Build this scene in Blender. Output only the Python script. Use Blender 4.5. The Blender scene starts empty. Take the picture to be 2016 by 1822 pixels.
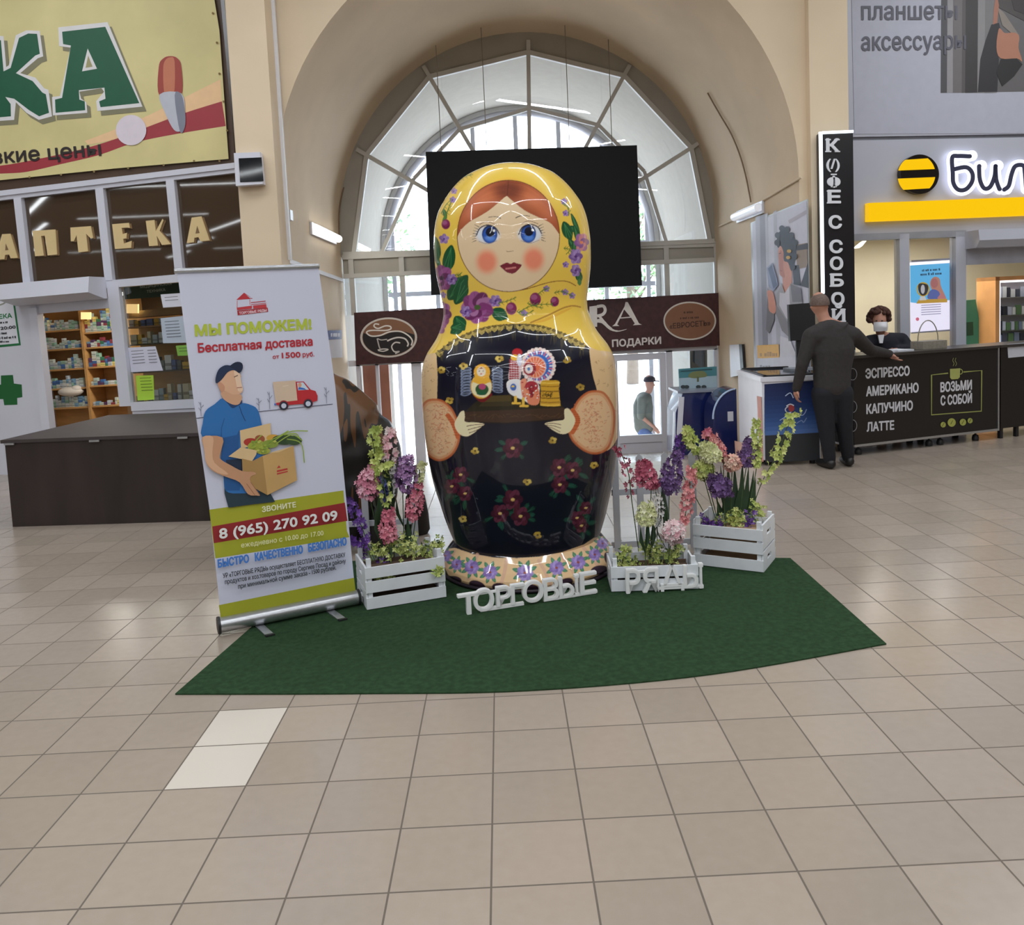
import bpy, bmesh, math, random
import numpy as np
from mathutils import Vector, Matrix, Euler
from mathutils.geometry import tessellate_polygon
random.seed(7)
S = bpy.context.scene
PI = math.pi
R_ = math.radians

# ------------------------------------------------------------------ camera
IW, IH, FPX = 2016, 1822, 1620.0
PCX, PCY = 1008.0, 747.0
YAW, PITCH, ROLL = R_(-0.6), R_(4.59), R_(-2.6)
EYE = Vector((0, 0, 1.7))
M3 = (Matrix.Rotation(YAW, 3, 'Z') @ Matrix.Rotation(PI / 2 - PITCH, 3, 'X') @ Matrix.Rotation(ROLL, 3, 'Z'))
cd = bpy.data.cameras.new('camera')
cd.sensor_width = 36.0
cd.lens = FPX / IW * 36.0
cd.shift_x = 0.0
cd.shift_y = -(IH / 2 - PCY) / IW
cd.clip_end = 200
camo = bpy.data.objects.new('camera', cd)
camo.matrix_world = Matrix.Translation(EYE) @ M3.to_4x4()
S.collection.objects.link(camo)
S.camera = camo

# ------------------------------------------------------------------ world, lights, exposure
S.view_settings.view_transform = 'Standard'
S.view_settings.look = 'None'
S.view_settings.gamma = 1.0
S.view_settings.exposure = 0.0
S.view_settings.use_curve_mapping = False
try:
    S.cycles.use_denoising = True
    S.cycles.max_bounces = 6
    S.cycles.diffuse_bounces = 3
    S.cycles.glossy_bounces = 3
    S.cycles.transparent_max_bounces = 12
    S.cycles.caustics_reflective = False
    S.cycles.caustics_refractive = False
    S.cycles.sample_clamp_indirect = 6.0
except Exception:
    pass
wd = bpy.data.worlds.new('sky')
S.world = wd
wd.use_nodes = True
_n = wd.node_tree.nodes
_bg = _n['Background']
_bg.inputs[0].default_value = (0.80, 0.90, 1.0, 1)
_bg.inputs[1].default_value = 9.0


def strip(x, y, z, ang, length, power, width=0.16, col=(0.93, 0.97, 1.0)):
    l = bpy.data.lights.new('tube_row', 'AREA')
    l.shape = 'RECTANGLE'
    l.size, l.size_y = length, width
    l.energy = power
    l.color = col
    o = bpy.data.objects.new('tube_row', l)
    o.location = (x, y, z)
    o.rotation_euler = (0, 0, ang)
    S.collection.objects.link(o)


# zigzag rows of fluorescent tubes under the hall ceiling
TUBE = 86
for k, yy in enumerate((6.6, 2.2, -2.4, -7.0, -11.6, -16.2, -20.8, -25.4, -30.0, -34.6)):
    for j, xx in enumerate((-6.6, -2.2, 2.2, 6.6) if k < 4 else (-13.2, -8.8, -4.4, 0.0, 4.4)):
        sgn = 1 if (j + k) % 2 else -1
        strip(xx, yy, 6.3, sgn * R_(35), 5.0, TUBE if k < 4 else TUBE * .6)
for k in range(7):
    for j in range(4):
        strip(-17.5 - 6.5 * j, 6.0 - 4.6 * k, 6.3, (1 if (j + k) % 2 else -1) * R_(28), 5.2, TUBE * .45)
strip(6.9, 8.5, 6.4, R_(4), 3.5, 70)  # unseen strip added to brighten the panel over the phone shop
strip(-5.6, 8.3, 6.6, R_(-8), 3.5, 46)

# ------------------------------------------------------------------ pixel <-> place helpers
def ray(u, v):
    return M3 @ Vector(((u - PCX) / FPX, -(v - PCY) / FPX, -1.0))


def py(u, v, Y):
    d = ray(u, v)
    return EYE + d * (Y / d.y)


def px(u, v, X):
    d = ray(u, v)
    return EYE + d * (X / d.x)


def ph(u, v, h=0.0):
    d = ray(u, v)
    return EYE + d * ((h - EYE.z) / d.z)


M3I = M3.transposed()


def proj(p):
    q = M3I @ (Vector(p) - EYE)
    return PCX + FPX * q.x / -q.z, PCY - FPX * q.y / -q.z


class Plane:
    """a vertical plane: ex runs to the right, ez up, n towards the viewer"""

    def __init__(s, o, ang=0.0, tilt=0.0):
        s.o = Vector(o)
        ex = Vector((math.cos(ang), math.sin(ang), 0))
        n = ex.cross(Vector((0, 0, 1)))
        r = Matrix.Rotation(-tilt, 3, n)
        ex2 = r @ ex
        if tilt > 0 and ex2.z < 0 or tilt < 0 and ex2.z > 0:
            r = Matrix.Rotation(tilt, 3, n)
            ex2 = r @ ex
        s.ex = ex2
        s.ez = r @ Vector((0, 0, 1))
        s.n = n

    def w(s, u, v, off=0.0):
        d = ray(u, v)
        o = s.o + s.n * off
        t = (o - EYE).dot(s.n) / d.dot(s.n)
        return EYE + d * t

    def l(s, u, v):
        q = s.w(u, v) - s.o
        return q.dot(s.ex), q.dot(s.ez)

    def p(s, x, z, off=0.0):
        return s.o + s.ex * x + s.ez * z + s.n * off


# ------------------------------------------------------------------ materials
GAIN = 1.25


def lin(c):
    out = []
    for v in c:
        v = v / 255.0
        out.append(v / 12.92 if v <= 0.04045 else ((v + 0.055) / 1.055) ** 2.4)
    return out


def alb(c):
    return [min(0.9, v * GAIN) for v in lin(c)]


_mats = {}


def mat(name, rgb, rough=0.6, metal=0.0, var=0.08, scale=6.0, spec=0.5, coat=0.0, bump=0.0, emit=None, estr=1.0, attr=None, stretch=None):
    if name in _mats:
        return _mats[name]
    m = bpy.data.materials.new(name)
    m.use_nodes = True
    nt = m.node_tree
    b = nt.nodes['Principled BSDF']
    a = alb(rgb)
    b.inputs['Roughness'].default_value = rough
    b.inputs['Metallic'].default_value = metal
    b.inputs['Specular IOR Level'].default_value = spec
    b.inputs['Coat Weight'].default_value = coat
    b.inputs['Coat Roughness'].default_value = 0.04
    b.inputs['Base Color'].default_value = (*a, 1)
    if attr:
        at = nt.nodes.new('ShaderNodeAttribute')
        at.attribute_name = attr
        nt.links.new(at.outputs['Color'], b.inputs['Base Color'])
    elif var > 0 or bump > 0:
        tc = nt.nodes.new('ShaderNodeTexCoord')
        mp = nt.nodes.new('ShaderNodeMapping')
        if stretch:
            mp.inputs['Scale'].default_value = stretch
        nz = nt.nodes.new('ShaderNodeTexNoise')
        nz.inputs['Scale'].default_value = scale
        nz.inputs['Detail'].default_value = 4
        nt.links.new(tc.outputs['Object'], mp.inputs[0])
        nt.links.new(mp.outputs[0], nz.inputs['Vector'])
        if var > 0:
            rp = nt.nodes.new('ShaderNodeValToRGB')
            rp.color_ramp.elements[0].position = 0.3
            rp.color_ramp.elements[1].position = 0.7
            rp.color_ramp.elements[0].color = (*[v * (1 - var) for v in a], 1)
            rp.color_ramp.elements[1].color = (*[min(.95, v * (1 + var)) for v in a], 1)
            nt.links.new(nz.outputs['Fac'], rp.inputs[0])
            nt.links.new(rp.outputs[0], b.inputs['Base Color'])
        if bump > 0:
            bp = nt.nodes.new('ShaderNodeBump')
            bp.inputs['Strength'].default_value = bump
            bp.inputs['Distance'].default_value = 0.01
            nt.links.new(nz.outputs['Fac'], bp.inputs['Height'])
            nt.links.new(bp.outputs[0], b.inputs['Normal'])
    if emit:
        b.inputs['Emission Color'].default_value = (*lin(emit), 1)
        b.inputs['Emission Strength'].default_value = estr
    _mats[name] = m
    return m


def fm(rgb, rough=0.55):
    """printed ink of one colour"""
    rgb = tuple(int(v) for v in rgb)
    return mat('ink_%d_%d_%d_%d' % (*rgb, int(rough * 100)), rgb, rough, var=0.03, scale=9)


def glow(rgb, s=1.0):
    """backlit printed film of one colour"""
    return mat('backlit_%d_%d_%d_%d' % (*rgb, int(s * 10)), tuple(v * .45 for v in rgb), 0.3, var=0.0, emit=rgb, estr=s)


def glass(name, tint=(1, 1, 1), refl=0.08):
    if name in _mats:
        return _mats[name]
    m = bpy.data.materials.new(name)
    m.use_nodes = True
    nt = m.node_tree
    nt.nodes.remove(nt.nodes['Principled BSDF'])
    out = nt.nodes['Material Output']
    tr = nt.nodes.new('ShaderNodeBsdfTransparent')
    tr.inputs[0].default_value = (*tint, 1)
    gl = nt.nodes.new('ShaderNodeBsdfGlossy')
    gl.inputs['Roughness'].default_value = 0.01
    fr = nt.nodes.new('ShaderNodeFresnel')
    fr.inputs[0].default_value = 1.5
    ad = nt.nodes.new('ShaderNodeMath')
    ad.inputs[1].default_value = refl
    ad.use_clamp = True
    mx = nt.nodes.new('ShaderNodeMixShader')
    nt.links.new(fr.outputs[0], ad.inputs[0])
    nt.links.new(ad.outputs[0], mx.inputs[0])
    nt.links.new(tr.outputs[0], mx.inputs[1])
    nt.links.new(gl.outputs[0], mx.inputs[2])
    nt.links.new(mx.outputs[0], out.inputs[0])
    _mats[name] = m
    return m


# ------------------------------------------------------------------ object helpers
def link(o, parent=None):
    S.collection.objects.link(o)
    if parent is not None:
        o.parent = parent
    return o


def tag(o, label=None, cat=None, group=None, kind=None):
    if label:
        o['label'] = label
    if cat:
        o['category'] = cat
    if group:
        o['group'] = group
    if kind:
        o['kind'] = kind
    return o


def thing(name, label, cat, loc=(0, 0, 0), group=None):
    o = bpy.data.objects.new(name, None)
    o.empty_display_size = 0.1
    link(o)
    o.location = loc
    return tag(o, label, cat, group)


def tess(pts):
    return tessellate_polygon([[Vector(p) for p in pts]])


class MB:
    """collects shapes, in world space, into ONE mesh object"""

    def __init__(s):
        s.v, s.f, s.mi, s.sm, s.mats = [], [], [], [], []

    def _m(s, m):
        if m not in s.mats:
            s.mats.append(m)
        return s.mats.index(m)

    def add(s, vs, fs, m, smooth=False):
        b = len(s.v)
        s.v.extend([Vector(p) for p in vs])
        k = s._m(m)
        for f in fs:
            s.f.append([b + i for i in f])
            s.mi.append(k)
            s.sm.append(smooth)

    def poly(s, pts, m):
        if len(pts) <= 4:
            s.add(pts, [list(range(len(pts)))], m)
        else:
            s.add(pts, tess(pts), m)

    def obox(s, o, a, b, c, m):
        """box from corner o along edges a, b, c"""
        o, a, b, c = Vector(o), Vector(a), Vector(b), Vector(c)
        vs = [o, o + a, o + a + b, o + b, o + c, o + a + c, o + a + b + c, o + b + c]
        s.add(vs, [(0, 3, 2, 1), (4, 5, 6, 7), (0, 1, 5, 4), (1, 2, 6, 5), (2, 3, 7, 6), (3, 0, 4, 7)], m)

    def box(s, c, size, m, rz=0.0):
        r = Matrix.Rotation(rz, 3, 'Z')
        a, b, d = r @ Vector((size[0], 0, 0)), r @ Vector((0, size[1], 0)), Vector((0, 0, size[2]))
        s.obox(Vector(c) - (a + b + d) / 2, a, b, d, m)

    def pbox(s, pl, x0, x1, z0, z1, d0, d1, m):
        """box lying on a plane: x, z ranges in the plane, d0..d1 towards the viewer"""
        s.obox(pl.p(x0, z0, d0), pl.ex * (x1 - x0), pl.ez * (z1 - z0), pl.n * (d1 - d0), m)

    def prism(s, pts, vec, m, smooth=False):
        n = len(pts)
        vec = Vector(vec)
        vs = [Vector(p) for p in pts] + [Vector(p) + vec for p in pts]
        t = [tuple(x) for x in tess(pts)] if n > 4 else [tuple(range(n))]
        fs = [tuple(reversed(x)) for x in t] + [tuple(i + n for i in x) for x in t]
        s.add(vs, fs, m)
        s.add(vs, [(i, (i + 1) % n, n + (i + 1) % n, n + i) for i in range(n)], m, smooth)

    def tube(s, pts, r, m, n=8, cap=True, smooth=True):
        pts = [Vector(p) for p in pts]
        k = len(pts)
        rs = r if isinstance(r, (list, tuple)) else [r] * k
        vs = []
        ref = None
        for i, p in enumerate(pts):
            t = (pts[min(i + 1, k - 1)] - pts[max(i - 1, 0)]).normalized()
            if ref is None:
                ref = Vector((0, 0, 1)) if abs(t.z) < 0.9 else Vector((1, 0, 0))
            a = t.cross(ref)
            if a.length < 1e-5:
                a = t.cross(Vector((0, 1, 0)))
            a.normalize()
            b = a.cross(t).normalized()
            ref = b
            for j in range(n):
                q = 2 * PI * j / n
                vs.append(p + (a * math.cos(q) + b * math.sin(q)) * rs[i])
        fs = [(i * n + j, i * n + (j + 1) % n, (i + 1) * n + (j + 1) % n, (i + 1) * n + j) for i in range(k - 1) for j in range(n)]
        s.add(vs, fs, m, smooth)
        if cap:
            s.add(vs[:n], [tuple(reversed(range(n)))], m)
            s.add(vs[-n:], [tuple(range(n))], m)

    def lathe(s, prof, c, m, n=32, axis=None, smooth=True):
        c = Vector(c)
        ax = Vector(axis).normalized() if axis else Vector((0, 0, 1))
        a = ax.orthogonal().normalized()
        b = ax.cross(a)
        vs = []
        for r, z in prof:
            for j in range(n):
                q = 2 * PI * j / n
                vs.append(c + ax * z + (a * math.cos(q) + b * math.sin(q)) * r)
        k = len(prof)
        s.add(vs, [(i * n + j, i * n + (j + 1) % n, (i + 1) * n + (j + 1) % n, (i + 1) * n + j) for i in range(k - 1) for j in range(n)], m, smooth)
        s.add(vs[:n], [tuple(reversed(range(n)))], m)
        s.add(vs[-n:], [tuple(range(n))], m)

    def ball(s, c, r, m, n=10, k=7):
        r = (r, r, r) if not isinstance(r, (tuple, list)) else r
        c = Vector(c)
        vs, fs = [], []
        for i in range(k + 1):
            t = PI * i / k
            for j in range(n):
                q = 2 * PI * j / n
                vs.append(c + Vector((r[0] * math.sin(t) * math.cos(q), r[1] * math.sin(t) * math.sin(q), r[2] * math.cos(t))))
        for i in range(k):
            for j in range(n):
                fs.append((i * n + j, (i + 1) * n + j, (i + 1) * n + (j + 1) % n, i * n + (j + 1) % n))
        s.add(vs, fs, m, True)

    def build(s, name, parent=None, label=None, cat=None, group=None, kind=None, bevel=0.0):
        me = bpy.data.meshes.new(name)
        org = Vector((0, 0, 0))
        if parent is not None:
            org = parent.matrix_world.translation.copy() if parent.parent else Vector(parent.location)
            if parent.parent:
                org = Vector(parent.parent.location) + Vector(parent.location)
        base = Vector((0, 0, 0))
        if parent is None and s.v:
            xs = [min(p[i] for p in s.v) for i in range(3)]
            xe = [max(p[i] for p in s.v) for i in range(3)]
            base = Vector(((xs[0] + xe[0]) / 2, (xs[1] + xe[1]) / 2, xs[2]))
            org = base
        me.from_pydata([p - org for p in s.v], [], s.f)
        for m in s.mats:
            me.materials.append(m)
        me.polygons.foreach_set('material_index', s.mi)
        me.polygons.foreach_set('use_smooth', s.sm)
        me.update()
        bm = bmesh.new()
        bm.from_mesh(me)
        bmesh.ops.recalc_face_normals(bm, faces=bm.faces)
        bm.to_mesh(me)
        bm.free()
        o = bpy.data.objects.new(name, me)
        link(o, parent)
        if parent is None:
            o.location = base
        if bevel > 0:
            md = o.modifiers.new('bevel', 'BEVEL')
            md.width = bevel
            md.segments = 2
            md.limit_method = 'ANGLE'
        return tag(o, label, cat, group, kind)


# ------------------------------------------------------------------ lettering
_txt = {}


def _inside(p, poly):
    c = False
    n = len(poly)
    for i in range(n):
        (xa, ya), (xb, yb) = poly[i], poly[(i + 1) % n]
        if (ya > p[1]) != (yb > p[1]) and p[0] < (xb - xa) * (p[1] - ya) / (yb - ya) + xa:
            c = not c
    return c


def text_mesh(body):
    """flat outline faces of a line of lettering; every stroke contour is filled on its own"""
    if body in _txt:
        return _txt[body]
    cu = bpy.data.curves.new('lettering', 'FONT')
    cu.body = body
    cu.size = 1.0
    cu.resolution_u = 3
    cu.dimensions = '3D'
    cu.fill_mode = 'HALF'
    cu.dimensions = '3D'
    o = bpy.data.objects.new('lettering', cu)
    S.collection.objects.link(o)
    try:
        cu.fill_mode = 'NONE'
    except Exception:
        pass
    bpy.context.view_layer.update()
    ev = o.evaluated_get(bpy.context.evaluated_depsgraph_get())
    me = ev.to_mesh()
    co = [(v.co.x, v.co.y) for v in me.vertices]
    nb = {}
    for e in me.edges:
        i, j = e.vertices
        nb.setdefault(i, []).append(j)
        nb.setdefault(j, []).append(i)
    ev.to_mesh_clear()
    bpy.data.objects.remove(o)
    bpy.data.curves.remove(cu)
    loops, seen = [], set()
    for i in range(len(co)):
        if i in seen or i not in nb:
            continue
        lp = [i]
        seen.add(i)
        cur = i
        # vertices of one contour are stored in order
        while True:
            nx = [j for j in nb[cur] if j not in seen]
            if not nx:
                break
            cur = min(nx) if len(lp) == 1 else nx[0]
            lp.append(cur)
            seen.add(cur)
        if len(lp) > 2:
            loops.append([co[k] for k in lp])

    def area(P):
        return sum(P[i][0] * P[(i + 1) % len(P)][1] - P[(i + 1) % len(P)][0] * P[i][1] for i in range(len(P))) / 2
    holes, outs = [], []
    for i, P in enumerate(loops):
        box = lambda Q: (min(p[0] for p in Q), min(p[1] for p in Q), max(p[0] for p in Q), max(p[1] for p in Q))
        bi = box(P)
        hole = False
        for j, Q in enumerate(loops):
            bj = box(Q)
            if i != j and area(P) * area(Q) < 0 and bj[0] <= bi[0] and bj[1] <= bi[1] and bj[2] >= bi[2] and bj[3] >= bi[3] and _inside(P[0], Q):
                hole = True
        (holes if hole else outs).append(P)
    vs, fs = [], []
    for P in outs:
        hs_ = [h for h in holes if _inside(h[0], P)]
        b = len(vs)
        flat = list(P)
        for h in hs_:
            flat += h
        tr = tessellate_polygon([[Vector((x, y, 0)) for x, y in L_] for L_ in [P] + hs_])
        vs += flat
        for t in tr:
            q = [flat[k] for k in t]
            ar = (q[1][0] - q[0][0]) * (q[2][1] - q[0][1]) - (q[2][0] - q[0][0]) * (q[1][1] - q[0][1])
            t = t if ar > 0 else tuple(reversed(t))
            fs.append(tuple(b + k for k in t))
    _txt[body] = (vs, fs)
    return _txt[body]


def cap_height(bold=0.0):
    vs, _ = text_mesh('Н')
    return max(v[1] for v in vs)


def put_text(mb, body, P0, P1, up, height, m, n=None, depth=0.0, bold=0.0):
    """letters from P0 (baseline left) to P1 (baseline right); `up` unit vector, `height` capital height;
    bold strokes are thickened by repeating the outline a little to each side"""
    vs, fs = text_mesh(body)
    x0, x1 = min(v[0] for v in vs), max(v[0] for v in vs)
    P0, P1 = Vector(P0), Vector(P1)
    L_ = (P1 - P0).length
    e1 = (P1 - P0) / L_
    hb = bold * height
    ex = (P1 - P0) * ((L_ - 2 * hb) / L_) / (x1 - x0)
    P0 = P0 + e1 * hb
    ey = Vector(up) * ((height - 2 * hb) / cap_height())
    base = [P0 + Vector(up) * hb + ex * (v[0] - x0) + ey * v[1] for v in vs]
    shifts = [(0, 0)] if bold <= 0 else [(hb * math.cos(q), hb * math.sin(q)) for q in (0.39, 1.18, 1.96, 2.75, 3.53, 4.32, 5.1, 5.89)]
    k = len(base)
    nn = Vector(n) * depth if depth > 0 else None
    from collections import Counter
    if depth > 0:
        ec = Counter()
        for f in fs:
            for i in range(len(f)):
                ec[(f[i], f[(i + 1) % len(f)])] += 1
        edges = [(a, b) for (a, b) in ec if (b, a) not in ec]
    nv = Vector(n) if n is not None else e1.cross(Vector(up)).normalized()
    for k2, (dx, dy) in enumerate(shifts):
        lift = nv * (k2 * (0.00005 if depth <= 0 else 0.0004))
        pts = [p + e1 * dx + Vector(up) * dy + lift for p in base]
        if depth <= 0:
            mb.add(pts, fs, m)
        else:
            mb.add(pts + [p + nn for p in pts], [tuple(i + k for i in f) for f in fs] + [tuple(reversed(f)) for f in fs] + [(a, b, b + k, a + k) for a, b in edges], m)


class Art:
    """printed picture on a plane, layer over layer, given in photo pixels"""

    def __init__(s, pl, off=0.002, step=0.0008, mb=None):
        s.pl, s.off, s.step = pl, off, step
        s.mb = mb or MB()

    def nxt(s):
        s.off += s.step
        return s.off

    def poly(s, pts, m):
        o = s.nxt()
        m = m if not isinstance(m, tuple) else fm(m)
        s.mb.poly([s.pl.w(u, v, o) for u, v in pts], m)

    def ell(s, c, r, m, n=28, rot=0.0):
        cr, sr = math.cos(rot), math.sin(rot)
        s.poly([(c[0] + r[0] * math.cos(2 * PI * i / n) * cr - r[1] * math.sin(2 * PI * i / n) * sr,
                 c[1] + r[0] * math.cos(2 * PI * i / n) * sr + r[1] * math.sin(2 * PI * i / n) * cr) for i in range(n)], m)

    def ring(s, c, r, w, m, n=40):
        o = s.nxt()
        m = m if not isinstance(m, tuple) else fm(m)
        vs = []
        for i in range(n):
            q = 2 * PI * i / n
            vs.append(s.pl.w(c[0] + r[0] * math.cos(q), c[1] + r[1] * math.sin(q), o))
            vs.append(s.pl.w(c[0] + (r[0] - w) * math.cos(q), c[1] + (r[1] - w) * math.sin(q), o))
        s.mb.add(vs, [(2 * i, 2 * i + 1, 2 * ((i + 1) % n) + 1, 2 * ((i + 1) % n)) for i in range(n)], m)

    def line(s, pts, w, m):
        o = s.nxt()
        m = m if not isinstance(m, tuple) else fm(m)
        ws = w if isinstance(w, (list, tuple)) else [w] * len(pts)
        P = [Vector(p) for p in pts]
        vs = []
        for i in range(len(P)):
            t = (P[min(i + 1, len(P) - 1)] - P[max(i - 1, 0)])
            t.normalize()
            nn = Vector((-t.y, t.x)) * ws[i] / 2
            for q in (P[i] + nn, P[i] - nn):
                vs.append(s.pl.w(q.x, q.y, o))
        s.mb.add(vs, [(2 * i, 2 * i + 1, 2 * i + 3, 2 * i + 2) for i in range(len(P) - 1)], m)

    def scribble(s, a, b, h, m, seed=1):
        """a line of print too small to read"""
        rr = random.Random(seed)
        k, L_ = 0.0, math.hypot(b[0] - a[0], b[1] - a[1])
        at = lambda q: (a[0] + (b[0] - a[0]) * q / L_, a[1] + (b[1] - a[1]) * q / L_)
        while k < L_ - h * .3:
            w = min(L_ - k, h * rr.uniform(.35, .75))
            p, q = at(k), at(k + w)
            hh = h * rr.choice((.7, .7, 1.0, .85))
            s.line([(p[0], p[1] - hh / 2), (q[0], q[1] - hh / 2)], hh, m)
            s.off -= s.step
            k += w + h * rr.choice((.12, .12, .12, .5))
        s.nxt()

    def text(s, body, a, b, h, m, bold=0.0, depth=0.0):
        o = s.nxt()
        m = m if not isinstance(m, tuple) else fm(m)
        P0, P1 = s.pl.w(*a, o), s.pl.w(*b, o)
        mid = ((a[0] + b[0]) / 2, (a[1] + b[1]) / 2)
        hh = (s.pl.w(mid[0], mid[1] - h, o) - s.pl.w(*mid, o)).length
        put_text(s.mb, body, P0, P1, s.pl.ez, hh, m, s.pl.n, depth, bold)


def crop(ox, oy, k):
    """turn coordinates of a magnified view into photo pixels"""
    return lambda *pts: [(ox + x / k, oy + y / k) for x, y in pts]


def smooth_pts(pts, k=6, closed=False):
    """Catmull-Rom through the points"""
    P = [Vector(p) for p in pts]
    n = len(P)
    out = []
    rng = range(n) if closed else range(n - 1)
    for i in rng:
        p0 = P[(i - 1) % n] if closed or i > 0 else P[i]
        p1, p2 = P[i], P[(i + 1) % n]
        p3 = P[(i + 2) % n] if closed or i + 2 < n else p2
        for j in range(k):
            t = j / k
            out.append(0.5 * ((2 * p1) + (p2 - p0) * t + (2 * p0 - 5 * p1 + 4 * p2 - p3) * t * t + (3 * p1 - p0 - 3 * p2 + p3) * t ** 3))
    if not closed:
        out.append(P[-1])
    return [tuple(p) for p in out]

# ================================================================== SETTING
WALLC = (203, 185, 160)
plaster = mat('beige_plaster', WALLC, 0.75, var=0.07, scale=0.9, bump=0.05)
vaultm = mat('vault_plaster', (200, 181, 155), 0.8, var=0.10, scale=0.7, bump=0.08)
white_pvc = mat('white_pvc', (196, 197, 208), 0.35, var=0.03, scale=2)
grey_frame = mat('grey_frame', (176, 174, 170), 0.45, var=0.05, scale=3)
grey_panel = mat('grey_panel', (150, 146, 138), 0.5, var=0.06, scale=2)

# ---- tiled floor
TILE = 0.3055
fo = ph(972, 1441)


def floor_material():
    m = bpy.data.materials.new('floor_tiles')
    m.use_nodes = True
    nt = m.node_tree
    b = nt.nodes['Principled BSDF']
    N = nt.nodes.new
    L = nt.links.new
    tc = N('ShaderNodeTexCoord')
    sep = N('ShaderNodeSeparateXYZ')
    L(tc.outputs['Object'], sep.inputs[0])

    def math_(op, a, bb=None, clamp=False):
        k = N('ShaderNodeMath')
        k.operation = op
        k.use_clamp = clamp
        for i, x in enumerate((a, bb)):
            if x is None:
                continue
            if isinstance(x, (int, float)):
                k.inputs[i].default_value = x
            else:
                L(x, k.inputs[i])
        return k.outputs[0]
    gx = math_('DIVIDE', math_('SUBTRACT', sep.outputs[0], fo.x), TILE)
    gy = math_('DIVIDE', math_('SUBTRACT', sep.outputs[1], fo.y), TILE)
    ix, iy = math_('FLOOR', gx), math_('FLOOR', gy)
    fx, fy = math_('SUBTRACT', gx, ix), math_('SUBTRACT', gy, iy)
    ex = math_('MINIMUM', fx, math_('SUBTRACT', 1.0, fx))
    ey = math_('MINIMUM', fy, math_('SUBTRACT', 1.0, fy))
    e = math_('MINIMUM', ex, ey)
    grout = math_('LESS_THAN', e, 0.0105)
    wn = N('ShaderNodeTexWhiteNoise')
    wn.noise_dimensions = '2D'
    cb = N('ShaderNodeCombineXYZ')
    L(ix, cb.inputs[0])
    L(iy, cb.inputs[1])
    L(cb.outputs[0], wn.inputs['Vector'])
    nz = N('ShaderNodeTexNoise')
    nz.inputs['Scale'].default_value = 22
    nz.inputs['Detail'].default_value = 6
    L(tc.outputs['Object'], nz.inputs['Vector'])
    f = math_('ADD', math_('MULTIPLY', wn.outputs['Value'], 0.55), math_('MULTIPLY', nz.outputs['Fac'], 0.45))
    rp = N('ShaderNodeValToRGB')
    a0, a1 = alb((146, 134, 122)), alb((158, 145, 133))
    rp.color_ramp.elements[0].position, rp.color_ramp.elements[1].position = 0.2, 0.8
    rp.color_ramp.elements[0].color = (*a0, 1)
    rp.color_ramp.elements[1].color = (*a1, 1)
    L(f, rp.inputs[0])

    def cell(i0, j0, j1):
        c = math_('COMPARE', ix, float(i0))
        c.node.inputs[2].default_value = 0.1
        lo = math_('GREATER_THAN', iy, j0 - 0.5)
        hi = math_('LESS_THAN', iy, j1 + 0.5)
        return math_('MULTIPLY', c, math_('MULTIPLY', lo, hi))

    def mix(fac, c0, c1):
        k = N('ShaderNodeMix')
        k.data_type = 'RGBA'
        L(fac, k.inputs[0])
        for s_, c in ((6, c0), (7, c1)):
            if isinstance(c, tuple):
                k.inputs[s_].default_value = c
            else:
                L(c, k.inputs[s_])
        return k.outputs[2]
    col = rp.outputs[0]
    wt = ph(478, 1450)
    wi = math.floor((wt.x - fo.x) / TILE)
    wj = math.floor((wt.y - fo.y) / TILE)
    col = mix(cell(wi, wj - 1, wj), col, (*alb((196, 188, 178)), 1))
    col = mix(grout, col, (*alb((92, 82, 72)), 1))
    L(col, b.inputs['Base Color'])
    rr = math_('ADD', math_('MULTIPLY', grout, 0.5), math_('ADD', 0.17, math_('MULTIPLY', nz.outputs['Fac'], 0.10)))
    L(rr, b.inputs['Roughness'])
    b.inputs['Specular IOR Level'].default_value = 0.75
    bp = N('ShaderNodeBump')
    bp.inputs['Strength'].default_value = 0.25
    bp.inputs['Distance'].default_value = 0.003
    L(math_('SUBTRACT', 1.0, grout), bp.inputs['Height'])
    L(bp.outputs[0], b.inputs['Normal'])
    return m


floor_m = floor_material()
AX = 0.49
YF, YB, YE = 9.4, 13.1, 17.6          # arch front, glazed partition, outer front
RV, HV = 2.95, 3.07                    # vault radius and spring height
HZ, ZB = -0.64, -1.35
m = MB()
m.poly([(-48, -40, 0), (14, -40, 0), (14, 8.95, 0), (-48, 8.95, 0)], floor_m)
m.poly([(-48, 8.95, 0), (AX - RV, 8.95, 0), (AX - RV, 13.2, 0), (-48, 13.2, 0)], floor_m)
m.poly([(AX + RV, 8.95, 0), (14, 8.95, 0), (14, 13.2, 0), (AX + RV, 13.2, 0)], floor_m)
m.poly([(AX - RV, 8.95, 0), (AX + RV, 8.95, 0), (AX + RV, YB, HZ), (AX - RV, YB, HZ)], floor_m)
fl = m.build('floor', kind='structure')
fl.data.transform(Matrix.Translation(fl.location))
fl.location = (0, 0, 0)
m = MB()
m.poly([(AX - 3.6, YB, ZB), (AX + 3.6, YB, ZB), (AX + 3.6, 60, ZB), (AX - 3.6, 60, ZB)], mat('pale_paving', (196, 192, 188), 0.6, var=0.06, scale=2))
m.poly([(AX - 60, YE + .4, ZB - .01), (AX + 60, YE + .4, ZB - .01), (AX + 60, 90, ZB - .01), (AX - 60, 90, ZB - .01)], _mats['pale_paving'])
m.build('ground', kind='structure')

# ---- arch: front wall with opening, deep barrel vault, outer front
CEIL = 7.6


def arch_pts(y, r=RV, z0=0.0, n=48):
    out = [(AX - r, y, z0)]
    for i in range(n + 1):
        a = PI - PI * i / n
        out.append((AX + r * math.cos(a), y, HV + r * math.sin(a)))
    out.append((AX + r, y, z0))
    return out


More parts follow.
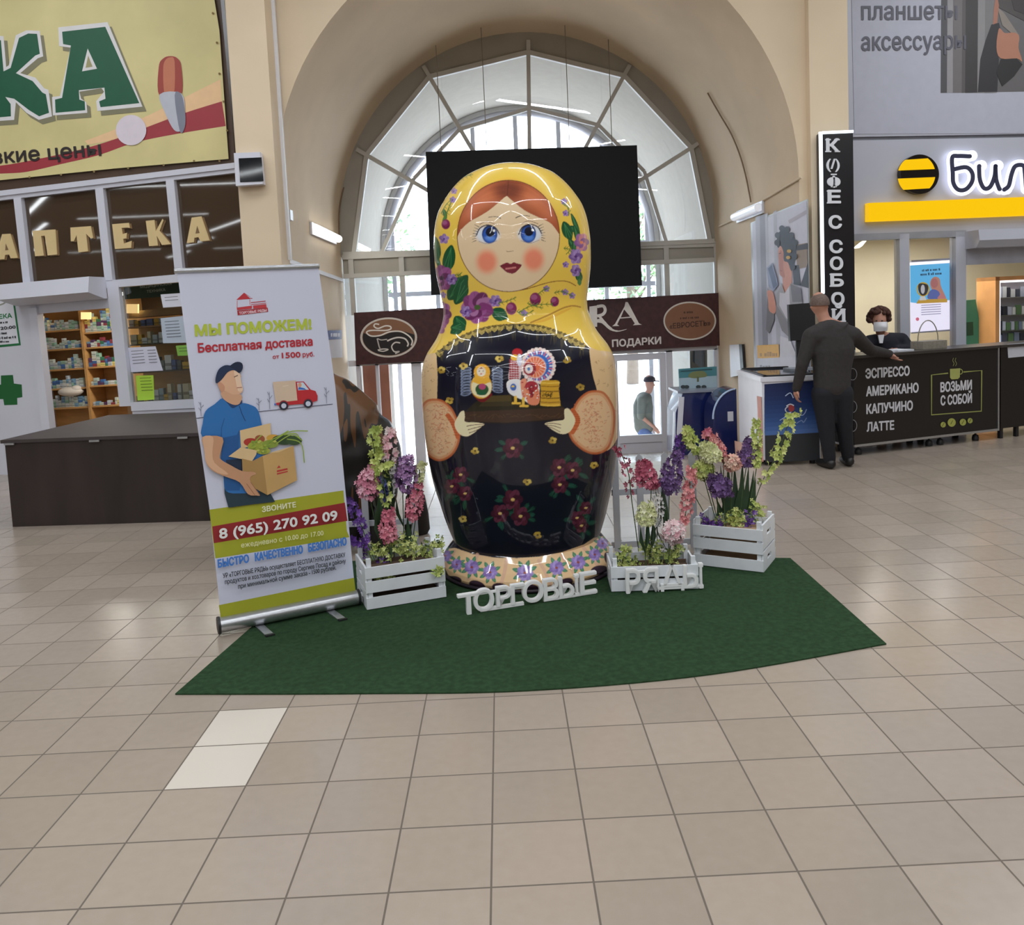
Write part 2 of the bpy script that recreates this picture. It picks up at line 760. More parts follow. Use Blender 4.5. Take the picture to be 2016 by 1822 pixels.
def arch_wall(mb, y, xl, xr, top, r, z0, mt):
    """wall in the plane y with the arched hole"""
    pts = arch_pts(y, r, z0)
    n = len(pts)
    vs, fs = [], []
    for p in pts:
        vs.append(Vector(p))
    ext = []
    for i, p in enumerate(pts):
        if i == 0 or p[0] <= AX - r + 1e-4 and p[2] <= HV:
            ext.append(Vector((xl, y, p[2])))
        elif i == n - 1 or p[0] >= AX + r - 1e-4 and p[2] <= HV:
            ext.append(Vector((xr, y, p[2])))
        else:
            d = Vector((p[0] - AX, 0, p[2] - HV)).normalized()
            t = 1e9
            if d.x < -1e-6:
                t = min(t, (xl - AX) / d.x)
            if d.x > 1e-6:
                t = min(t, (xr - AX) / d.x)
            if d.z > 1e-6:
                t = min(t, (top - HV) / d.z)
            ext.append(Vector((AX + d.x * t, y, HV + d.z * t)))
    vs += ext
    fs = [(i, i + 1, n + i + 1, n + i) for i in range(n - 1)]
    mb.add(vs, fs, mt)
    # corner fillers
    for i in range(n - 1):
        a, b = ext[i], ext[i + 1]
        if abs(a.x - b.x) > 1e-4 and abs(a.z - b.z) > 1e-4:
            cx_ = xl if a.x < AX else xr
            mb.add([a, b, Vector((cx_, y, top))], [(0, 1, 2)], mt)


XL0, XR0 = py(470, 300, 9.4).x, py(1668, 400, 9.4).x
m = MB()
arch_wall(m, YF, XL0, XR0, CEIL, RV, -0.7, plaster)
m.build('wall_back', kind='structure')
m = MB()
pr = arch_pts(0)
for (ya, yb, sub, vm) in ((YF, YB, 5, vaultm), (YB, YE, 5, mat('porch_plaster', (142, 137, 129), .8, var=.04))):
    for k in range(sub):
        y0, y1 = ya + (yb - ya) * k / sub, ya + (yb - ya) * (k + 1) / sub
        vs = [Vector((p[0], y0, p[2] if p[2] > 0 else -1.4)) for p in pr] + [Vector((p[0], y1, p[2] if p[2] > 0 else -1.4)) for p in pr]
        n = len(pr)
        m.add(vs, [(i, i + 1, n + i + 1, n + i) for i in range(n - 1)], vm, True)
m.build('wall_vault', kind='structure')
# outer front of the porch, pale, with its own arched opening
m = MB()
arch_wall(m, YE, AX - 7, AX + 7, 8.5, 2.85, ZB, mat('pale_render', (200, 198, 196), 0.8, var=0.05))
m.build('wall_porch', kind='structure')
porch = MB()
wf = white_pvc
for xx in np.linspace(-2.7, 2.7, 7):
    h = HV + math.sqrt(max(0, 2.85 ** 2 - xx ** 2))
    porch.box((AX + xx, YE + .05, (ZB + h) / 2), (0.09, 0.08, h - ZB), wf)
for zz in (0.95, 2.2, 3.07):
    porch.box((AX, YE + .05, zz), (5.7, 0.07, 0.10), wf)
for q in (0.55,):
    pts = [(AX + 2.85 * q * math.cos(PI * i / 20), YE + .05, HV + 2.85 * q * math.sin(PI * i / 20)) for i in range(21)]
    porch.tube(pts, 0.05, wf, 6)
pts = [(AX + 2.8 * math.cos(PI * i / 24), YE + .03, HV + 2.8 * math.sin(PI * i / 24)) for i in range(25)]
porch.tube(pts, 0.07, wf, 6)
porch.build('window_3', kind='structure')

# rest of the hall, mostly outside the picture
hallm = mat('hall_plaster', (176, 164, 146), 0.8, var=0.05)
m = MB()
m.poly([(-48, -40, CEIL), (14, -40, CEIL), (14, 13.2, CEIL), (-48, 13.2, CEIL)], mat('ceiling_paint', (120, 114, 104), 0.9, var=0.05))
m.build('ceiling', kind='structure')
for nm, pts in (('wall_left', [(-48, -40, 0), (-48, 13.2, 0), (-48, 13.2, CEIL), (-48, -40, CEIL)]),
                ('wall_right', [(14, -40, 0), (14, 13.2, 0), (14, 13.2, CEIL), (14, -40, CEIL)]),
                ('wall_front', [(-48, -40, 0), (14, -40, 0), (14, -40, CEIL), (-48, -40, CEIL)])):
    m = MB()
    m.poly(pts, hallm)
    m.build(nm, kind='structure')
m = MB()
m.poly([(-48, 13.2, 0), (AX - RV - .02, 13.2, 0), (AX - RV - .02, 13.2, CEIL), (-48, 13.2, CEIL)], hallm)
m.poly([(AX + RV + .02, 13.2, 0), (14, 13.2, 0), (14, 13.2, CEIL), (AX + RV + .02, 13.2, CEIL)], hallm)
m.build('wall_rear', kind='structure')

# ---- glazed partition at the back of the vault
WP = Plane((AX, YB, 0))
GR = RV
wz0, wz1 = WP.l(1000, 530)[1], WP.l(1000, 493)[1]      # transom band
glass_m = glass('window_glass', (0.93, 0.96, 0.98), 0.06)
m = MB()
inner = [WP.l(*q) for q in ((1040, 104), (846, 152), (722, 306), (697, 500))]
innR = [WP.l(*q) for q in ((1040, 104), (1228, 150), (1360, 292), (1398, 483))]


def bar(mb, a, b, w, d0, d1, mt):
    a2, b2 = Vector(a), Vector(b)
    t = (b2 - a2).normalized()
    nn = Vector((-t.y, t.x)) * w / 2
    pts = [WP.p(*(a2 + nn), d0), WP.p(*(b2 + nn), d0), WP.p(*(b2 - nn), d0), WP.p(*(a2 - nn), d0)]
    mb.prism(pts, WP.n * (d1 - d0), mt)


hub = WP.l(1045, 492)
outer = []
allp = list(reversed(inner)) + innR[1:]
for a, b in zip(allp[:-1], allp[1:]):
    bar(m, a, b, 0.07, -0.03, 0.04, grey_frame)
mid = []
for q in allp:
    d = Vector(q) - Vector(hub)
    mid.append(tuple(Vector(hub) + d * 0.72))
midp = [WP.l(*q) for q in ((752, 497), (815, 352), (905, 255), (1045, 213), (1178, 247), (1268, 338), (1312, 480))]
for a, b in zip(midp[:-1], midp[1:]):
    bar(m, a, b, 0.055, -0.03, 0.03, grey_frame)
for q in allp:
    d = (Vector(q) - Vector(hub))
    k = 1.06
    bar(m, tuple(Vector(hub) + d * 0.15), tuple(Vector(hub) + d * k), 0.06, -0.03, 0.045, grey_frame)
# transom band and lower mullions
xl, xr = AX - RV + .02, AX + RV - .02
for z in (wz0, wz1):
    m.pbox(WP, xl - AX, xr - AX, z - .035, z + .035, -.03, .06, grey_frame)
zs0 = WP.l(1060, 592)[1]
for u in (693, 792, 1312, 1410):
    x = WP.l(u, 540)[0]
    m.pbox(WP, x - .04, x + .04, zs0 - .1, wz1, -.03, .05, grey_frame)
wfr = m.build('window_1', kind='structure')
m = MB()
# flat grey panels between the polygon and the round vault
ring = [(RV * math.cos(PI - PI * i / 60), HV + RV * math.sin(PI - PI * i / 60)) for i in range(61)]
big = [(xl - AX, wz1)] + ring + [(xr - AX, wz1)]
pin = allp
seq_o = [(-RV, wz1)] + [(RV * math.cos(a), HV + RV * math.sin(a)) for a in np.linspace(PI, 0, 61)] + [(RV, wz1)]
# sample the inner polygon the same number of times
tot = [0]
for a, b in zip(pin[:-1], pin[1:]):
    tot.append(tot[-1] + (Vector(b) - Vector(a)).length)
seq_i = []
for k in range(len(seq_o)):
    a0 = Vector(seq_o[k]) - Vector((hub[0], HV - 0.55))
    best = None
    for a, b in zip(pin[:-1], pin[1:]):
        A, B = Vector(a) - Vector((hub[0], HV - .55)), Vector(b) - Vector((hub[0], HV - .55))
        den = a0.x * (B - A).y - a0.y * (B - A).x
        if abs(den) < 1e-9:
            continue
        t = (A.x * (B - A).y - A.y * (B - A).x) / den
        w = (A.x * a0.y - A.y * a0.x) / den
        if t > 0 and -0.001 <= w <= 1.001:
            best = a0 * t + Vector((hub[0], HV - .55))
    if best is None:
        best = Vector(pin[0] if seq_o[k][0] < 0 else pin[-1])
    seq_i.append(tuple(best))
n = len(seq_o)
m.add([WP.p(*q, 0.0) for q in seq_o] + [WP.p(*q, 0.0) for q in seq_i], [(i, i + 1, n + i + 1, n + i) for i in range(n - 1)], grey_panel)
m.pbox(WP, xl - AX, xr - AX, wz0, wz1, -.02, .01, grey_panel)
m.build('grey_infill_panels', wfr)
m = MB()
m.poly([WP.p(*q, -.01) for q in [(hub[0], wz1)] + pin[:]], glass_m)
m.pbox(WP, xl - AX, xr - AX, zs0 - .1, wz0, -.012, -.008, glass_m)
m.build('pane', wfr)

# ---- entrance doors under the sign
zt = WP.l(1060, 702)[1]
DOORW = white_pvc
m = MB()
zb = HZ
for u, wv in ((708, .06), (745, .05), (822, .16), (1190, .16), (1318, .10), (1412, .08)):
    x = WP.l(u, 760)[0]
    m.pbox(WP, x - wv / 2, x + wv / 2, zb, zt, -.04, .05, DOORW)
m.pbox(WP, xl - AX, xr - AX, zt - .02, zt + .07, -.04, .05, DOORW)
x0, x1 = WP.l(1318, 800)[0], xr - AX
m.pbox(WP, x0, x1, zb, zb + .5, -.03, .03, DOORW)
df = m.build('door_1', kind='structure')
m = MB()
x0, x1 = WP.l(1205, 800)[0], WP.l(1312, 800)[0]
zp = WP.l(1260, 856)[1]
fw = .10
m.pbox(WP, x0, x0 + fw, zb, zt - .03, -.01, .06, DOORW)
m.pbox(WP, x1 - fw, x1, zb, zt - .03, -.01, .06, DOORW)
m.pbox(WP, x0 + fw, x1 - fw, zt - .13, zt - .03, -.01, .06, DOORW)
m.pbox(WP, x0 + fw, x1 - fw, zp - .12, zp, -.01, .06, DOORW)
m.pbox(WP, x0 + fw, x1 - fw, zb, zp - .12, .0, .04, DOORW)
d2 = m.build('door_2', kind='structure')
m = MB()
m.pbox(WP, x0 + fw, x1 - fw, zp, zt - .13, .02, .025, glass_m)
m.build('pane', d2)
m = MB()
m.pbox(WP, WP.l(714, 800)[0], WP.l(766, 800)[0], zb, zt - .03, -.25, -.2, mat('brown_door_leaf', (150, 98, 76), .5, var=.05))
m.build('door_leaf', df)
m = MB()
m.pbox(WP, WP.l(1318, 800)[0], xr - AX, zb + .5, zt - .03, .0, .005, glass_m)
m.build('pane', df)

# ---- plaster pier left of the arch, its edge trims, cable trunking
PHO = py(470, 620, 9.38)
PH = Plane(PHO, R_(-13), R_(1.4))
m = MB()
xa, xb = py(464, 300, 9.04).x, py(540, 300, 9.04).x
m.box(((xa + xb) / 2, 9.22, CEIL / 2), (xb - xa, .36, CEIL), plaster)
m.build('wall_pier', kind='structure')
# right pier between the arch and the phone shop
xc, xd = py(1597, 400, 9.3).x, py(1672, 400, 9.3).x
m = MB()
m.box(((xc + xd) / 2, 9.345, CEIL / 2), (xd - xc, .11, CEIL), plaster)
m.build('wall_column', kind='structure')

# ================================================================== NESTING DOLL
class Canvas:
    """flat paint colours on a fine grid of photo pixels"""

    def __init__(s, u0, v0, u1, v1, k):
        s.u0, s.v0, s.k = u0, v0, k
        s.w, s.h = int((u1 - u0) * k), int((v1 - v0) * k)
        s.a = np.zeros((s.h, s.w, 3), np.float32)
        s.a[:] = lin((232, 186, 76))

    def _win(s, pts, pad=2):
        P = np.array(pts, float)
        P = (P - [s.u0, s.v0]) * s.k
        x0, y0 = np.floor(P.min(0)).astype(int) - pad
        x1, y1 = np.ceil(P.max(0)).astype(int) + pad
        x0, y0, x1, y1 = max(0, x0), max(0, y0), min(s.w, x1), min(s.h, y1)
        if x1 <= x0 or y1 <= y0:
            return None
        yy, xx = np.mgrid[y0:y1, x0:x1]
        return P, (slice(y0, y1), slice(x0, x1)), xx + .5, yy + .5

    def put(s, sl, w, c):
        c = np.array(lin(c), np.float32)
        s.a[sl] = s.a[sl] * (1 - w[..., None]) + c * w[..., None]

    def poly(s, pts, c, al=1.0, clip=None):
        q = s._win(pts)
        if q is None:
            return
        P, sl, xx, yy = q
        ins = np.zeros(xx.shape, bool)
        n = len(P)
        for i in range(n):
            (xa, ya), (xb, yb) = P[i], P[(i + 1) % n]
            if ya == yb:
                continue
            c1 = (ya > yy) != (yb > yy)
            ins ^= c1 & (xx < (xb - xa) * (yy - ya) / (yb - ya) + xa)
        w = ins.astype(np.float32) * al
        s.put(sl, w, c)

    def ell(s, c0, r, c, al=1.0, soft=0.06, rot=0.0):
        m = max(r) * (1 + soft)
        q = s._win([(c0[0] - m, c0[1] - m), (c0[0] + m, c0[1] + m)])
        if q is None:
            return
        _, sl, xx, yy = q
        dx = xx / s.k + s.u0 - c0[0]
        dy = yy / s.k + s.v0 - c0[1]
        cr, sr = math.cos(rot), math.sin(rot)
        e = np.sqrt(((dx * cr + dy * sr) / r[0]) ** 2 + ((-dx * sr + dy * cr) / r[1]) ** 2)
        w = np.clip((1 + soft - e) / (2 * soft + 1e-6), 0, 1)
        w = w * w * (3 - 2 * w)
        s.put(sl, (w * al).astype(np.float32), c)

    def line(s, pts, wd, c, al=1.0):
        ws = wd if isinstance(wd, (list, tuple)) else [wd] * len(pts)
        q = s._win(pts, pad=int(max(ws) * s.k) + 2)
        if q is None:
            return
        P, sl, xx, yy = q
        best = np.full(xx.shape, 9.0)
        for i in range(len(P) - 1):
            a, b = P[i], P[i + 1]
            d = b - a
            L2 = max(1e-6, d @ d)
            t = np.clip(((xx - a[0]) * d[0] + (yy - a[1]) * d[1]) / L2, 0, 1)
            di = np.hypot(xx - a[0] - t * d[0], yy - a[1] - t * d[1])
            w = (ws[i] + (ws[i + 1] - ws[i]) * t) * s.k / 2
            best = np.minimum(best, di - w)
        s.put(sl, (np.clip(0.5 - best, 0, 1) * al).astype(np.float32), c)

    def blur(s):
        a = s.a
        b = a.copy()
        b[1:-1, 1:-1] = (a[1:-1, 1:-1] * 4 + a[:-2, 1:-1] * 2 + a[2:, 1:-1] * 2 + a[1:-1, :-2] * 2 + a[1:-1, 2:] * 2 + a[:-2, :-2] + a[:-2, 2:] + a[2:, :-2] + a[2:, 2:]) / 16
        s.a = b

    def sample(s, u, v):
        x = np.clip(((u - s.u0) * s.k).astype(int), 0, s.w - 1)
        y = np.clip(((v - s.v0) * s.k).astype(int), 0, s.h - 1)
        return s.a[y, x]


c6 = crop(820, 300, 4.338)
cA = crop(800, 600, 4.582)
cB = crop(800, 850, 4.582)
rnd = random.Random(3)
CV = Canvas(790, 300, 1240, 1190, 3)
NAVY = (17, 17, 33)
YEL = (232, 186, 76)
BEI = (208, 176, 132)


def pt(tr, x, y):
    return tr((x, y))[0]


# scarf / body split
arc = smooth_pts(cA((60, 500), (160, 455), (255, 440), (400, 335), (520, 270), (640, 222), (760, 192), (870, 178), (1050, 172), (1160, 180), (1250, 197), (1350, 230), (1450, 272), (1550, 325), (1650, 385), (1760, 425), (1900, 470)), 6)
CV.poly(arc + [(1240, 1120), (790, 1120)], NAVY)
# lace along the scarf edge
ap = [Vector(p) for p in arc]
for i in range(14, len(ap) - 16):
    p = ap[i]
    if i % 2 == 0:
        d = 9
        CV.poly([(p.x - 5, p.y), (p.x + 5, p.y), (p.x + 4, p.y + d), (p.x - 4, p.y + d)], (104, 88, 44))
for i in range(14, len(ap) - 16, 3):
    p = ap[i]
    for q in range(3):
        CV.line([(p.x - 7 + q, p.y + 3 + q * 3), (p.x, p.y + 7 + q * 3), (p.x + 7 - q, p.y + 3 + q * 3)], 1.3, (196, 172, 92))
for i in range(15, len(ap) - 16, 5):
    p = ap[i]
    for q in range(4):
        x = p.x + rnd.uniform(-5, 5)
        CV.line([(x, p.y + 12), (x + rnd.uniform(-3, 3), p.y + rnd.uniform(20, 34))], [2.2, .5], (74, 66, 40), .75)
# sleeves
CV.poly(smooth_pts(cA((262, 440), (180, 455), (60, 500), (40, 700), (60, 1000), (100, 1250), (160, 1340), (240, 1300), (285, 1000), (278, 840), (282, 650), (275, 520)), 5, True), BEI)
CV.poly(smooth_pts(cA((1655, 390), (1720, 410), (1900, 470), (1960, 800), (1940, 1100), (1850, 1290), (1760, 1290), (1720, 1000), (1722, 800), (1685, 650), (1660, 500)), 5, True), BEI)
for (x, y) in [(170, 520), (215, 560), (150, 640), (200, 790), (140, 720), (230, 680), (180, 590), (130, 850), (1720, 520), (1770, 600), (1740, 700), (1800, 720), (1830, 850), (1780, 900), (1840, 560), (1820, 990)]:
    u, v = pt(cA, x, y)
    for q in range(5):
        a, b = rnd.uniform(-5, 5), rnd.uniform(-5, 5)
        CV.line([(u + a, v + b), (u + a + rnd.uniform(-4, 4), v + b + rnd.uniform(-3, 3))], 1.0, (150, 108, 74), .7)
for tr_pts, c0 in ((((185, 872), (260, 858), (330, 875), (400, 935), (445, 1020), (470, 1110), (474, 1210), (440, 1310), (380, 1375), (300, 1403), (230, 1380), (165, 1320), (125, 1200), (112, 1050), (135, 940)), (300, 1130)),
                   (((1690, 783), (1620, 805), (1550, 870), (1500, 970), (1478, 1060), (1470, 1140), (1500, 1220), (1570, 1290), (1640, 1330), (1710, 1342), (1780, 1322), (1830, 1270), (1865, 1150), (1876, 1000), (1850, 900), (1780, 800)), (1680, 1070))):
    P = smooth_pts(cA(*tr_pts), 6, True)
    CV.poly(P, (213, 176, 136))
    cc = pt(cA, *c0)
    CV.line(P + [P[0]], 4.5, (180, 92, 48), .9)
    CV.line([((p[0] - cc[0]) * .93 + cc[0], (p[1] - cc[1]) * .93 + cc[1]) for p in P + [P[0]]], 6, (196, 116, 68), .45)
    for q in range(190):
        a = rnd.gauss(0, 17)
        b = rnd.uniform(-48, 48)
        if abs(b) > 40 and abs(a) > 20:
            continue
        u, v = cc[0] + a * (.6 if q % 2 else 1), cc[1] + b
        CV.line([(u, v), (u + rnd.uniform(-5, 5), v + rnd.uniform(-3, 3))], 1.2, rnd.choice([(196, 112, 84), (188, 96, 66), (170, 120, 96)]), .8)
for s_, tr_pts in ((1, ((375, 1000), (415, 1060), (445, 1130), (465, 1195))), (-1, ((1500, 955), (1538, 1010), (1545, 1065), (1500, 1150)))):
    P = smooth_pts(cA(*tr_pts), 6)
    CV.line(P, 9, (190, 96, 50))
    for i in range(0, len(P) - 1, 2):
        CV.line([(P[i][0] - 5, P[i][1]), (P[i][0] + 5, P[i][1])], 1.1, (160, 70, 40))
# tray
CV.poly(cA((530, 965), (600, 900), (700, 822), (950, 812), (1250, 840), (1395, 900), (1425, 935)), (38, 33, 20))
CV.poly(cA((735, 825), (945, 818), (950, 870), (690, 880)), (76, 64, 34))
CV.poly(cA((690, 880), (960, 870), (960, 915), (650, 920)), (56, 48, 28))
CV.poly(cA((522, 968), (1425, 928), (1428, 1030), (900, 1068), (528, 1062)), (62, 42, 30))
CV.line(cA((525, 1060), (900, 1070), (1425, 1034)), 2.2, (30, 22, 18))
for q in range(26):
    x = 540 + q * 33
    CV.line(cA((x, 1010 + rnd.uniform(-25, 25)), (x + rnd.uniform(20, 60), 1005 + rnd.uniform(-25, 25))), 1.0, (90, 62, 38), .8)
# hands
SK = (232, 210, 172)
HL = smooth_pts(cA((435, 1070), (470, 1000), (490, 968), (520, 960), (528, 1010), (530, 1056), (610, 1062), (702, 1076), (680, 1100), (650, 1125), (600, 1165), (545, 1190), (490, 1176), (450, 1130)), 5, True)
HR = smooth_pts(cA((1250, 1072), (1330, 1052), (1420, 1038), (1424, 985), (1428, 945), (1462, 938), (1500, 985), (1522, 1040), (1505, 1105), (1460, 1158), (1390, 1166), (1320, 1132), (1280, 1100)), 5, True)
for P in (HL, HR):
    CV.poly(P, SK)
for q in (((545, 1098), (610, 1085), (700, 1080)), ((555, 1130), (620, 1112), (690, 1095)), ((568, 1158), (620, 1140), (665, 1118)), ((1395, 1085), (1330, 1072), (1258, 1076)), ((1392, 1115), (1330, 1095), (1265, 1088)), ((1385, 1148), (1330, 1120), (1290, 1104))):
    CV.line(smooth_pts(cA(*q), 5), 1.3, (84, 62, 46))
# silver fan, small doll
sc_ = pt(cA, 680, 720)
for i, a in enumerate(np.linspace(-2.9, 0.95, 9)):
    for sgn in (-1, 1):
        if a > .7 and sgn > 0:
            continue
        e0 = (sc_[0] + sgn * 24, sc_[1] + a * 12)
        CV.ell((sc_[0] + sgn * 31, sc_[1] + a * 12 + 6), (11, 5.2), (120, 132, 158), .9, rot=sgn * .2)
        CV.ell((sc_[0] + sgn * 31, sc_[1] + a * 12 + 6), (8.5, 3.2), (24, 26, 44), .9, rot=sgn * .2)
        CV.line([(sc_[0] + sgn * 20, sc_[1] + a * 12 + 5), (sc_[0] + sgn * 40, sc_[1] + a * 12 + 7)], 1.0, (150, 160, 184), .8)
CV.poly(smooth_pts(cA((605, 800), (640, 860), (690, 882), (740, 850), (770, 800)), 4, True), (104, 26, 30))
CV.ell(pt(cA, 676, 738), (21, 24), (222, 168, 62))
CV.poly(smooth_pts(cA((600, 700), (590, 760), (610, 810), (690, 838), (750, 808), (768, 750), (755, 700), (680, 725)), 5, True), (224, 210, 170))
CV.ell(pt(cA, 682, 610), (16, 16), (228, 164, 56))
CV.poly(cA((620, 640), (605, 700), (680, 728), (750, 700), (745, 640)), (228, 166, 58))
CV.ell(pt(cA, 676, 605), (9, 9.5), (236, 210, 188))
CV.poly(cA((640, 590), (676, 565), (715, 590), (690, 578), (660, 580)), (150, 74, 40))
CV.line(cA((655, 600), (662, 600)), 1.6, (60, 70, 120))
CV.line(cA((690, 600), (697, 600)), 1.6, (60, 70, 120))
CV.line(cA((668, 625), (684, 625)), 1.8, (170, 40, 40))
CV.ell(pt(cA, 682, 765), (13, 11), (50, 84, 52))
CV.ell(pt(cA, 685, 740), (7, 6), (170, 74, 110))
CV.ell(pt(cA, 680, 800), (10, 4), (40, 90, 60))
# toy turkey
fc = pt(cA, 1190, 552)
CV.ell(fc, (32.5, 34), (226, 196, 190))
for i in range(26):
    a = 2 * PI * i / 26
    CV.ell((fc[0] + 31 * math.cos(a), fc[1] + 32.5 * math.sin(a)), (4, 4), (232, 206, 200))
CV.ell(fc, (28, 29.5), (52, 100, 178))
for i in range(30):
    a = 2 * PI * i / 30
    CV.line([(fc[0] + 23 * math.cos(a), fc[1] + 24 * math.sin(a)), (fc[0] + 32 * math.cos(a), fc[1] + 34 * math.sin(a))], [3, .6], (216, 92, 84) if i % 2 else (240, 230, 226), .9)
CV.ell(pt(cA, 1160, 565), (22, 22), (222, 178, 160))
CV.ell(pt(cA, 1160, 565), (20, 20), (214, 106, 74))
for i in range(18):
    a = 2 * PI * i / 18
    c0 = pt(cA, 1160, 565)
    CV.line([(c0[0] + 10 * math.cos(a), c0[1] + 10 * math.sin(a)), (c0[0] + 20 * math.cos(a), c0[1] + 20 * math.sin(a))], 1.2, (238, 200, 176), .9)
CV.ell(pt(cA, 1112, 580), (12.5, 13.5), (140, 40, 50))
CV.ell(pt(cA, 1106, 580), (8, 9), (226, 206, 200))
CV.ell(pt(cA, 1104, 582), (3, 3.5), (80, 120, 170))
CV.poly(smooth_pts(cA((945, 490), (1030, 480), (1040, 560), (1020, 680), (925, 680), (930, 580)), 4, True), (204, 178, 180))
for q in range(9):
    y = 500 + q * 21
    for x in range(938, 1010, 22):
        CV.ell(pt(cA, x, y), (2.4, 1.9), (148, 44, 54))
CV.ell(pt(cA, 1000, 432), (10, 8), (164, 36, 42))
CV.ell(pt(cA, 978, 478), (8, 6), (220, 172, 60))
CV.ell(pt(cA, 1020, 500), (5, 12), (206, 206, 222))
CV.poly(smooth_pts(cA((915, 690), (990, 670), (1060, 690), (1150, 690), (1200, 740), (1190, 860), (1130, 905), (1070, 870), (1000, 840), (930, 800), (905, 740)), 5, True), (230, 222, 222))
CV.ell(pt(cA, 962, 745), (11, 12), (214, 214, 226))
CV.ell(pt(cA, 965, 745), (6, 7), (70, 104, 170))
CV.ell(pt(cA, 962, 738), (3, 2), (222, 190, 90))
CV.poly(smooth_pts(cA((1030, 690), (1080, 670), (1100, 780), (1060, 850), (1040, 800)), 4, True), (216, 140, 112))
CV.poly(smooth_pts(cA((1085, 740), (1120, 690), (1190, 760), (1205, 850), (1180, 905), (1110, 900), (1085, 850)), 4, True), (212, 128, 96))
CV.ell(pt(cA, 1130, 735), (13, 10), (160, 50, 60))
CV.ell(pt(cA, 1130, 780), (5, 13), (130, 40, 50))
for q in range(30):
    CV.ell(pt(cA, rnd.uniform(1040, 1195), rnd.uniform(700, 880)), (1.5, 1.3), rnd.choice([(240, 220, 210), (176, 60, 60)]))
for q in ((985, 835, 985, 885), (1055, 850, 1055, 910)):
    CV.line(cA((q[0], q[1]), (q[2], q[3])), 5.5, (224, 178, 70))
    CV.line(cA((q[0] - 25, q[3] + 5), (q[0] + 40, q[3] + 5)), 4.5, (224, 178, 70))
# birch-bark pot
CV.poly(smooth_pts(cA((1215, 695), (1300, 683), (1378, 692), (1375, 760), (1390, 900), (1380, 915), (1300, 920), (1215, 912), (1208, 890), (1215, 800)), 4, True), (196, 150, 48))
for y, c in ((705, (226, 186, 80)), (735, (150, 106, 32)), (780, (120, 84, 28)), (842, (120, 84, 28)), (880, (150, 106, 34)), (905, (226, 182, 78))):
    CV.line(cA((1216, y), (1300, y + 5), (1380, y)), 2.2, c)
for q in range(40):
    x, y = rnd.uniform(1225, 1310), rnd.uniform(790, 835)
    CV.line(cA((x, y), (x + rnd.uniform(-10, 18), y + rnd.uniform(-10, 10))), 1.2, (70, 52, 24))
# gold stars
for tr_, L_ in ((cA, [(840, 490), (515, 555), (315, 590), (390, 865), (620, 1320), (1320, 1225), (1570, 745), (1450, 500), (1090, 1600), (1695, 1450)]), (cB, [(510, 790), (1185, 935)])):
    for p in L_:
        u, v = pt(tr_, *p)
        for q in range(5):
            a = 2 * PI * q / 5 + rnd.random()
            CV.ell((u + 4.6 * math.cos(a), v + 3.8 * math.sin(a)), (4.2, 3.2), rnd.choice([(186, 156, 66), (206, 180, 92), (160, 130, 52)]), .9)
        CV.ell((u, v), (2.3, 2), (90, 66, 30))


def leaf(u, v, ang, L, W, c, c2):
    ca, sa = math.cos(ang), math.sin(ang)
    pts = [(0, 0), (.25, .42), (.6, .5), (.85, .25), (1, 0), (.85, -.25), (.6, -.5), (.25, -.42)]
    P = smooth_pts([(u + x * L * ca - y * W * sa, v + x * L * sa + y * W * ca) for x, y in pts], 4, True)
    CV.poly(P, c)
    for q in (-.3, 0, .3):
        CV.line([(u + .1 * L * ca, v + .1 * L * sa), (u + .8 * L * ca - q * W * sa, v + .8 * L * sa + q * W * ca)], 1.1, c2, .8)


def bloom(u, v, r, petals, cols, eye, n=7, squash=1.0):
    for ring_, k in ((1.0, petals), (0.62, petals - 1)):
        for i in range(k):
            a = 2 * PI * i / k + ring_
            c = cols[(i + (ring_ < 1)) % len(cols)]
            CV.ell((u + r * .55 * ring_ * math.cos(a) * squash, v + r * .55 * ring_ * math.sin(a)), (r * .5 * ring_, r * .42 * ring_), c, 1, .1, a)
            CV.line([(u + r * .3 * ring_ * math.cos(a) * squash, v + r * .3 * ring_ * math.sin(a)), (u + r * .95 * ring_ * math.cos(a) * squash, v + r * .95 * ring_ * math.sin(a))], 1.2, cols[(i + 1) % len(cols)], .6)
    CV.ell((u, v), (r * .2, r * .17), eye)


GR1, GR2 = (30, 84, 50), (66, 128, 78)
PUR = [(122, 56, 108), (146, 78, 134), (98, 36, 84), (160, 104, 150)]
LIL = [(134, 106, 160), (156, 128, 182), (110, 78, 140)]
MAU = [(78, 30, 48), (96, 44, 64), (62, 22, 40)]
# scarf leaves and flowers, viewer's left
for x, y, a, L, W in ((160, 720, 1.5, 55, 18), (300, 790, 1.75, 60, 24), (270, 1260, -.9, 62, 34), (330, 1300, -1.1, 52, 26), (330, 1400, 1.0, 34, 26), (400, 1480, 2.6, 30, 20), (640, 1350, .45, 36, 26), (290, 1500, -.1, 26, 18), (230, 480, 1.3, 22, 8), (250, 540, 1.9, 18, 7), (1290, 640, .3, 22, 12), (1255, 590, 1.2, 42, 20), (1300, 740, 1.0, 36, 14), (1340, 760, 1.4, 30, 12), (1370, 1000, 1.3, 28, 14), (1320, 520, 1.2, 50, 9), (1345, 620, 1.3, 40, 10), (1390, 1080, 1.5, 14, 8), (180, 900, 1.4, 24, 8)):
    u, v = pt(c6, x, y)
    leaf(u, v, a, L, W, (26, 78, 46) if L > 20 else (70, 120, 60), GR2)
bloom(*pt(c6, 215, 1075), 25, 7, PUR, (60, 20, 50), squash=.8)
bloom(*pt(c6, 300, 1085), 11, 6, LIL, (70, 40, 110))
bloom(*pt(c6, 520, 1325), 31, 9, PUR, (70, 90, 50))
bloom(*pt(c6, 420, 1360), 11, 6, LIL, (70, 40, 110))
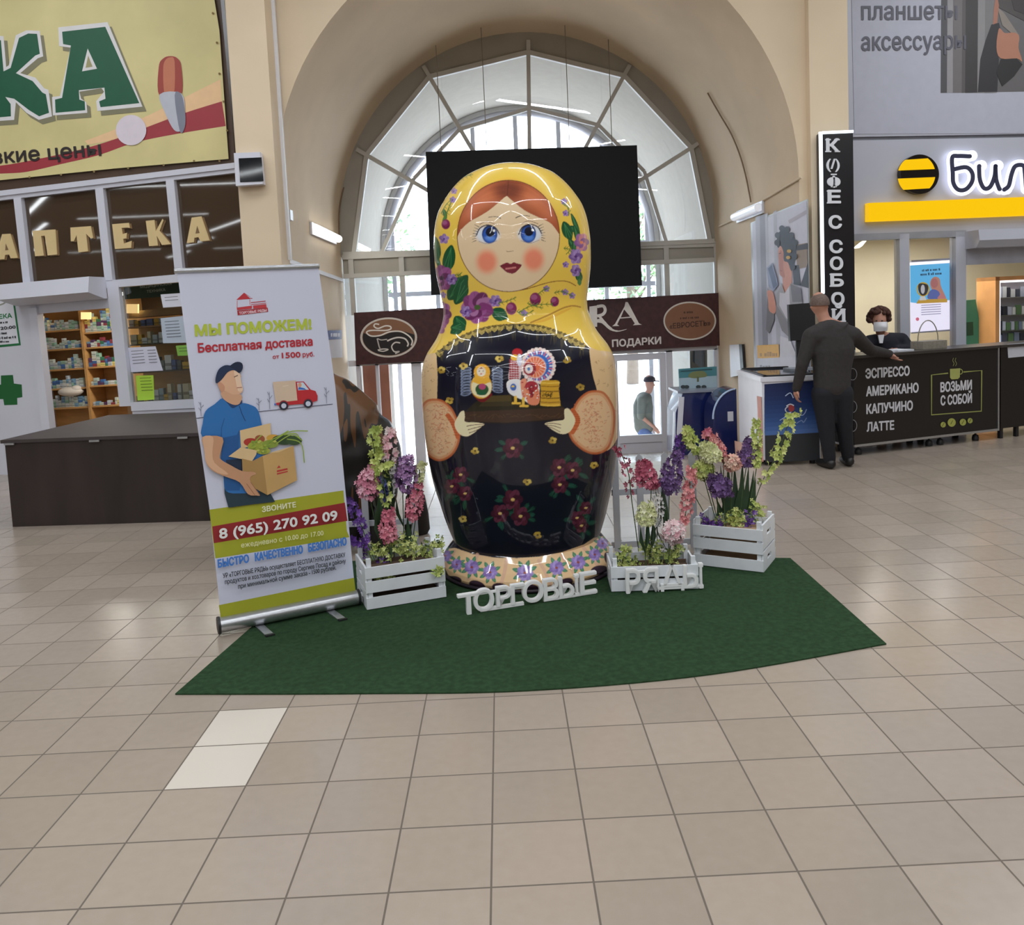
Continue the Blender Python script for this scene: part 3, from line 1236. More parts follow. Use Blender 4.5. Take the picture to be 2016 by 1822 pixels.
bloom(*pt(c6, 215, 1380), 24, 7, PUR, (60, 20, 50), squash=.6)
bloom(*pt(c6, 195, 1480), 17, 6, PUR, (90, 40, 80), squash=.6)
bloom(*pt(c6, 675, 1270), 12, 6, LIL, (60, 40, 110))
for x, y, r in ((810, 1335, 12.5), (1015, 1255, 13), (1180, 1275, 10), (250, 615, 10)):
    u, v = pt(c6, x, y)
    CV.ell((u, v), (r * .85, r), (124, 40, 84))
    CV.ell((u - r * .2, v - r * .3), (r * .5, r * .4), (154, 84, 126), .9)
    CV.line([(u - r * .6, v + r * .3), (u, v + r * .7), (u + r * .6, v + r * .3)], 1.6, (80, 24, 60))
for x, y in ((235, 740), (920, 1375), (1110, 1165), (1275, 960), (1260, 420), (1275, 520), (310, 405), (320, 330), (225, 1220), (1330, 1225), (1270, 1195)):
    u, v = pt(c6, x, y)
    bloom(u, v, 6.5, 5, LIL, (70, 50, 120))
bloom(*pt(c6, 235, 740), 10, 5, LIL, (70, 50, 120))
bloom(*pt(c6, 1410, 770), 18, 6, [(150, 100, 150), (196, 128, 132), (130, 84, 140)], (220, 130, 90), squash=.6)
bloom(*pt(c6, 1360, 890), 15, 6, LIL, (80, 40, 110), squash=.8)
bloom(*pt(c6, 1360, 1010), 12, 6, LIL, (80, 40, 110), squash=.7)
for q in (((870, 1370), (960, 1320), (1060, 1300), (1160, 1300)), ((700, 1290), (780, 1270), (850, 1240)), ((950, 1290), (1000, 1310), (1080, 1330)), ((1040, 1210), (1080, 1180), (1130, 1160)), ((1180, 1200), (1250, 1190), (1340, 1230)), ((860, 1360), (920, 1390), (1000, 1350)), ((210, 520), (250, 450), (300, 400)), ((330, 260), (400, 210), (480, 190)), ((1250, 440), (1290, 470), (1300, 540)), ((1260, 820), (1310, 830), (1280, 870)), ((330, 1050), (370, 1045), (350, 1060)), ((230, 560), (265, 500), (290, 430))):
    P = smooth_pts(c6(*q), 5)
    CV.line(P, 1.5, (74, 110, 48))
    for i in range(0, len(P) - 1, 2):
        for k in (-1, 1):
            CV.line([P[i], (P[i][0] + 5, P[i][1] + k * 5)], [1.8, .6], (88, 120, 52), .9)
# folds of the scarf
CV.line(smooth_pts(c6((880, 1180), (950, 1165), (1100, 1120), (1200, 1101), (1290, 1105), (1360, 1140)), 6), 1.5, (110, 62, 30))
CV.line(smooth_pts(c6((975, 1455), (1060, 1420), (1150, 1380), (1250, 1332), (1330, 1312), (1400, 1322)), 6), 3.0, (140, 92, 44), .75)
CV.poly(smooth_pts(c6((985, 1460), (1100, 1420), (1250, 1350), (1330, 1330), (1200, 1400), (1080, 1450)), 4, True), (206, 158, 58), .7)
# face
fcx, fcy = pt(c6, 785, 715)
FP = [(fcx + 437 / 4.338 * math.cos(a), fcy + 476 / 4.338 * math.sin(a)) for a in np.linspace(0, 2 * PI, 90)[:-1]]
CV.poly(FP, (216, 191, 156))
hair_in = smooth_pts(c6((343, 745), (365, 690), (400, 640), (460, 590), (540, 545), (620, 495), (700, 430), (745, 390), (772, 372)), 6) + smooth_pts(c6((772, 372), (800, 398), (850, 440), (930, 500), (1020, 545), (1100, 580), (1160, 620), (1222, 705)), 6)
top = [p for p in FP if p[1] < pt(c6, 0, 730)[1]]
top = sorted(top, key=lambda p: math.atan2(p[1] - fcy, p[0] - fcx), reverse=True)
CV.poly(hair_in + top, (156, 82, 52))
for q in range(150):
    t = rnd.random()
    sgn = rnd.choice((-1, 1))
    a0 = rnd.uniform(0, 1)
    x0, y0 = 785 + sgn * rnd.uniform(0, 40), 250 + a0 * 120
    x1, y1 = 785 + sgn * (230 + 170 * a0 * 1.1), 330 + a0 * 230
    xm, ym = 785 + sgn * (120 + 110 * a0), 262 + a0 * 165
    CV.line(smooth_pts(c6((x0, y0), (xm, ym), (x1, y1)), 5), 2.6, rnd.choice([(140, 70, 46), (176, 98, 62), (160, 84, 54), (128, 62, 42)]), .35)
for sgn in (-1, 1):
    CV.ell(pt(c6, 785 + sgn * 215, 400), (26, 15), (206, 120, 80), .75, 1.0, sgn * .6)
    CV.ell(pt(c6, 785 + sgn * 330, 520), (20, 11), (196, 110, 74), .7, 1.0, sgn * .8)
CV.ell(pt(c6, 785, 320), (26, 17), (104, 56, 46), .75, .6)
CV.line(c6((785, 250), (775, 370)), 1.6, (90, 48, 40), .8)
CV.poly(hair_in[:3] + FP[:0] + hair_in[3:] + c6((1200, 800), (785, 1100), (380, 800)), (216, 191, 156))
CV.line(FP + [FP[0]], 1.6, (96, 56, 40), .9)
for k, (ix, iy, wx) in enumerate(((625, 692, 608), (955, 686, 968))):
    w0 = pt(c6, wx, iy + 12)
    CV.ell(w0, (23, 17), (204, 212, 226), .9, .25)
    c0 = pt(c6, ix, iy + 8)
    CV.ell(c0, (15.2, 18), (24, 40, 84))
    CV.ell((c0[0], c0[1] + 2), (13.6, 15.5), (42, 82, 166), 1, .15)
    CV.ell((c0[0] + 1, c0[1] + 8), (9, 6), (92, 138, 214), .8, .5)
    CV.ell((c0[0] + 1, c0[1] - 4), (8.8, 9.2), (12, 14, 34))
    CV.ell((c0[0] + 8.5, c0[1] - 7), (2.6, 2.4), (240, 244, 250))
    s_ = -1 if k == 0 else 1
    lid = smooth_pts([(w0[0] - 22, w0[1] + 1), (w0[0] - 15, w0[1] - 13), (w0[0], w0[1] - 19), (w0[0] + 15, w0[1] - 14), (w0[0] + 23, w0[1] - 1)], 5)
    CV.line(lid, 2.0, (34, 26, 30))
    CV.line(smooth_pts([(w0[0] - 16, w0[1] - 20), (w0[0] - 2, w0[1] - 26), (w0[0] + 16, w0[1] - 20)], 5), 1.1, (120, 84, 66))
    CV.line(smooth_pts([(w0[0] - 18, w0[1] + 13), (w0[0], w0[1] + 18), (w0[0] + 18, w0[1] + 12)], 5), 1.0, (150, 130, 120))
    for i in range(7):
        y = w0[1] - 15 + i * 4.4
        CV.line([(w0[0] + s_ * (17 + min(i, 3) * 2), y), (w0[0] + s_ * (26 + min(i, 4) * 1.2), y - 5 + i * 1.4)], [1.4, .5], (34, 26, 30))
CV.line(smooth_pts(c6((615, 556), (655, 549), (690, 553), (718, 564)), 5), [1.0] * 10 + [1.8] * 6, (60, 44, 40))
CV.line(smooth_pts(c6((848, 560), (880, 546), (920, 540), (966, 546)), 5), [1.8] * 6 + [1.0] * 10, (60, 44, 40))
CV.ell(pt(c6, 600, 935), (19.5, 22), (224, 128, 100), .95, .45)
CV.ell(pt(c6, 1000, 915), (19.5, 22), (224, 128, 100), .95, .45)
CV.line(smooth_pts(c6((768, 845), (785, 850), (800, 846), (826, 843)), 5), 1.1, (130, 100, 84))
CV.poly(smooth_pts(c6((715, 972), (750, 950), (775, 942), (805, 954), (832, 940), (860, 950), (898, 964), (868, 1005), (840, 1030), (808, 1036), (770, 1024), (742, 1000)), 4, True), (116, 30, 46))
CV.line(c6((712, 972), (898, 963)), 1.2, (90, 24, 40))
CV.line(smooth_pts(c6((765, 995), (805, 990), (845, 984)), 4), 3.2, (196, 122, 118), .9)
# skirt flowers
for (x, y, r), al_ in zip([(960, 150, 21), (490, 390, 16), (410, 495, 15), (530, 560, 15), (960, 615, 21), (845, 740, 19), (1030, 765, 20), (1380, 325, 19), (1500, 350, 18), (1385, 480, 18), (1620, 690, 14), (1540, 780, 15), (1580, 850, 15)], range(20)):
    u, v = pt(cB, x, y)
    for q in range(5):
        a = rnd.uniform(0, 2 * PI)
        leaf(u + r * .7 * math.cos(a), v + r * .7 * math.sin(a), a, rnd.uniform(14, 24), 9, rnd.choice([(18, 40, 34), (22, 54, 44), (28, 66, 56)]), (40, 84, 70))
for x, y, r in [(960, 150, 20), (490, 390, 16), (410, 495, 15), (530, 560, 15), (960, 615, 20), (845, 740, 18), (1030, 765, 19), (1380, 325, 18), (1500, 350, 17), (1385, 480, 17), (1620, 690, 13), (1540, 780, 14), (1580, 850, 14)]:
    u, v = pt(cB, x, y)
    bloom(u, v, r, 6, MAU, (196, 160, 92), squash=.95)
    CV.line([(u - 3, v), (u + 3, v - 1)], 1.4, (226, 200, 130))
# foot ring
CV.poly([(790, 1068)] + cB((330, 1060), (440, 1050), (600, 1105), (800, 1138), (1000, 1142), (1200, 1128), (1400, 1090), (1600, 1020), (1690, 960), (1800, 940)) + [(1240, 1060), (1240, 1190), (790, 1190)], (214, 180, 138))
for x0, y0, x1, y1 in ((430, 1080, 330, 1250), (640, 1110, 560, 1330), (905, 1150, 850, 1390), (1195, 1165, 1310, 1400), (1400, 1120, 1540, 1330), (1600, 1050, 1740, 1230)):
    CV.line(cB((x0, y0), ((x0 + x1) / 2 + 8, (y0 + y1) / 2), (x1, y1)), 7, (202, 160, 136), .8)
for x, y, r in ((350, 1120, 12), (455, 1200, 11), (590, 1225, 14), (755, 1270, 14), (1070, 1275, 16), (1355, 1230, 14), (1550, 1180, 14), (1700, 1110, 12), (1770, 1010, 11)):
    u, v = pt(cB, x, y)
    for q in range(8):
        a = 2 * PI * q / 8 + .3
        leaf(u + r * .6 * math.cos(a), v + r * .6 * math.sin(a), a, r * 1.05, r * .5, (58, 112, 84), (96, 150, 110))
    bloom(u, v, r, 7, [(140, 118, 178), (160, 140, 196), (122, 98, 160)], (140, 70, 60))
for x, y, a in ((420, 1345, .0), (640, 1390, .35), (850, 1410, .2), (1120, 1420, 0), (1430, 1370, -.4), (1740, 1250, -.15), (1835, 1160, 1.1), (330, 1290, 1.2)):
    CV.ell(pt(cB, x, y), (17, 9), (52, 34, 48), rot=a)
CV.blur()

# ---- doll geometry: surface of revolution about a slightly leaning axis
DY = 5.42
DB = py(1040, 1112, DY)
DB.z = 0.024
dtop = py(1000, 322, DY)
DZ = (dtop - DB).normalized()
DH = (dtop - DB).length
silh = [(322, 1), (325, 28), (331, 53), (339, 73), (348, 90), (369, 113), (390, 129), (415, 143), (440, 150), (461, 153), (485, 154.5), (510, 154), (535, 152), (555, 149), (580, 144.5), (600, 142), (615, 142.5), (630, 146), (646, 152), (658, 158), (669, 165.5), (688, 179), (709, 188), (730, 191.5), (753, 193), (775, 193.3), (796, 192.8), (840, 191), (884, 187), (910, 183.5), (931, 180), (956, 174), (981, 167), (1014, 158), (1046, 147), (1079, 133), (1096, 127)]


def axis_pt(h):
    return DB + DZ * h


def height_of(v):
    lo, hi = -0.3, 3.2
    for _ in range(40):
        mid_ = (lo + hi) / 2
        if proj(axis_pt(mid_))[1] > v:
            lo = mid_
        else:
            hi = mid_
    return (lo + hi) / 2


prof = []
for v, hw in silh:
    h = height_of(v)
    P_ = axis_pt(h)
    d = (P_ - EYE).length
    r = hw / FPX * (P_ - EYE).dot(M3 @ Vector((0, 0, -1)))
    r = r / math.sqrt(1 + (r / d) ** 2)
    prof.append((h, r))
prof = prof[::-1]
ph_ = np.array([p[0] for p in prof])
pr_ = np.array([p[1] for p in prof])
ax_x = DZ.orthogonal().normalized()
ax_x = Vector((1, 0, 0)) - DZ * DZ.x
ax_x.normalize()
ax_y = DZ.cross(ax_x)


def painted_lathe(name, hs, rs, parent, mt, ncol=560, plain=None, nback=40):
    """lathe with a dense front; colours come from the painted canvas"""
    front = np.linspace(-PI, 0, ncol)
    back = np.linspace(0, PI, nback + 2)[1:-1]
    th = np.concatenate([front, back])
    nt_, nr_ = len(th), len(hs)
    T, Hh = np.meshgrid(th, hs)
    Rr = np.repeat(rs[:, None], nt_, 1)
    X = np.array(ax_x)[None, None] * (Rr * np.cos(T))[..., None] + np.array(ax_y)[None, None] * (Rr * np.sin(T))[..., None] + np.array(DZ)[None, None] * Hh[..., None] + np.array(DB)[None, None]
    P = X.reshape(-1, 3)
    me = bpy.data.meshes.new(name)
    nv = nt_ * nr_
    idx = np.arange(nv).reshape(nr_, nt_)
    a = idx[:-1, :]
    b = np.roll(idx, -1, 1)[:-1, :]
    c = np.roll(idx, -1, 1)[1:, :]
    d = idx[1:, :]
    F = np.stack([a, b, c, d], -1).reshape(-1, 4)
    me.vertices.add(nv)
    me.vertices.foreach_set('co', (P - np.array(parent.location)).astype(np.float32).ravel())
    me.loops.add(F.size)
    me.loops.foreach_set('vertex_index', F.astype(np.int32).ravel())
    me.polygons.add(len(F))
    me.polygons.foreach_set('loop_start', np.arange(0, F.size, 4, dtype=np.int32))
    me.polygons.foreach_set('use_smooth', np.ones(len(F), bool))
    me.update(calc_edges=True)
    me.validate()
    # pixel of every vertex
    q = (P - np.array(EYE)) @ np.array(M3)
    u = PCX + FPX * q[:, 0] / -q[:, 2]
    v = PCY - FPX * q[:, 1] / -q[:, 2]
    col = CV.sample(u, v)
    bk = (np.sin(T).reshape(-1) > 0.02)
    # the unseen back carries the plain ground colours
    hh = Hh.reshape(-1)
    for lo, hi, c_ in plain:
        s_ = bk & (hh >= lo) & (hh < hi)
        col[s_] = lin(c_)
    col = np.minimum(0.9, col * GAIN)
    ca = me.color_attributes.new('paint', 'FLOAT_COLOR', 'POINT')
    ca.data.foreach_set('color', np.concatenate([col, np.ones((nv, 1), np.float32)], 1).astype(np.float32).ravel())
    me.materials.append(mt)
    o = bpy.data.objects.new(name, me)
    link(o, parent)
    return o


lacquer = mat('lacquered_paint', (255, 255, 255), 0.3, coat=0.75, attr='paint', spec=0.15)
doll = thing('nesting_doll', 'giant painted wooden nesting doll in yellow flowered headscarf holding a tray, on green carpet', 'nesting doll', tuple(DB))
hs = np.concatenate([np.linspace(ph_[0], ph_[-1] - .06, 690), ph_[-1] - .06 + .06 * (1 - (1 - np.linspace(0, 1, 50)[1:]) ** 2)])


def pchip(x, xs, ys):
    h = np.diff(xs)
    dl = np.diff(ys) / h
    m_ = np.zeros_like(xs)
    m_[1:-1] = np.where(dl[:-1] * dl[1:] > 0, 2 * dl[:-1] * dl[1:] / (dl[:-1] + dl[1:] + 1e-12), 0)
    m_[0], m_[-1] = dl[0], dl[-1]
    i = np.clip(np.searchsorted(xs, x) - 1, 0, len(xs) - 2)
    t = (x - xs[i]) / h[i]
    return ((1 + 2 * t) * (1 - t) ** 2) * ys[i] + t * (1 - t) ** 2 * h[i] * m_[i] + t * t * (3 - 2 * t) * ys[i + 1] + t * t * (t - 1) * h[i] * m_[i + 1]


rs_ = pchip(hs, ph_, pr_)
rs_[-1] = 0.002
scarf_h = height_of(700)
painted_lathe('body', hs, rs_, doll, lacquer, plain=((-1, scarf_h, NAVY), (scarf_h, 9, YEL)))
bh = np.linspace(0, 0.22, 70)
br = np.interp(bh, [0, .012, .03, .06, .10, .15, .19, .215, .22], [.550, .575, .584, .580, .558, .520, .486, .46, .39])
painted_lathe('foot_ring', bh, br, doll, lacquer, plain=((-1, 9, (214, 180, 138)),))
m = MB()
m.lathe([(.30, -.012), (.583, -.012), (.588, .004), (.563, .012), (.3, .012)], DB, mat('dark_plinth', (34, 24, 34), .5), 64)
m.build('plinth', doll)

# ================================================================== CARPET
turf = mat('green_carpet', (40, 61, 40), 0.95, var=0.22, scale=34, bump=0.6, spec=0.1)
c_ = [ph(345, 1369), ph(1745, 1270), ph(1556, 1101), ph(655, 1092)]
fr = smooth_pts([tuple(ph(*q))[:2] for q in ((345, 1369), (700, 1368), (1040, 1362), (1400, 1330), (1745, 1270))], 8)
bk = [tuple(q)[:2] for q in (ph(1556, 1101), ph(1200, 1096), ph(900, 1094), ph(640, 1110))]
m = MB()
m.prism([(x, y, 0.001) for x, y in fr + bk], (0, 0, 0.006), turf)
m.build('carpet', label='dark green artificial grass carpet laid on the tiles under the doll', cat='carpet')

# ================================================================== ROLL-UP BANNER
alu = mat('brushed_aluminium', (176, 178, 182), 0.32, metal=0.85, var=0.08, scale=3, stretch=(1, 40, 40))
black_plastic = mat('black_plastic', (30, 30, 32), 0.45, var=0.05)
b0, b1 = ph(432, 1240, .03), ph(704, 1184, .03)
bang = math.atan2(b1.y - b0.y, b1.x - b0.x)
BP = Plane((b0.x, b0.y, 0), bang)
rb = thing('roll_up_banner', 'white and green roll-up advertising banner stand with delivery man picture', 'banner stand', (b0.x, b0.y, 0))
ban = MB()
A = Art(BP, 0.0, 0.0002, ban)
WHT = (196, 199, 218)
film = mat('banner_film', WHT, 0.35, var=0.02, scale=2)
A.poly([(349, 535), (627, 526), (660, 760), (700, 1172), (436, 1226), (412, 1000), (380, 780)], film)
Mq = lambda pts, k: [(a[0] + (b[0] - a[0]) * k, a[1] + (b[1] - a[1]) * k) for a, b in zip(pts[:-1], pts[1:])]
OL = (158, 160, 42)
A.poly([(412, 1004), (676, 966), (683, 1046), (688, 1058), (424, 1100)], OL)
A.poly([(418, 1037), (679, 990), (684, 1026), (421, 1070)], (140, 36, 40))
A.poly([(431, 1192), (697, 1138), (701, 1172), (436, 1226)], OL)
GT, RT = (170, 184, 64), (172, 36, 50)
# market emblem
A.poly([(466, 590), (480, 577), (493, 588)], (176, 44, 54))
A.line([(480, 577), (497, 588), (466, 590)], 1.4, (176, 44, 54))
A.line([(467, 592), (467, 606)], 1.2, (200, 110, 116))
A.line([(492, 590), (492, 600)], 1.2, (200, 110, 116))
A.line([(494, 596), (523, 593)], 1.6, (176, 60, 70))
A.line([(494, 600), (524, 597)], 1.4, (190, 90, 98))
A.poly([(466, 606), (496, 602), (496, 608), (467, 611)], (180, 54, 62))
A.poly([(498, 602), (524, 599), (525, 606), (499, 608)], (180, 54, 62))
A.poly([(467, 612), (527, 606), (528, 614), (468, 621)], (156, 40, 50))
A.text('ТОРГОВЫЕ РЯДЫ', (471, 619.5), (525, 613.5), 5.2, (224, 200, 208), .03)
A.text('МЫ ПОМОЖЕМ!', (384, 663), (614, 649), 23, GT, .06)
A.text('Бесплатная доставка', (390, 695), (616, 681), 18.5, RT, .04)
A.text('от', (537, 707), (550, 706), 8, RT, .03)
A.text('1500', (555, 706), (592, 704), 12, RT, .04)
A.text('руб.', (596, 703), (619, 702), 9.5, RT, .03)
cb = crop(340, 500, 3.645)
# road line, little trees, van
A.line([(386, 824), (402, 822)], 1.2, (60, 64, 84))
A.line([(508, 811), (655, 796)], 1.2, (60, 64, 84))
for x, y, h in ((396, 820, 28), (510, 808, 24), (531, 806, 34), (643, 795, 32)):
    A.line([(x, y), (x - 1, y - h)], 1.0, (120, 124, 140))
    for q in range(3):
        A.line([(x - .5, y - h * (.4 + .2 * q)), (x + (5 if q % 2 else -5), y - h * (.6 + .2 * q))], 1.0, (120, 124, 140))
A.poly(cb((718, 920), (885, 908), (896, 1055), (740, 1075)), (200, 178, 156))
A.line(cb((790, 950), (830, 946)), .8, (220, 204, 190))
A.poly(cb((740, 1085), (742, 1070), (895, 1052), (882, 918), (940, 916), (990, 975), (1025, 985), (1040, 1020), (1038, 1055), (960, 1075), (800, 1088)), (178, 38, 46))
A.poly(cb((892, 925), (936, 922), (978, 975), (900, 980)), (190, 206, 232))
A.poly(cb((900, 975), (905, 955), (945, 965), (960, 976)), (50, 100, 180))
A.ell(cb((912, 942))[0], (3.6, 4.6), (206, 150, 120))
A.poly(cb((728, 1075), (742, 1073), (742, 1088), (730, 1088)), (70, 110, 190))
for c in ((797, 1087), (972, 1072)):
    A.ell(cb(c)[0], (9.6, 9.6), (150, 30, 40))
    A.ell(cb((c[0], c[1] + 4))[0], (8.6, 8.6), (34, 40, 56))
    A.ell(cb((c[0], c[1] + 4))[0], (5, 5), (190, 196, 214))
# the delivery man
BLU, BLU2, BLU3 = (40, 104, 168), (30, 82, 140), (24, 58, 104)
A.poly(cb((368, 1600), (480, 1640), (690, 1700), (735, 1780), (560, 1800), (400, 1822), (372, 1720)), (34, 54, 66))
A.poly(smooth_pts(cb((365, 1035), (300, 1080), (235, 1130), (215, 1220), (212, 1312), (360, 1320), (350, 1450), (365, 1600), (380, 1700), (470, 1720), (660, 1690), (690, 1500), (640, 1230), (610, 1120), (560, 1085), (495, 1072), (430, 1105)), 3, True), BLU)
A.poly(cb((362, 1320), (460, 1300), (480, 1260), (470, 1480), (500, 1570), (480, 1700), (380, 1700), (365, 1600), (345, 1470)), BLU2)
A.poly(cb((380, 1480), (500, 1470), (500, 1570), (400, 1540)), (30, 44, 66))
A.poly(smooth_pts(cb((365, 1035), (400, 1080), (430, 1108), (470, 1090), (497, 1072), (490, 1045), (430, 1060)), 3, True), BLU3)
A.line(cb((478, 1092), (498, 1150), (522, 1200)), 1.3, BLU3)
A.line(cb((360, 1320), (345, 1400), (350, 1250), (372, 1180)), 1.4, BLU2)
A.poly(smooth_pts(cb((355, 985), (362, 1040), (430, 1082), (480, 1075), (490, 1010)), 3, True), (196, 152, 122))
A.poly(smooth_pts(cb((335, 930), (360, 860), (400, 825), (450, 830), (480, 860), (490, 880), (484, 900), (496, 940), (490, 960), (504, 980), (480, 1005), (430, 1008), (380, 985), (340, 975)), 3, True), (206, 164, 134))
A.poly(smooth_pts(cb((440, 830), (478, 856), (488, 900), (496, 940), (503, 978), (470, 985), (450, 900)), 3, True), (222, 190, 164))
A.poly(smooth_pts(cb((322, 930), (342, 920), (372, 950), (368, 985), (345, 990)), 3, True), (190, 140, 112))
A.line(cb((440, 885), (468, 872)), 1.8, (110, 84, 70))
A.line(cb((460, 962), (498, 958)), 1.4, (150, 90, 80))
A.poly(smooth_pts(cb((312, 930), (308, 890), (330, 830), (375, 800), (425, 800), (470, 776), (500, 790), (502, 825), (478, 855), (440, 835), (395, 850), (350, 905)), 3, True), (28, 44, 74))
A.poly(smooth_pts(cb((410, 810), (450, 778), (490, 780), (503, 808), (478, 856), (455, 835)), 3, True), (20, 32, 58))
# carton, vegetables, arm
KR, KR2, KR3 = (186, 150, 96), (160, 126, 76), (206, 178, 134)
A.poly(cb((482, 1268), (703, 1215), (706, 1340), (490, 1400)), KR3)
for c, r, k in (((560, 1352), (14, 8), (164, 50, 40)), ((625, 1330), (10, 8), (150, 80, 50)), ((720, 1322), (13, 7), (196, 150, 60)), ((800, 1335), (24, 10), (44, 66, 40)), ((870, 1340), (16, 9), (52, 76, 44)), ((610, 1385), (20, 12), (148, 158, 60)), ((700, 1365), (16, 8), (128, 146, 58)), ((650, 1415), (14, 7), (156, 164, 66))):
    A.ell(cb(c)[0], r, k)
for q in ((690, 1370, 830, 1280, 970, 1272), (740, 1365, 850, 1300, 930, 1340), (820, 1330, 920, 1360, 945, 1500), (800, 1300, 880, 1290, 915, 1330), (560, 1400, 600, 1340, 640, 1300), (700, 1340, 780, 1300, 830, 1270)):
    A.line(smooth_pts(cb(q[:2], q[2:4], q[4:]), 5), 2.0, (142, 164, 66))
for q in range(24):
    x, y = random.uniform(560, 740), random.uniform(1340, 1430)
    A.ell(cb((x, y))[0], (3.2, 2.4), random.choice([(150, 164, 62), (120, 146, 56), (172, 178, 84)]), 8)
A.poly(cb((400, 1455), (490, 1388), (605, 1412), (600, 1440), (570, 1488)), KR3)
A.poly(cb((497, 1470), (572, 1488), (645, 1450), (680, 1732), (505, 1640)), KR2)
A.poly(cb((645, 1450), (868, 1378), (893, 1625), (680, 1732)), KR)
A.poly(cb((690, 1430), (868, 1378), (760, 1425)), KR3)
A.poly(cb((748, 1540), (762, 1518), (775, 1535)), (176, 50, 50))
A.poly(cb((748, 1555), (822, 1538), (826, 1550), (748, 1568)), (176, 50, 50))
A.poly(cb((748, 1575), (826, 1558), (826, 1566), (748, 1586)), (176, 50, 50))
A.poly(smooth_pts(cb((216, 1315), (358, 1318), (345, 1420), (340, 1470), (420, 1520), (500, 1560), (580, 1566), (596, 1582), (560, 1600), (560, 1640), (625, 1728), (600, 1735), (540, 1725), (480, 1640), (380, 1600), (290, 1560), (240, 1500), (225, 1400)), 3, True), (184, 138, 106))
A.poly(smooth_pts(cb((216, 1315), (290, 1316), (285, 1420), (300, 1500), (400, 1580), (320, 1570), (242, 1500), (226, 1400)), 3, True), (204, 162, 130))
for q in ((560, 1640, 622, 1728), (530, 1650, 590, 1732)):
    A.line(cb(q[:2], q[2:]), 1.0, (140, 96, 72))
A.text('ЗВОНИТЕ', (516, 1009), (583, 999), 11, (226, 226, 196), .03)
A.text('8 (965) 270 92 09', (432, 1062), (665, 1024), 21, (232, 228, 236), .04)
A.text('ежедневно с 10.00 до 17.00', (475, 1079), (637, 1054), 10, (222, 222, 176), .01)
A.text('БЫСТРО', (429, 1119), (491, 1108), 17, (64, 118, 196), .05)
A.text('КАЧЕСТВЕННО', (502, 1106), (597, 1090), 17, (64, 118, 196), .05)
A.text('БЕЗОПАСНО', (607, 1088), (683, 1074), 17, (64, 118, 196), .05)
A.text('УР «ТОРГОВЫЕ РЯДЫ» осуществляет БЕСПЛАТНУЮ ДОСТАВКУ', (439, 1139), (680, 1097), 9.5, (62, 64, 74), .03)
A.text('продуктов и хоз.товаров по городу Сергиев Посад и району', (443, 1151), (681, 1109), 9.5, (62, 64, 74), .03)
A.text('при минимальной сумме заказа - 1500 рублей.', (469, 1160), (662, 1122), 9.5, (62, 64, 74), .03)
ban.build('printed_panel', rb)
m = MB()
m.tube([BP.w(343, 534, .0), BP.w(628, 524, .0)], .014, alu, 10)
m.build('top_rail', rb)
m = MB()
ca_, cb_ = BP.w(434, 1237, 0), BP.w(703, 1181, 0)
ca_.z = cb_.z = 0.055
m.tube([ca_, cb_], .043, alu, 20)
cas = m.build('cassette', rb)
m = MB()
dxy = (cb_ - ca_).normalized()
m.tube([ca_ - dxy * .015, ca_], .047, black_plastic, 20)
m.build('end_cap', cas)
m = MB()
m.tube([cb_, cb_ + dxy * .015], .047, black_plastic, 20)
m.build('end_cap', cas)
nb = BP.n
for u, v in ((505, 1224), (642, 1195)):
    c = ph(u, v, 0.01)
    t = (c - ca_).dot(dxy)
    base = ca_ + dxy * t
    m = MB()
    a = Vector((base.x, base.y, .0085))
    fd = (Vector(nb) + dxy * .12).normalized()
    m.obox(a - dxy * .022 - fd * .2, dxy * .044, fd * .40, Vector((0, 0, .006)), alu)
    m.obox(a - dxy * .024 + fd * .19, dxy * .048, fd * .02, Vector((0, 0, .009)), black_plastic)
    m.build('foot', cas)
m = MB()
top = BP.w(486, 531, -.02)
bot = BP.w(566, 1210, -.02)
bot.z = .06
m.tube([bot, top], .009, alu, 8)
m.build('support_pole', rb)

# ================================================================== WHITE WORD SIGNS
sign_white = mat('white_sign_board', (238, 240, 244), 0.4, var=0.02)


def word_sign(letters, L0, R0, label, depth=0.024, z0=0.009):
    """letters = [(text, u0, v0, u1, v1, cap px)] standing on the carpet"""
    A0, B0 = ph(*L0, z0), ph(*R0, z0)
    ang = math.atan2(B0.y - A0.y, B0.x - A0.x)
    P = Plane((A0.x, A0.y, z0), ang)
    t = thing('word_sign', label, 'sign', (A0.x, A0.y, z0))
    for ch, x0, x1, h, zb in letters:
        m = MB()
        W_ = (B0 - A0).length
        if ch == 'Д':
            a_, b_, q, hh = x0 * W_, x1 * W_, .02, h * 1.08
            w_ = b_ - a_
            for pl_ in ([(a_ + .1 * w_, .03), (a_ + .1 * w_ + q, .03), (a_ + .56 * w_, hh), (a_ + .44 * w_, hh)], [(a_ + .9 * w_ - q, .03), (a_ + .9 * w_, .03), (a_ + .56 * w_, hh), (a_ + .44 * w_, hh)],
                        [(a_, .02), (b_, .02), (b_, .038), (a_, .038)], [(a_, -.006), (a_ + .019, -.006), (a_ + .019, .02), (a_, .02)], [(b_ - .019, -.006), (b_, -.006), (b_, .02), (b_ - .019, .02)]):
                m.prism([P.p(x, z + .006, 0) for x, z in pl_], P.n * depth, sign_white)
            m.build('letter', t)
            continue
        put_text(m, ch, P.p(x0 * W_, zb, 0), P.p(x1 * W_, zb, 0), P.ez, h * 1.1, sign_white, P.n, depth, .026)
        m.build('letter', t)
    return P, (B0 - A0).length, t


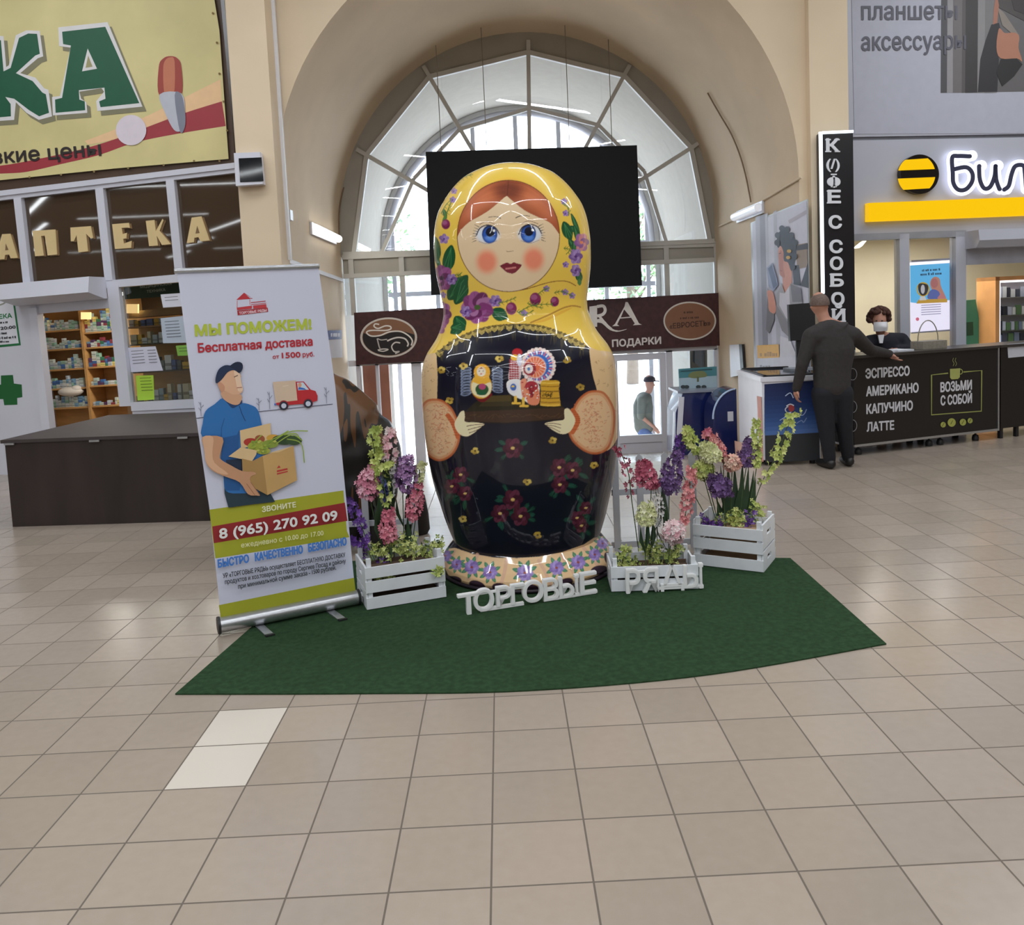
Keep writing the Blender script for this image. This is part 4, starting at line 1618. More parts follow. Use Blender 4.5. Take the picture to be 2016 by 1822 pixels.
P, Wd, t = word_sign([('Т', -.11, .055, .112, -.002), ('О', .01, .168, .118, .004), ('Р', .185, .305, .108, .014), ('Г', .30, .41, .108, .014), ('О', .392, .56, .116, .01), ('В', .56, .685, .12, .004), ('Ь', .685, .81, .12, .004), ('І', .815, .852, .12, .004), ('Е', .858, 1.0, .122, .006)],
                     (929, 1206), (1173, 1167), 'white cut-out word ТОРГОВЫЕ standing on the carpet before the doll')
m = MB()
m.obox(P.p(.06 * Wd, 0.001, 0), P.ex * .34 * Wd, P.n * .022, P.ez * .018, sign_white)
m.obox(P.p(.56 * Wd, 0.001, 0.004), P.ex * .43 * Wd, P.n * .018, P.ez * .013, sign_white)
m.obox(P.p(.03 * Wd, .101, 0.004), P.ex * .38 * Wd, P.n * .016, P.ez * .012, sign_white)
m.build('joining_strip', t)
P, Wd, t = word_sign([('Р', -.03, .165, .135, 0), ('Я', .19, .405, .135, 0), ('Д', .43, .74, .142, -.004), ('Ь', .73, .925, .128, .012), ('І', .935, .995, .14, .006)],
                     (1236, 1167), (1384, 1158), 'white cut-out word РЯДЫ leaning on a flower crate')
m = MB()
m.obox(P.p(.40 * Wd, .012, 0.004), P.ex * .58 * Wd, P.n * .018, P.ez * .014, sign_white)
m.obox(P.p(.10 * Wd, .121, 0.004), P.ex * .25 * Wd, P.n * .016, P.ez * .013, sign_white)
m.build('joining_strip', t)

# ================================================================== SLATTED CRATES
crate_white = mat('white_crate_paint', (206, 209, 214), 0.6, var=0.05, scale=8)
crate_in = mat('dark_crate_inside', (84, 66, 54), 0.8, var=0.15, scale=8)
crate_tan = mat('bare_crate_wood', (166, 140, 112), 0.8, var=0.1, scale=8)


def crate(c0, c1, depth, label, heights, endh, inside, slat_h=.065):
    """c0, c1 front bottom corners (floor points); heights = bottoms of the front slats"""
    ang = math.atan2(c1.y - c0.y, c1.x - c0.x)
    ex = Vector((math.cos(ang), math.sin(ang), 0))
    ey = Vector((-ex.y, ex.x, 0))
    ez = Vector((0, 0, 1))
    W_ = (c1 - c0).length
    o = Vector((c0.x, c0.y, 0.008))
    t = thing('flower_crate', label, 'crate', tuple(o), 'white slatted crates holding flowers')
    top = heights[-1] + slat_h
    for z in heights:
        for yy in (0.0, depth - .012):
            m = MB()
            m.obox(o + ey * yy + ez * z, ex * W_, ey * .012, ez * slat_h, crate_white)
            m.build('slat', t)
    for xx in (.014, W_ - .026 - .014):
        for yy in (.0125, depth - .0385):
            m = MB()
            m.obox(o + ex * xx + ey * yy + ez * .002, ex * .026, ey * .026, ez * (top + .045), crate_white)
            m.build('corner_post', t)
    for xx in (.0, W_ - .012):
        for z, h in ((.0, endh * .42), (endh * .47, endh * .53)):
            m = MB()
            hw, hh = .05, .014
            zc = z + h * .55
            y0, y1 = .0125, depth - .0125
            yc = (y0 + y1) / 2
            for ya, yb, za, zb_ in ((y0, yc - hw, z, z + h), (yc + hw, y1, z, z + h), (yc - hw, yc + hw, z, zc - hh), (yc - hw, yc + hw, zc + hh, z + h)):
                m.obox(o + ex * xx + ey * ya + ez * za, ex * .012, ey * (yb - ya), ez * (zb_ - za), crate_white)
            m.build('end_board', t)
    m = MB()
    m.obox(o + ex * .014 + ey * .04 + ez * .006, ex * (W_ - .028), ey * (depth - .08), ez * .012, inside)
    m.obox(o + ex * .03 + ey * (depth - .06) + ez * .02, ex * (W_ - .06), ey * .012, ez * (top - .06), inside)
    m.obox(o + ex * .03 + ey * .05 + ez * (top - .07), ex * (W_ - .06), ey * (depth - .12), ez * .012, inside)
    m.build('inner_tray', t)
    return o, ex, ey, W_, top


K1 = crate(ph(723, 1202, .01), ph(879, 1176, .01), .33, 'white slatted flower crate beside the roll-up banner', (0.004, .10, .185), .255, crate_in, .066)
K2 = crate(ph(1204, 1166, .01), ph(1376, 1160, .01), .30, 'white slatted flower crate with the word РЯДЫ before it', (0.004, .085), .15, crate_in, .066)
K3 = crate(ph(1366, 1112, .01), ph(1503, 1128, .01), .34, 'white slatted flower crate with hand holes at the carpet corner', (.004, .115, .20), .30, crate_tan, .07)
for yy in (K2[0] + K2[1] * .02 + K2[2] * .28, K2[0] + K2[1] * (K2[3] - .05) + K2[2] * .28):
    pass

# ================================================================== PICKET FENCES
picket_m = mat('grey_white_picket_paint', (176, 178, 186), 0.7, var=0.04, scale=5)


def fence(Y, pickets, rails, label):
    x_all = [py(u, v, Y) for u, v, _, _ in pickets]
    t = thing('picket_fence', label, 'fence', (x_all[0].x, Y, 0.008), 'low white picket fences by the crates')
    for u, vt, vb, wpx in pickets:
        c = py(u, vt, Y)
        w = wpx / FPX * Y / 2
        zb_ = max(0.009, py(u, vb, Y).z)
        z1 = c.z
        m = MB()
        m.prism([(c.x - w, Y, zb_), (c.x + w, Y, zb_), (c.x + w, Y, z1 - w * 1.1), (c.x, Y, z1), (c.x - w, Y, z1 - w * 1.1)], (0, .014, 0), picket_m)
        m.build('picket', t)
    for (ua, va, ub, vb, hpx) in rails:
        a, b = py(ua, va, Y), py(ub, vb, Y)
        h = hpx / FPX * Y
        z = (a.z + b.z) / 2
        m = MB()
        m.obox((a.x, Y + .016, z - h / 2), (b.x - a.x, 0, 0), (0, .014, 0), (0, 0, h), picket_m)
        m.build('rail', t)


fence(5.62, [(1210, 893, 1140, 13), (1258, 894, 1140, 13), (1308, 890, 1140, 13), (1362, 888, 1140, 14)], [(1205, 972, 1368, 964, 12), (1205, 1075, 1368, 1068, 12)], 'low white picket fence behind the crate with the word РЯДЫ')
fence(5.72, [(716, 962, 1130, 13), (812, 958, 1130, 13)], [(678, 1038, 820, 1024, 11)], 'short white picket fence behind the crate beside the banner')

# ================================================================== ARTIFICIAL FLOWERS
stem_m = mat('flower_stem_green', (62, 84, 48), 0.6, var=0.1)
leaf_m = mat('dark_flower_leaf', (46, 68, 44), 0.5, var=0.12)
lime_l = mat('lime_leaf', (150, 164, 84), 0.6, var=0.12)
FR = random.Random(11)


def petal_cols(name, *cols):
    return [mat('%s_petal_%d' % (name, i), c, 0.6, var=0.12, scale=20) for i, c in enumerate(cols)]


PC = dict(lime=petal_cols('lime', (176, 186, 104), (200, 206, 132), (150, 166, 84)),
          cream=petal_cols('cream', (206, 208, 160), (222, 222, 186), (188, 192, 136)),
          pink=petal_cols('pink', (206, 142, 160), (220, 172, 184), (184, 112, 134)),
          rose=petal_cols('rose', (190, 104, 122), (206, 134, 148), (168, 84, 104)),
          red=petal_cols('crimson', (166, 76, 98), (188, 104, 124), (144, 58, 82)),
          coral=petal_cols('coral', (204, 128, 130), (216, 154, 152), (186, 104, 112)),
          purple=petal_cols('purple', (92, 66, 112), (116, 86, 140), (76, 52, 96)),
          violet=petal_cols('violet', (96, 58, 140), (120, 80, 164), (80, 46, 120)),
          mauve=petal_cols('mauve', (142, 104, 150), (164, 128, 172), (110, 78, 126)),
          pale=petal_cols('pale_pink', (216, 186, 188), (226, 206, 206), (204, 156, 166)),
          peach=petal_cols('peach', (212, 166, 150), (222, 188, 170), (198, 144, 134)),
          white=petal_cols('white', (218, 216, 214), (204, 200, 200), (226, 224, 226)),
          blue=petal_cols('blue', (70, 76, 140), (94, 100, 166), (120, 120, 170)))


def floret(m, c, d, r, mts, petals=5, cup=.45):
    """one small open blossom facing d"""
    d = d.normalized()
    a = d.orthogonal().normalized()
    b = d.cross(a)
    mt = FR.choice(mts)
    q0 = FR.uniform(0, 6.3)
    for i in range(petals):
        q = q0 + 2 * PI * i / petals
        e = a * math.cos(q) + b * math.sin(q)
        f = d.cross(e)
        vs = [c, c + e * r * .55 + f * r * .36 + d * r * cup * .5, c + e * r + d * r * cup, c + e * r * .55 - f * r * .36 + d * r * cup * .5]
        m.add(vs, [(0, 1, 2, 3)], mt)


FK, FN = 1.28, 1.6


def flower(label, cat, kind, Y, base_uv, path_uv, rad_px, col, n=50, fr=None, leaves=0, group='artificial flowers standing in the crates', taper=.5, stem=True, leafc=None, fpx=5.5):
    """a stem rising from base_uv, blossom along path_uv (first..last), rad_px wide"""
    sc_ = Y / FPX
    rad_px, n, fpx = rad_px * FK, int(n * FN), fpx * 1.2
    path = [py(u, v, Y) for u, v in path_uv]
    base = py(*base_uv, Y)
    t = thing(kind, label, cat, tuple(base), group)
    if stem:
        m = MB()
        mid_ = (base + path[0]) / 2 + Vector((FR.uniform(-.01, .01), .01, 0))
        pts = smooth_pts([base, mid_] + path, 4)
        m.tube(pts, .0032, stem_m, 5)
        m.build('stem', t)
    m = MB()
    sp = smooth_pts(path, 10) if len(path) > 1 else [path[0]]
    rr = rad_px * sc_
    f0 = fpx * sc_
    for i in range(n):
        k = (i + .5) / n
        c = Vector(sp[min(len(sp) - 1, int(k * len(sp)))])
        env = 1.0
        if len(sp) > 1:
            env = min(1.0, .45 + 2.2 * k) * (1 - taper * max(0, k - .45) / .55)
        q = FR.uniform(0, 2 * PI)
        d = Vector((math.cos(q), math.sin(q) * .8 - .25, FR.uniform(-.35, .5)))
        if len(sp) == 1:
            d = Vector((FR.gauss(0, 1), FR.gauss(0, 1) - .3, FR.gauss(0, 1)))
        d.normalize()
        floret(m, c + d * rr * env * FR.uniform(.55, .95), d + Vector((0, -.35, 0)), f0 * FR.uniform(.8, 1.25) * (.6 + .4 * env), PC[col])
    m.build('blossom', t)
    if leaves:
        lm = leafc or leaf_m
        for i in range(leaves):
            m = MB()
            s0 = base + (path[0] - base) * FR.uniform(.05, .5)
            q = FR.uniform(0, 2 * PI)
            out = Vector((math.cos(q), math.sin(q) * .6, 0))
            L_ = (path[0] - base).length * FR.uniform(.45, .75)
            tip = s0 + out * L_ * .3 + Vector((0, 0, L_))
            mid_ = (s0 + tip) / 2 + out * L_ * .12
            sd = out.cross(Vector((0, 0, 1))).normalized() * L_ * .09
            m.add([s0, mid_ + sd, tip, mid_ - sd], [(0, 1, 2, 3)], lm)
            m.build('leaf', t)
    return t


def filler(label, kind, Y, pts_uv, col, n, rad, group, fpx=5.0):
    """a low bushy sprig filling the crate"""
    sc_ = Y / FPX
    n, rad = int(n * 1.5), rad * 1.15
    pts = [py(u, v, Y) for u, v in pts_uv]
    base = Vector(pts[0])
    t = thing(kind, label, 'flowers', tuple(base), group)
    m, ml = MB(), MB()
    for i in range(n):
        c = Vector(FR.choice(pts)) + Vector((FR.gauss(0, rad * sc_ * .5), FR.gauss(0, rad * sc_ * .4), FR.gauss(0, rad * sc_ * .5)))
        d = Vector((FR.gauss(0, .6), -1, FR.gauss(.2, .5)))
        floret(m, c, d, fpx * sc_ * FR.uniform(.8, 1.3), PC[col], 4)
        if i % 2 == 0:
            e = Vector((FR.gauss(0, 1), FR.gauss(0, .6), FR.gauss(.4, .8))).normalized()
            f = e.orthogonal().normalized()
            L_ = fpx * sc_ * 2.2
            ml.add([c, c + e * L_ * .5 + f * L_ * .2, c + e * L_, c + e * L_ * .5 - f * L_ * .2], [(0, 1, 2, 3)], FR.choice([lime_l, leaf_m, stem_m]))
    m.build('blossoms', t)
    ml.build('foliage', t)
    return t


G1 = 'artificial flowers in the crate beside the banner'
Y1 = 5.03
flower('lime green orchid spray highest on the banner side of its crate', 'flowers', 'orchid_spray', Y1 + .02, (768, 1110), [(742, 930), (738, 895), (735, 866), (742, 842)], 11, 'lime', 34, group=G1, fpx=7)
flower('pale pink delphinium spike, tallest beside the banner', 'flowers', 'delphinium_spike', Y1 + .06, (778, 1110), [(768, 915), (766, 880), (770, 846)], 13, 'pale', 40, group=G1, leaves=4, fpx=6)
flower('pink hyacinth nearest the banner, above the purple vine', 'flowers', 'hyacinth_flower', Y1, (762, 1110), [(728, 980), (722, 955), (730, 928)], 19, 'pink', 90, group=G1, leaves=2, fpx=5)
flower('second pink hyacinth touching the one nearest the banner', 'flowers', 'hyacinth_flower', Y1 + .05, (766, 1110), [(741, 965), (738, 945), (734, 918)], 13, 'pink', 60, group=G1, fpx=5)
flower('blue larkspur sprig between pink hyacinths and mauve stock', 'flowers', 'larkspur_sprig', Y1 + .03, (772, 1110), [(757, 985), (755, 955), (756, 922)], 8, 'blue', 26, group=G1)
flower('small white sprig beside the blue larkspur', 'flowers', 'white_sprig', Y1 + .04, (776, 1110), [(772, 975), (771, 940), (772, 915)], 6, 'white', 26, group=G1, fpx=4)
flower('lime orchid blossoms in the middle beside the blue larkspur', 'flowers', 'orchid_spray', Y1 - .03, (770, 1110), [(762, 992), (752, 935), (766, 912)], 11, 'lime', 22, group=G1, fpx=7)
flower('mauve stock spike next to the doll skirt', 'flowers', 'stock_spike', Y1 + .02, (795, 1110), [(802, 966), (800, 935), (802, 902)], 18, 'mauve', 95, group=G1, leaves=4, fpx=5.5)
flower('dark purple stock behind the mauve one', 'flowers', 'stock_spike', Y1 + .08, (797, 1110), [(793, 950), (796, 930), (810, 920)], 14, 'purple', 40, group=G1)
flower('cream sprig leaning against the doll skirt', 'flowers', 'cream_sprig', Y1 + .05, (805, 1110), [(826, 950), (826, 925), (836, 912)], 8, 'cream', 34, group=G1, fpx=5)
flower('rose stock hanging lower beside the doll skirt', 'flowers', 'stock_spike', Y1, (800, 1110), [(813, 1022), (817, 990), (824, 955)], 13, 'rose', 80, group=G1, fpx=5)
flower('rose hyacinth low in the middle of the crate', 'flowers', 'hyacinth_flower', Y1 - .06, (770, 1110), [(764, 1066), (763, 1035), (765, 1006)], 15, 'rose', 100, group=G1, leaves=3, fpx=5)
flower('violet trailing vine drooping over the banner edge', 'flowers', 'trailing_vine', Y1 - .08, (738, 1105), [(722, 1065), (708, 1028), (694, 1000), (684, 984)], 9, 'violet', 34, group=G1, taper=.2, fpx=5.5)
flower('violet sprig low against the banner text', 'flowers', 'trailing_vine', Y1 - .10, (735, 1105), [(716, 1075), (700, 1066), (682, 1058)], 7, 'violet', 20, group=G1, fpx=5.5)
filler('lime filler sprigs in the crate beside the banner', 'filler_sprig', Y1 - .02, [(735, 1085), (760, 1092), (790, 1085), (800, 1068), (812, 1080), (775, 1075)], 'lime', 120, 16, G1)
filler('lime filler sprig spilling towards the doll foot', 'filler_sprig', Y1 + .04, [(840, 1085), (855, 1078), (848, 1095), (862, 1072)], 'lime', 46, 12, G1)
filler('lime blossoms hanging out through the crate slats', 'filler_sprig', Y1 - .22, [(748, 1138), (757, 1146), (770, 1140), (862, 1128), (868, 1124)], 'lime', 36, 7, G1)
filler('violet filler blossoms at the banner end of the crate', 'filler_sprig', Y1 - .03, [(716, 1085), (722, 1090), (752, 1095), (755, 1108)], 'violet', 34, 9, G1)

G2 = 'artificial flowers in the crate behind the word РЯДЫ'
Y2 = 5.02
flower('crimson hyacinth in front of the picket fence', 'flowers', 'hyacinth_flower', Y2, (1280, 1120), [(1282, 958), (1272, 935), (1268, 912)], 19, 'red', 110, group=G2, leaves=2, fpx=5.5)
flower('purple hyacinth with a long violet tip', 'flowers', 'hyacinth_flower', Y2, (1318, 1120), [(1318, 968), (1320, 944), (1325, 915), (1332, 890)], 19, 'purple', 130, group=G2, leaves=3, taper=.75, fpx=5.5)
flower('cream hyacinth low before the fence', 'flowers', 'hyacinth_flower', Y2 - .04, (1272, 1125), [(1273, 1032), (1272, 1012), (1274, 994)], 17, 'cream', 150, group=G2, leaves=3, fpx=4.5)
flower('pale pink round blossom above the letter Д', 'flowers', 'round_blossom', Y2 - .05, (1312, 1125), [(1326, 1048)], 20, 'pale', 150, group=G2, leaves=1, fpx=5)
flower('coral larkspur drooping beside the crate at the carpet corner', 'flowers', 'larkspur_sprig', Y2 - .02, (1330, 1120), [(1347, 1030), (1352, 995), (1357, 960), (1362, 922)], 10, 'coral', 70, group=G2, taper=.1, fpx=5)
flower('thin crimson vine trailing next to the doll skirt', 'flowers', 'trailing_vine', Y2 + .1, (1262, 1120), [(1243, 980), (1238, 935), (1228, 905), (1218, 880)], 9, 'red', 22, group=G2, taper=.1, fpx=5)
flower('white baby breath sprig between the hyacinths', 'flowers', 'white_sprig', Y2 + .02, (1292, 1120), [(1294, 1035), (1297, 1000), (1290, 965)], 10, 'white', 60, group=G2, fpx=3.2)
filler('lime filler sprig at the doll end of the crate', 'filler_sprig', Y2, [(1222, 1100), (1232, 1085), (1240, 1105), (1228, 1115)], 'lime', 60, 11, G2)
filler('lime filler sprigs in the middle of the crate behind РЯДЫ', 'filler_sprig', Y2, [(1270, 1075), (1282, 1085), (1295, 1080), (1278, 1110), (1290, 1112)], 'lime', 70, 12, G2)
filler('lime filler sprig under the pale pink blossom', 'filler_sprig', Y2, [(1318, 1100), (1328, 1092), (1322, 1115), (1334, 1080)], 'lime', 46, 10, G2)

G3 = 'artificial flowers in the crate at the carpet corner'
Y3 = 5.42
flower('lime orchid spray rising nearest the doll from the corner crate', 'flowers', 'orchid_spray', Y3, (1420, 1060), [(1372, 890), (1360, 865), (1352, 845)], 11, 'lime', 40, group=G3, fpx=6.5)
flower('violet larkspur tip in front of the blue kiosk', 'flowers', 'larkspur_sprig', Y3 + .03, (1415, 1060), [(1332, 910), (1338, 880), (1336, 858)], 9, 'violet', 30, group=G3, fpx=5)
flower('cream white chrysanthemum head in front of the kiosks', 'flowers', 'chrysanthemum_flower', Y3 - .03, (1425, 1060), [(1402, 905), (1397, 892), (1390, 878)], 17, 'cream', 120, group=G3, fpx=6)
flower('coral gladiolus between cream head and peach blossom', 'flowers', 'gladiolus_spike', Y3 + .02, (1430, 1060), [(1424, 905), (1415, 880), (1404, 858)], 10, 'coral', 60, group=G3, fpx=5)
flower('pink bud topmost above the cream chrysanthemum', 'flowers', 'pink_bud', Y3 + .04, (1425, 1060), [(1394, 862), (1392, 846)], 8, 'rose', 16, group=G3, fpx=5)
flower('peach blossom in the middle above dark leaf blades', 'flowers', 'round_blossom', Y3, (1440, 1060), [(1442, 912)], 14, 'peach', 90, group=G3, fpx=5)
flower('purple stock in front of the white chest freezer', 'flowers', 'stock_spike', Y3, (1455, 1060), [(1470, 915), (1473, 892), (1478, 866)], 15, 'purple', 110, group=G3, fpx=5)
flower('upright lime orchid spray beside that purple stock', 'flowers', 'orchid_spray', Y3 - .03, (1462, 1060), [(1490, 918), (1487, 890), (1490, 860), (1490, 828)], 10, 'lime', 60, group=G3, fpx=5.5)
flower('arching lime orchid spray reaching past the freezer', 'flowers', 'orchid_spray', Y3 - .02, (1470, 1060), [(1500, 950), (1528, 900), (1540, 870), (1552, 835), (1566, 812)], 12, 'lime', 42, group=G3, taper=.2, fpx=6)
flower('drooping purple hyacinth low on the doll side of the corner crate', 'flowers', 'hyacinth_flower', Y3 - .06, (1432, 1060), [(1424, 972), (1416, 956), (1408, 938)], 20, 'purple', 120, group=G3, fpx=5.5)
flower('olive green hydrangea behind the drooping purple hyacinth', 'flowers', 'hydrangea_flower', Y3 + .02, (1420, 1060), [(1385, 925)], 16, 'lime', 60, group=G3, fpx=6)
m = MB()
t = thing('leaf_cluster', 'dark green strap leaf cluster standing in the corner crate', 'leaves', tuple(py(1445, 1050, Y3 + .05)), G3)
for i, (bu, tu, tv, w) in enumerate([(1440, 1418, 915, .020), (1445, 1432, 908, .022), (1450, 1446, 915, .024), (1455, 1462, 905, .022), (1458, 1474, 915, .02), (1462, 1484, 925, .02), (1466, 1488, 940, .024), (1438, 1412, 985, .03), (1436, 1424, 975, .026), (1448, 1455, 960, .028), (1444, 1438, 950, .028)]):
    a, b = py(bu, 1055, Y3 + .05), py(tu, tv, Y3 + .05 + .02 * (i % 3))
    c = (a + b) / 2 + Vector(((b.x - a.x) * .2, 0, .02))
    m = MB()
    m.add([a + Vector((-w * .5, 0, 0)), a + Vector((w * .5, 0, 0)), c + Vector((w, .006, 0)), b, c - Vector((w, -.006, 0))], [(0, 1, 2, 3, 4)], leaf_m)
    m.build('leaf_blade', t)
filler('lime filler sprigs filling the corner crate', 'filler_sprig', Y3 - .05, [(1420, 1025), (1440, 1015), (1455, 1020), (1448, 1035), (1492, 1000), (1495, 1018)], 'lime', 110, 13, G3)
filler('violet filler blossoms at the open end of the corner crate', 'filler_sprig', Y3 - .07, [(1474, 1015), (1478, 1030), (1470, 1040)], 'violet', 34, 10, G3)
filler('violet sprig hanging out towards the РЯДЫ crate', 'filler_sprig', Y3 - .08, [(1382, 1022), (1390, 1032), (1402, 1033), (1415, 1030)], 'violet', 34, 8, G3)

# ================================================================== PHARMACY FRONT (viewer's left)
brown_glass = mat('brown_filmed_glass', (70, 56, 44), 0.03, var=0.0, spec=0.9)
brown_board = mat('dark_brown_board', (72, 54, 42), 0.5, var=0.08, scale=3)
cream_letter = mat('cream_letter', (206, 182, 134), 0.5, var=0.03)
X = lambda u, v: PH.l(u, v)[0]
Z = lambda u, v: PH.l(u, v)[1]
xL, xR = X(-120, 450), X(470, 420)
# backing wall over the shop
m = MB()
zt0 = Z(330, 340)
m.pbox(PH, xL, X(463, 330), zt0, CEIL - PHO.z + .3, -.10, -.02, brown_board)
m.build('wall_fascia', kind='structure')
# printed fabric banner
cbx = crop(0, 0, 2.88)
t = thing('fabric_banner', 'yellow printed fabric banner with big green letters over the pharmacy windows', 'banner', tuple(PH.p(X(200, 200), Z(200, 300), 0)))
A = Art(PH, 0.005, 0.0005)
YB_ = (198, 187, 134)
fab = mat('yellow_banner_fabric', YB_, 0.5, var=0.10, scale=1.2, bump=.02)
A.poly([(-140, -260), (395, -260), (419, -20), (432, 60), (450, 313), (225, 332), (0, 355), (-140, 370)], fab)
A.poly(smooth_pts(cbx((-300, 1000), (0, 985), (150, 975), (350, 930), (560, 880), (760, 810), (1000, 760), (1280, 715)), 4) + cbx((1258, 575)) + smooth_pts(cbx((1258, 575), (1050, 640), (850, 715), (650, 790), (450, 850), (200, 905), (0, 940), (-300, 965)), 4), (150, 52, 60))
A.poly(smooth_pts(cbx((480, 800), (650, 735), (850, 650), (1050, 550), (1250, 450)), 4) + cbx((1258, 575)) + smooth_pts(cbx((1258, 575), (1050, 640), (850, 715), (650, 790), (500, 820)), 4), (222, 184, 142))
GRN, SIL, SHD = (22, 82, 56), (206, 204, 206), (120, 116, 92)
LA = [(330, 155), (610, 125), (808, 605), (552, 630), (545, 575), (590, 520), (575, 500), (450, 520), (460, 560), (490, 580), (495, 640), (300, 655), (295, 550), (340, 545), (400, 270), (335, 262)]
LAi = [(352, 180), (597, 152), (790, 585), (570, 608), (562, 575), (598, 560), (592, 497), (447, 512), (450, 565), (480, 575), (483, 625), (315, 640), (312, 565), (352, 555), (402, 258), (358, 250)]
LK = [(-60, 200), (20, 205), (35, 380), (50, 370), (90, 200), (150, 172), (225, 175), (245, 320), (215, 330), (115, 415), (200, 440), (250, 500), (275, 510), (295, 660), (220, 680), (150, 640), (90, 580), (80, 680), (-60, 690)]
LKi = [(-60, 225), (5, 228), (20, 405), (60, 385), (108, 215), (160, 190), (210, 192), (226, 305), (200, 315), (90, 415), (185, 460), (240, 525), (260, 535), (278, 640), (222, 660), (165, 625), (80, 560), (30, 550), (60, 590), (62, 660), (-60, 670)]
sh = lambda P, dx, dy: [(x + dx, y + dy) for x, y in P]
for P_, Q_ in ((LK, LKi), (LA, LAi)):
    A.poly(cbx(*sh(P_, 22, 26)), SHD)
    A.poly(cbx(*P_), SIL)
    A.poly(cbx(*Q_), GRN)
A.poly(cbx((497, 275), (550, 390), (465, 405)), SIL)
A.poly(cbx((500, 315), (525, 378), (485, 385)), (150, 144, 104))
A.text('низкие цены', (-60, 327), (200, 307), 30, (44, 36, 36), .03)
# plain capsule and tablet
A.poly(smooth_pts(cbx((905, 545), (900, 380), (925, 332), (965, 318), (1005, 330), (1028, 380), (1025, 545)), 5, True), (150, 62, 54))
A.poly(smooth_pts(cbx((925, 400), (935, 345), (965, 325), (990, 350), (985, 540), (935, 540)), 4, True), (184, 112, 84))
A.poly(smooth_pts(cbx((905, 535), (1028, 530), (1050, 640), (1048, 720), (1022, 745), (985, 735), (940, 650)), 4, True), (176, 178, 190))
A.poly(smooth_pts(cbx((990, 540), (1028, 535), (1050, 640), (1048, 720), (1020, 745)), 4, True), (120, 124, 138))
A.ell(cbx((743, 738))[0], (30, 30), (206, 196, 206))
A.mb.build('printed_sheet', t)
for u, v in ((419, 26), (427, 84), (432, 145), (447, 257), (432, 317), (382, 317), (322, 325), (252, 331), (185, 338), (120, 344), (58, 349), (440, 200)):
    m = MB()
    m.tube([PH.w(u, v, .004), PH.w(u, v, .02)], .012, mat('brass_eyelet', (150, 130, 90), .4, metal=.6), 8)
    m.build('eyelet', t)
# glazing frame
fr_ = MB()
zTop, zTop2, zg = Z(330, 338), Z(330, 347), Z(330, 357)
zMid = Z(290, 546)
zMidb = Z(290, 556)
xr2 = X(352, 450)
fr_.pbox(PH, xL, X(467, 340), zg, zTop, -.06, .03, white_pvc)
fr_.pbox(PH, xL, X(467, 340), zTop2 - .01, zTop, .03, .05, white_pvc)
for u in (46, 208, 348):
    x = X(u, 460)
    fr_.pbox(PH, x - .052, x + .052, zMid, zg, -.06, .035, white_pvc)
fr_.pbox(PH, xL, X(486, 530), zMidb - .03, zMid, -.06, .03, white_pvc)
zSill = Z(310, 790)
xw0, xw1 = X(235, 660), X(238, 700)
fr_.pbox(PH, X(232, 690) - .03, X(250, 690), Z(240, 800), zMidb, -.06, .035, white_pvc)
fr_.pbox(PH, X(250, 690), X(480, 690), zSill - .10, zSill, -.06, .035, white_pvc)
fr_.pbox(PH, X(478, 690) - .06, X(478, 690), zSill, zMidb, -.06, .03, white_pvc)
zfl = -PHO.z
fr_.pbox(PH, X(250, 690), X(480, 690), zfl, zSill - .10, -.05, .02, white_pvc)
fr_.build('window_2', kind='structure')
m = MB()
m.pbox(PH, xL, X(467, 340), zMid, zg, -.03, -.02, brown_glass)
w2 = bpy.data.objects['window_2']
m.build('brown_pane', w2)
m = MB()
m.pbox(PH, X(250, 690), X(478, 690) - .06, zSill, zMidb - .03, -.03, -.025, glass('shop_glass', (.9, .93, .92), .05))
m.build('pane', w2)
# left white panel and door jambs
m = MB()
m.pbox(PH, xL, X(84, 690), zfl, zMidb - .03, -.06, .03, white_pvc)
m.build('wall_shopfront', kind='structure')
# big cream letters on the brown panes
czz = crop(0, 300, 5.36)
let = {'А': [[(30, 865), (115, 860), (195, 1115), (120, 1120), (105, 1080), (60, 1085), (52, 1130), (-40, 1135), (-35, 1100)], [(60, 960), (90, 1030), (55, 1035)]],
       'П': [[(350, 830), (590, 815), (608, 1080), (510, 1090), (480, 880), (440, 885), (468, 1090), (378, 1098)]],
       'Т': [[(750, 795), (965, 780), (990, 905), (965, 910), (915, 860), (935, 1045), (835, 1058), (815, 875), (785, 940), (755, 940)]],
       'Е': [[(1190, 760), (1365, 745), (1375, 800), (1345, 795), (1290, 800), (1300, 865), (1345, 850), (1340, 910), (1305, 915), (1312, 965), (1395, 935), (1390, 1010), (1220, 1022)]],
       'К': [[(1545, 725), (1635, 715), (1650, 835), (1720, 705), (1730, 720), (1690, 830), (1810, 970), (1715, 980), (1660, 880), (1672, 985), (1580, 992)]]}
c1 = crop(0, 0, 2.88)
m9 = [[(1090, 1235), (1145, 1228), (1192, 1365), (1140, 1370), (1128, 1345), (1105, 1350), (1102, 1375), (1062, 1380)], [(1118, 1280), (1132, 1322), (1108, 1325)]]
shop_letters = [(k, [czz(*q) for q in v]) for k, v in let.items()] + [('А', [c1(*q) for q in m9])]
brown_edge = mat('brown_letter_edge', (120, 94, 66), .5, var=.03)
words_pos = ['on the pane cut by the picture edge', 'first on the pane above the shutter', 'second on the pane above the shutter', 'first on the pane right of the shutter', 'second on the pane right of the shutter', 'on the last pane next to the pier']
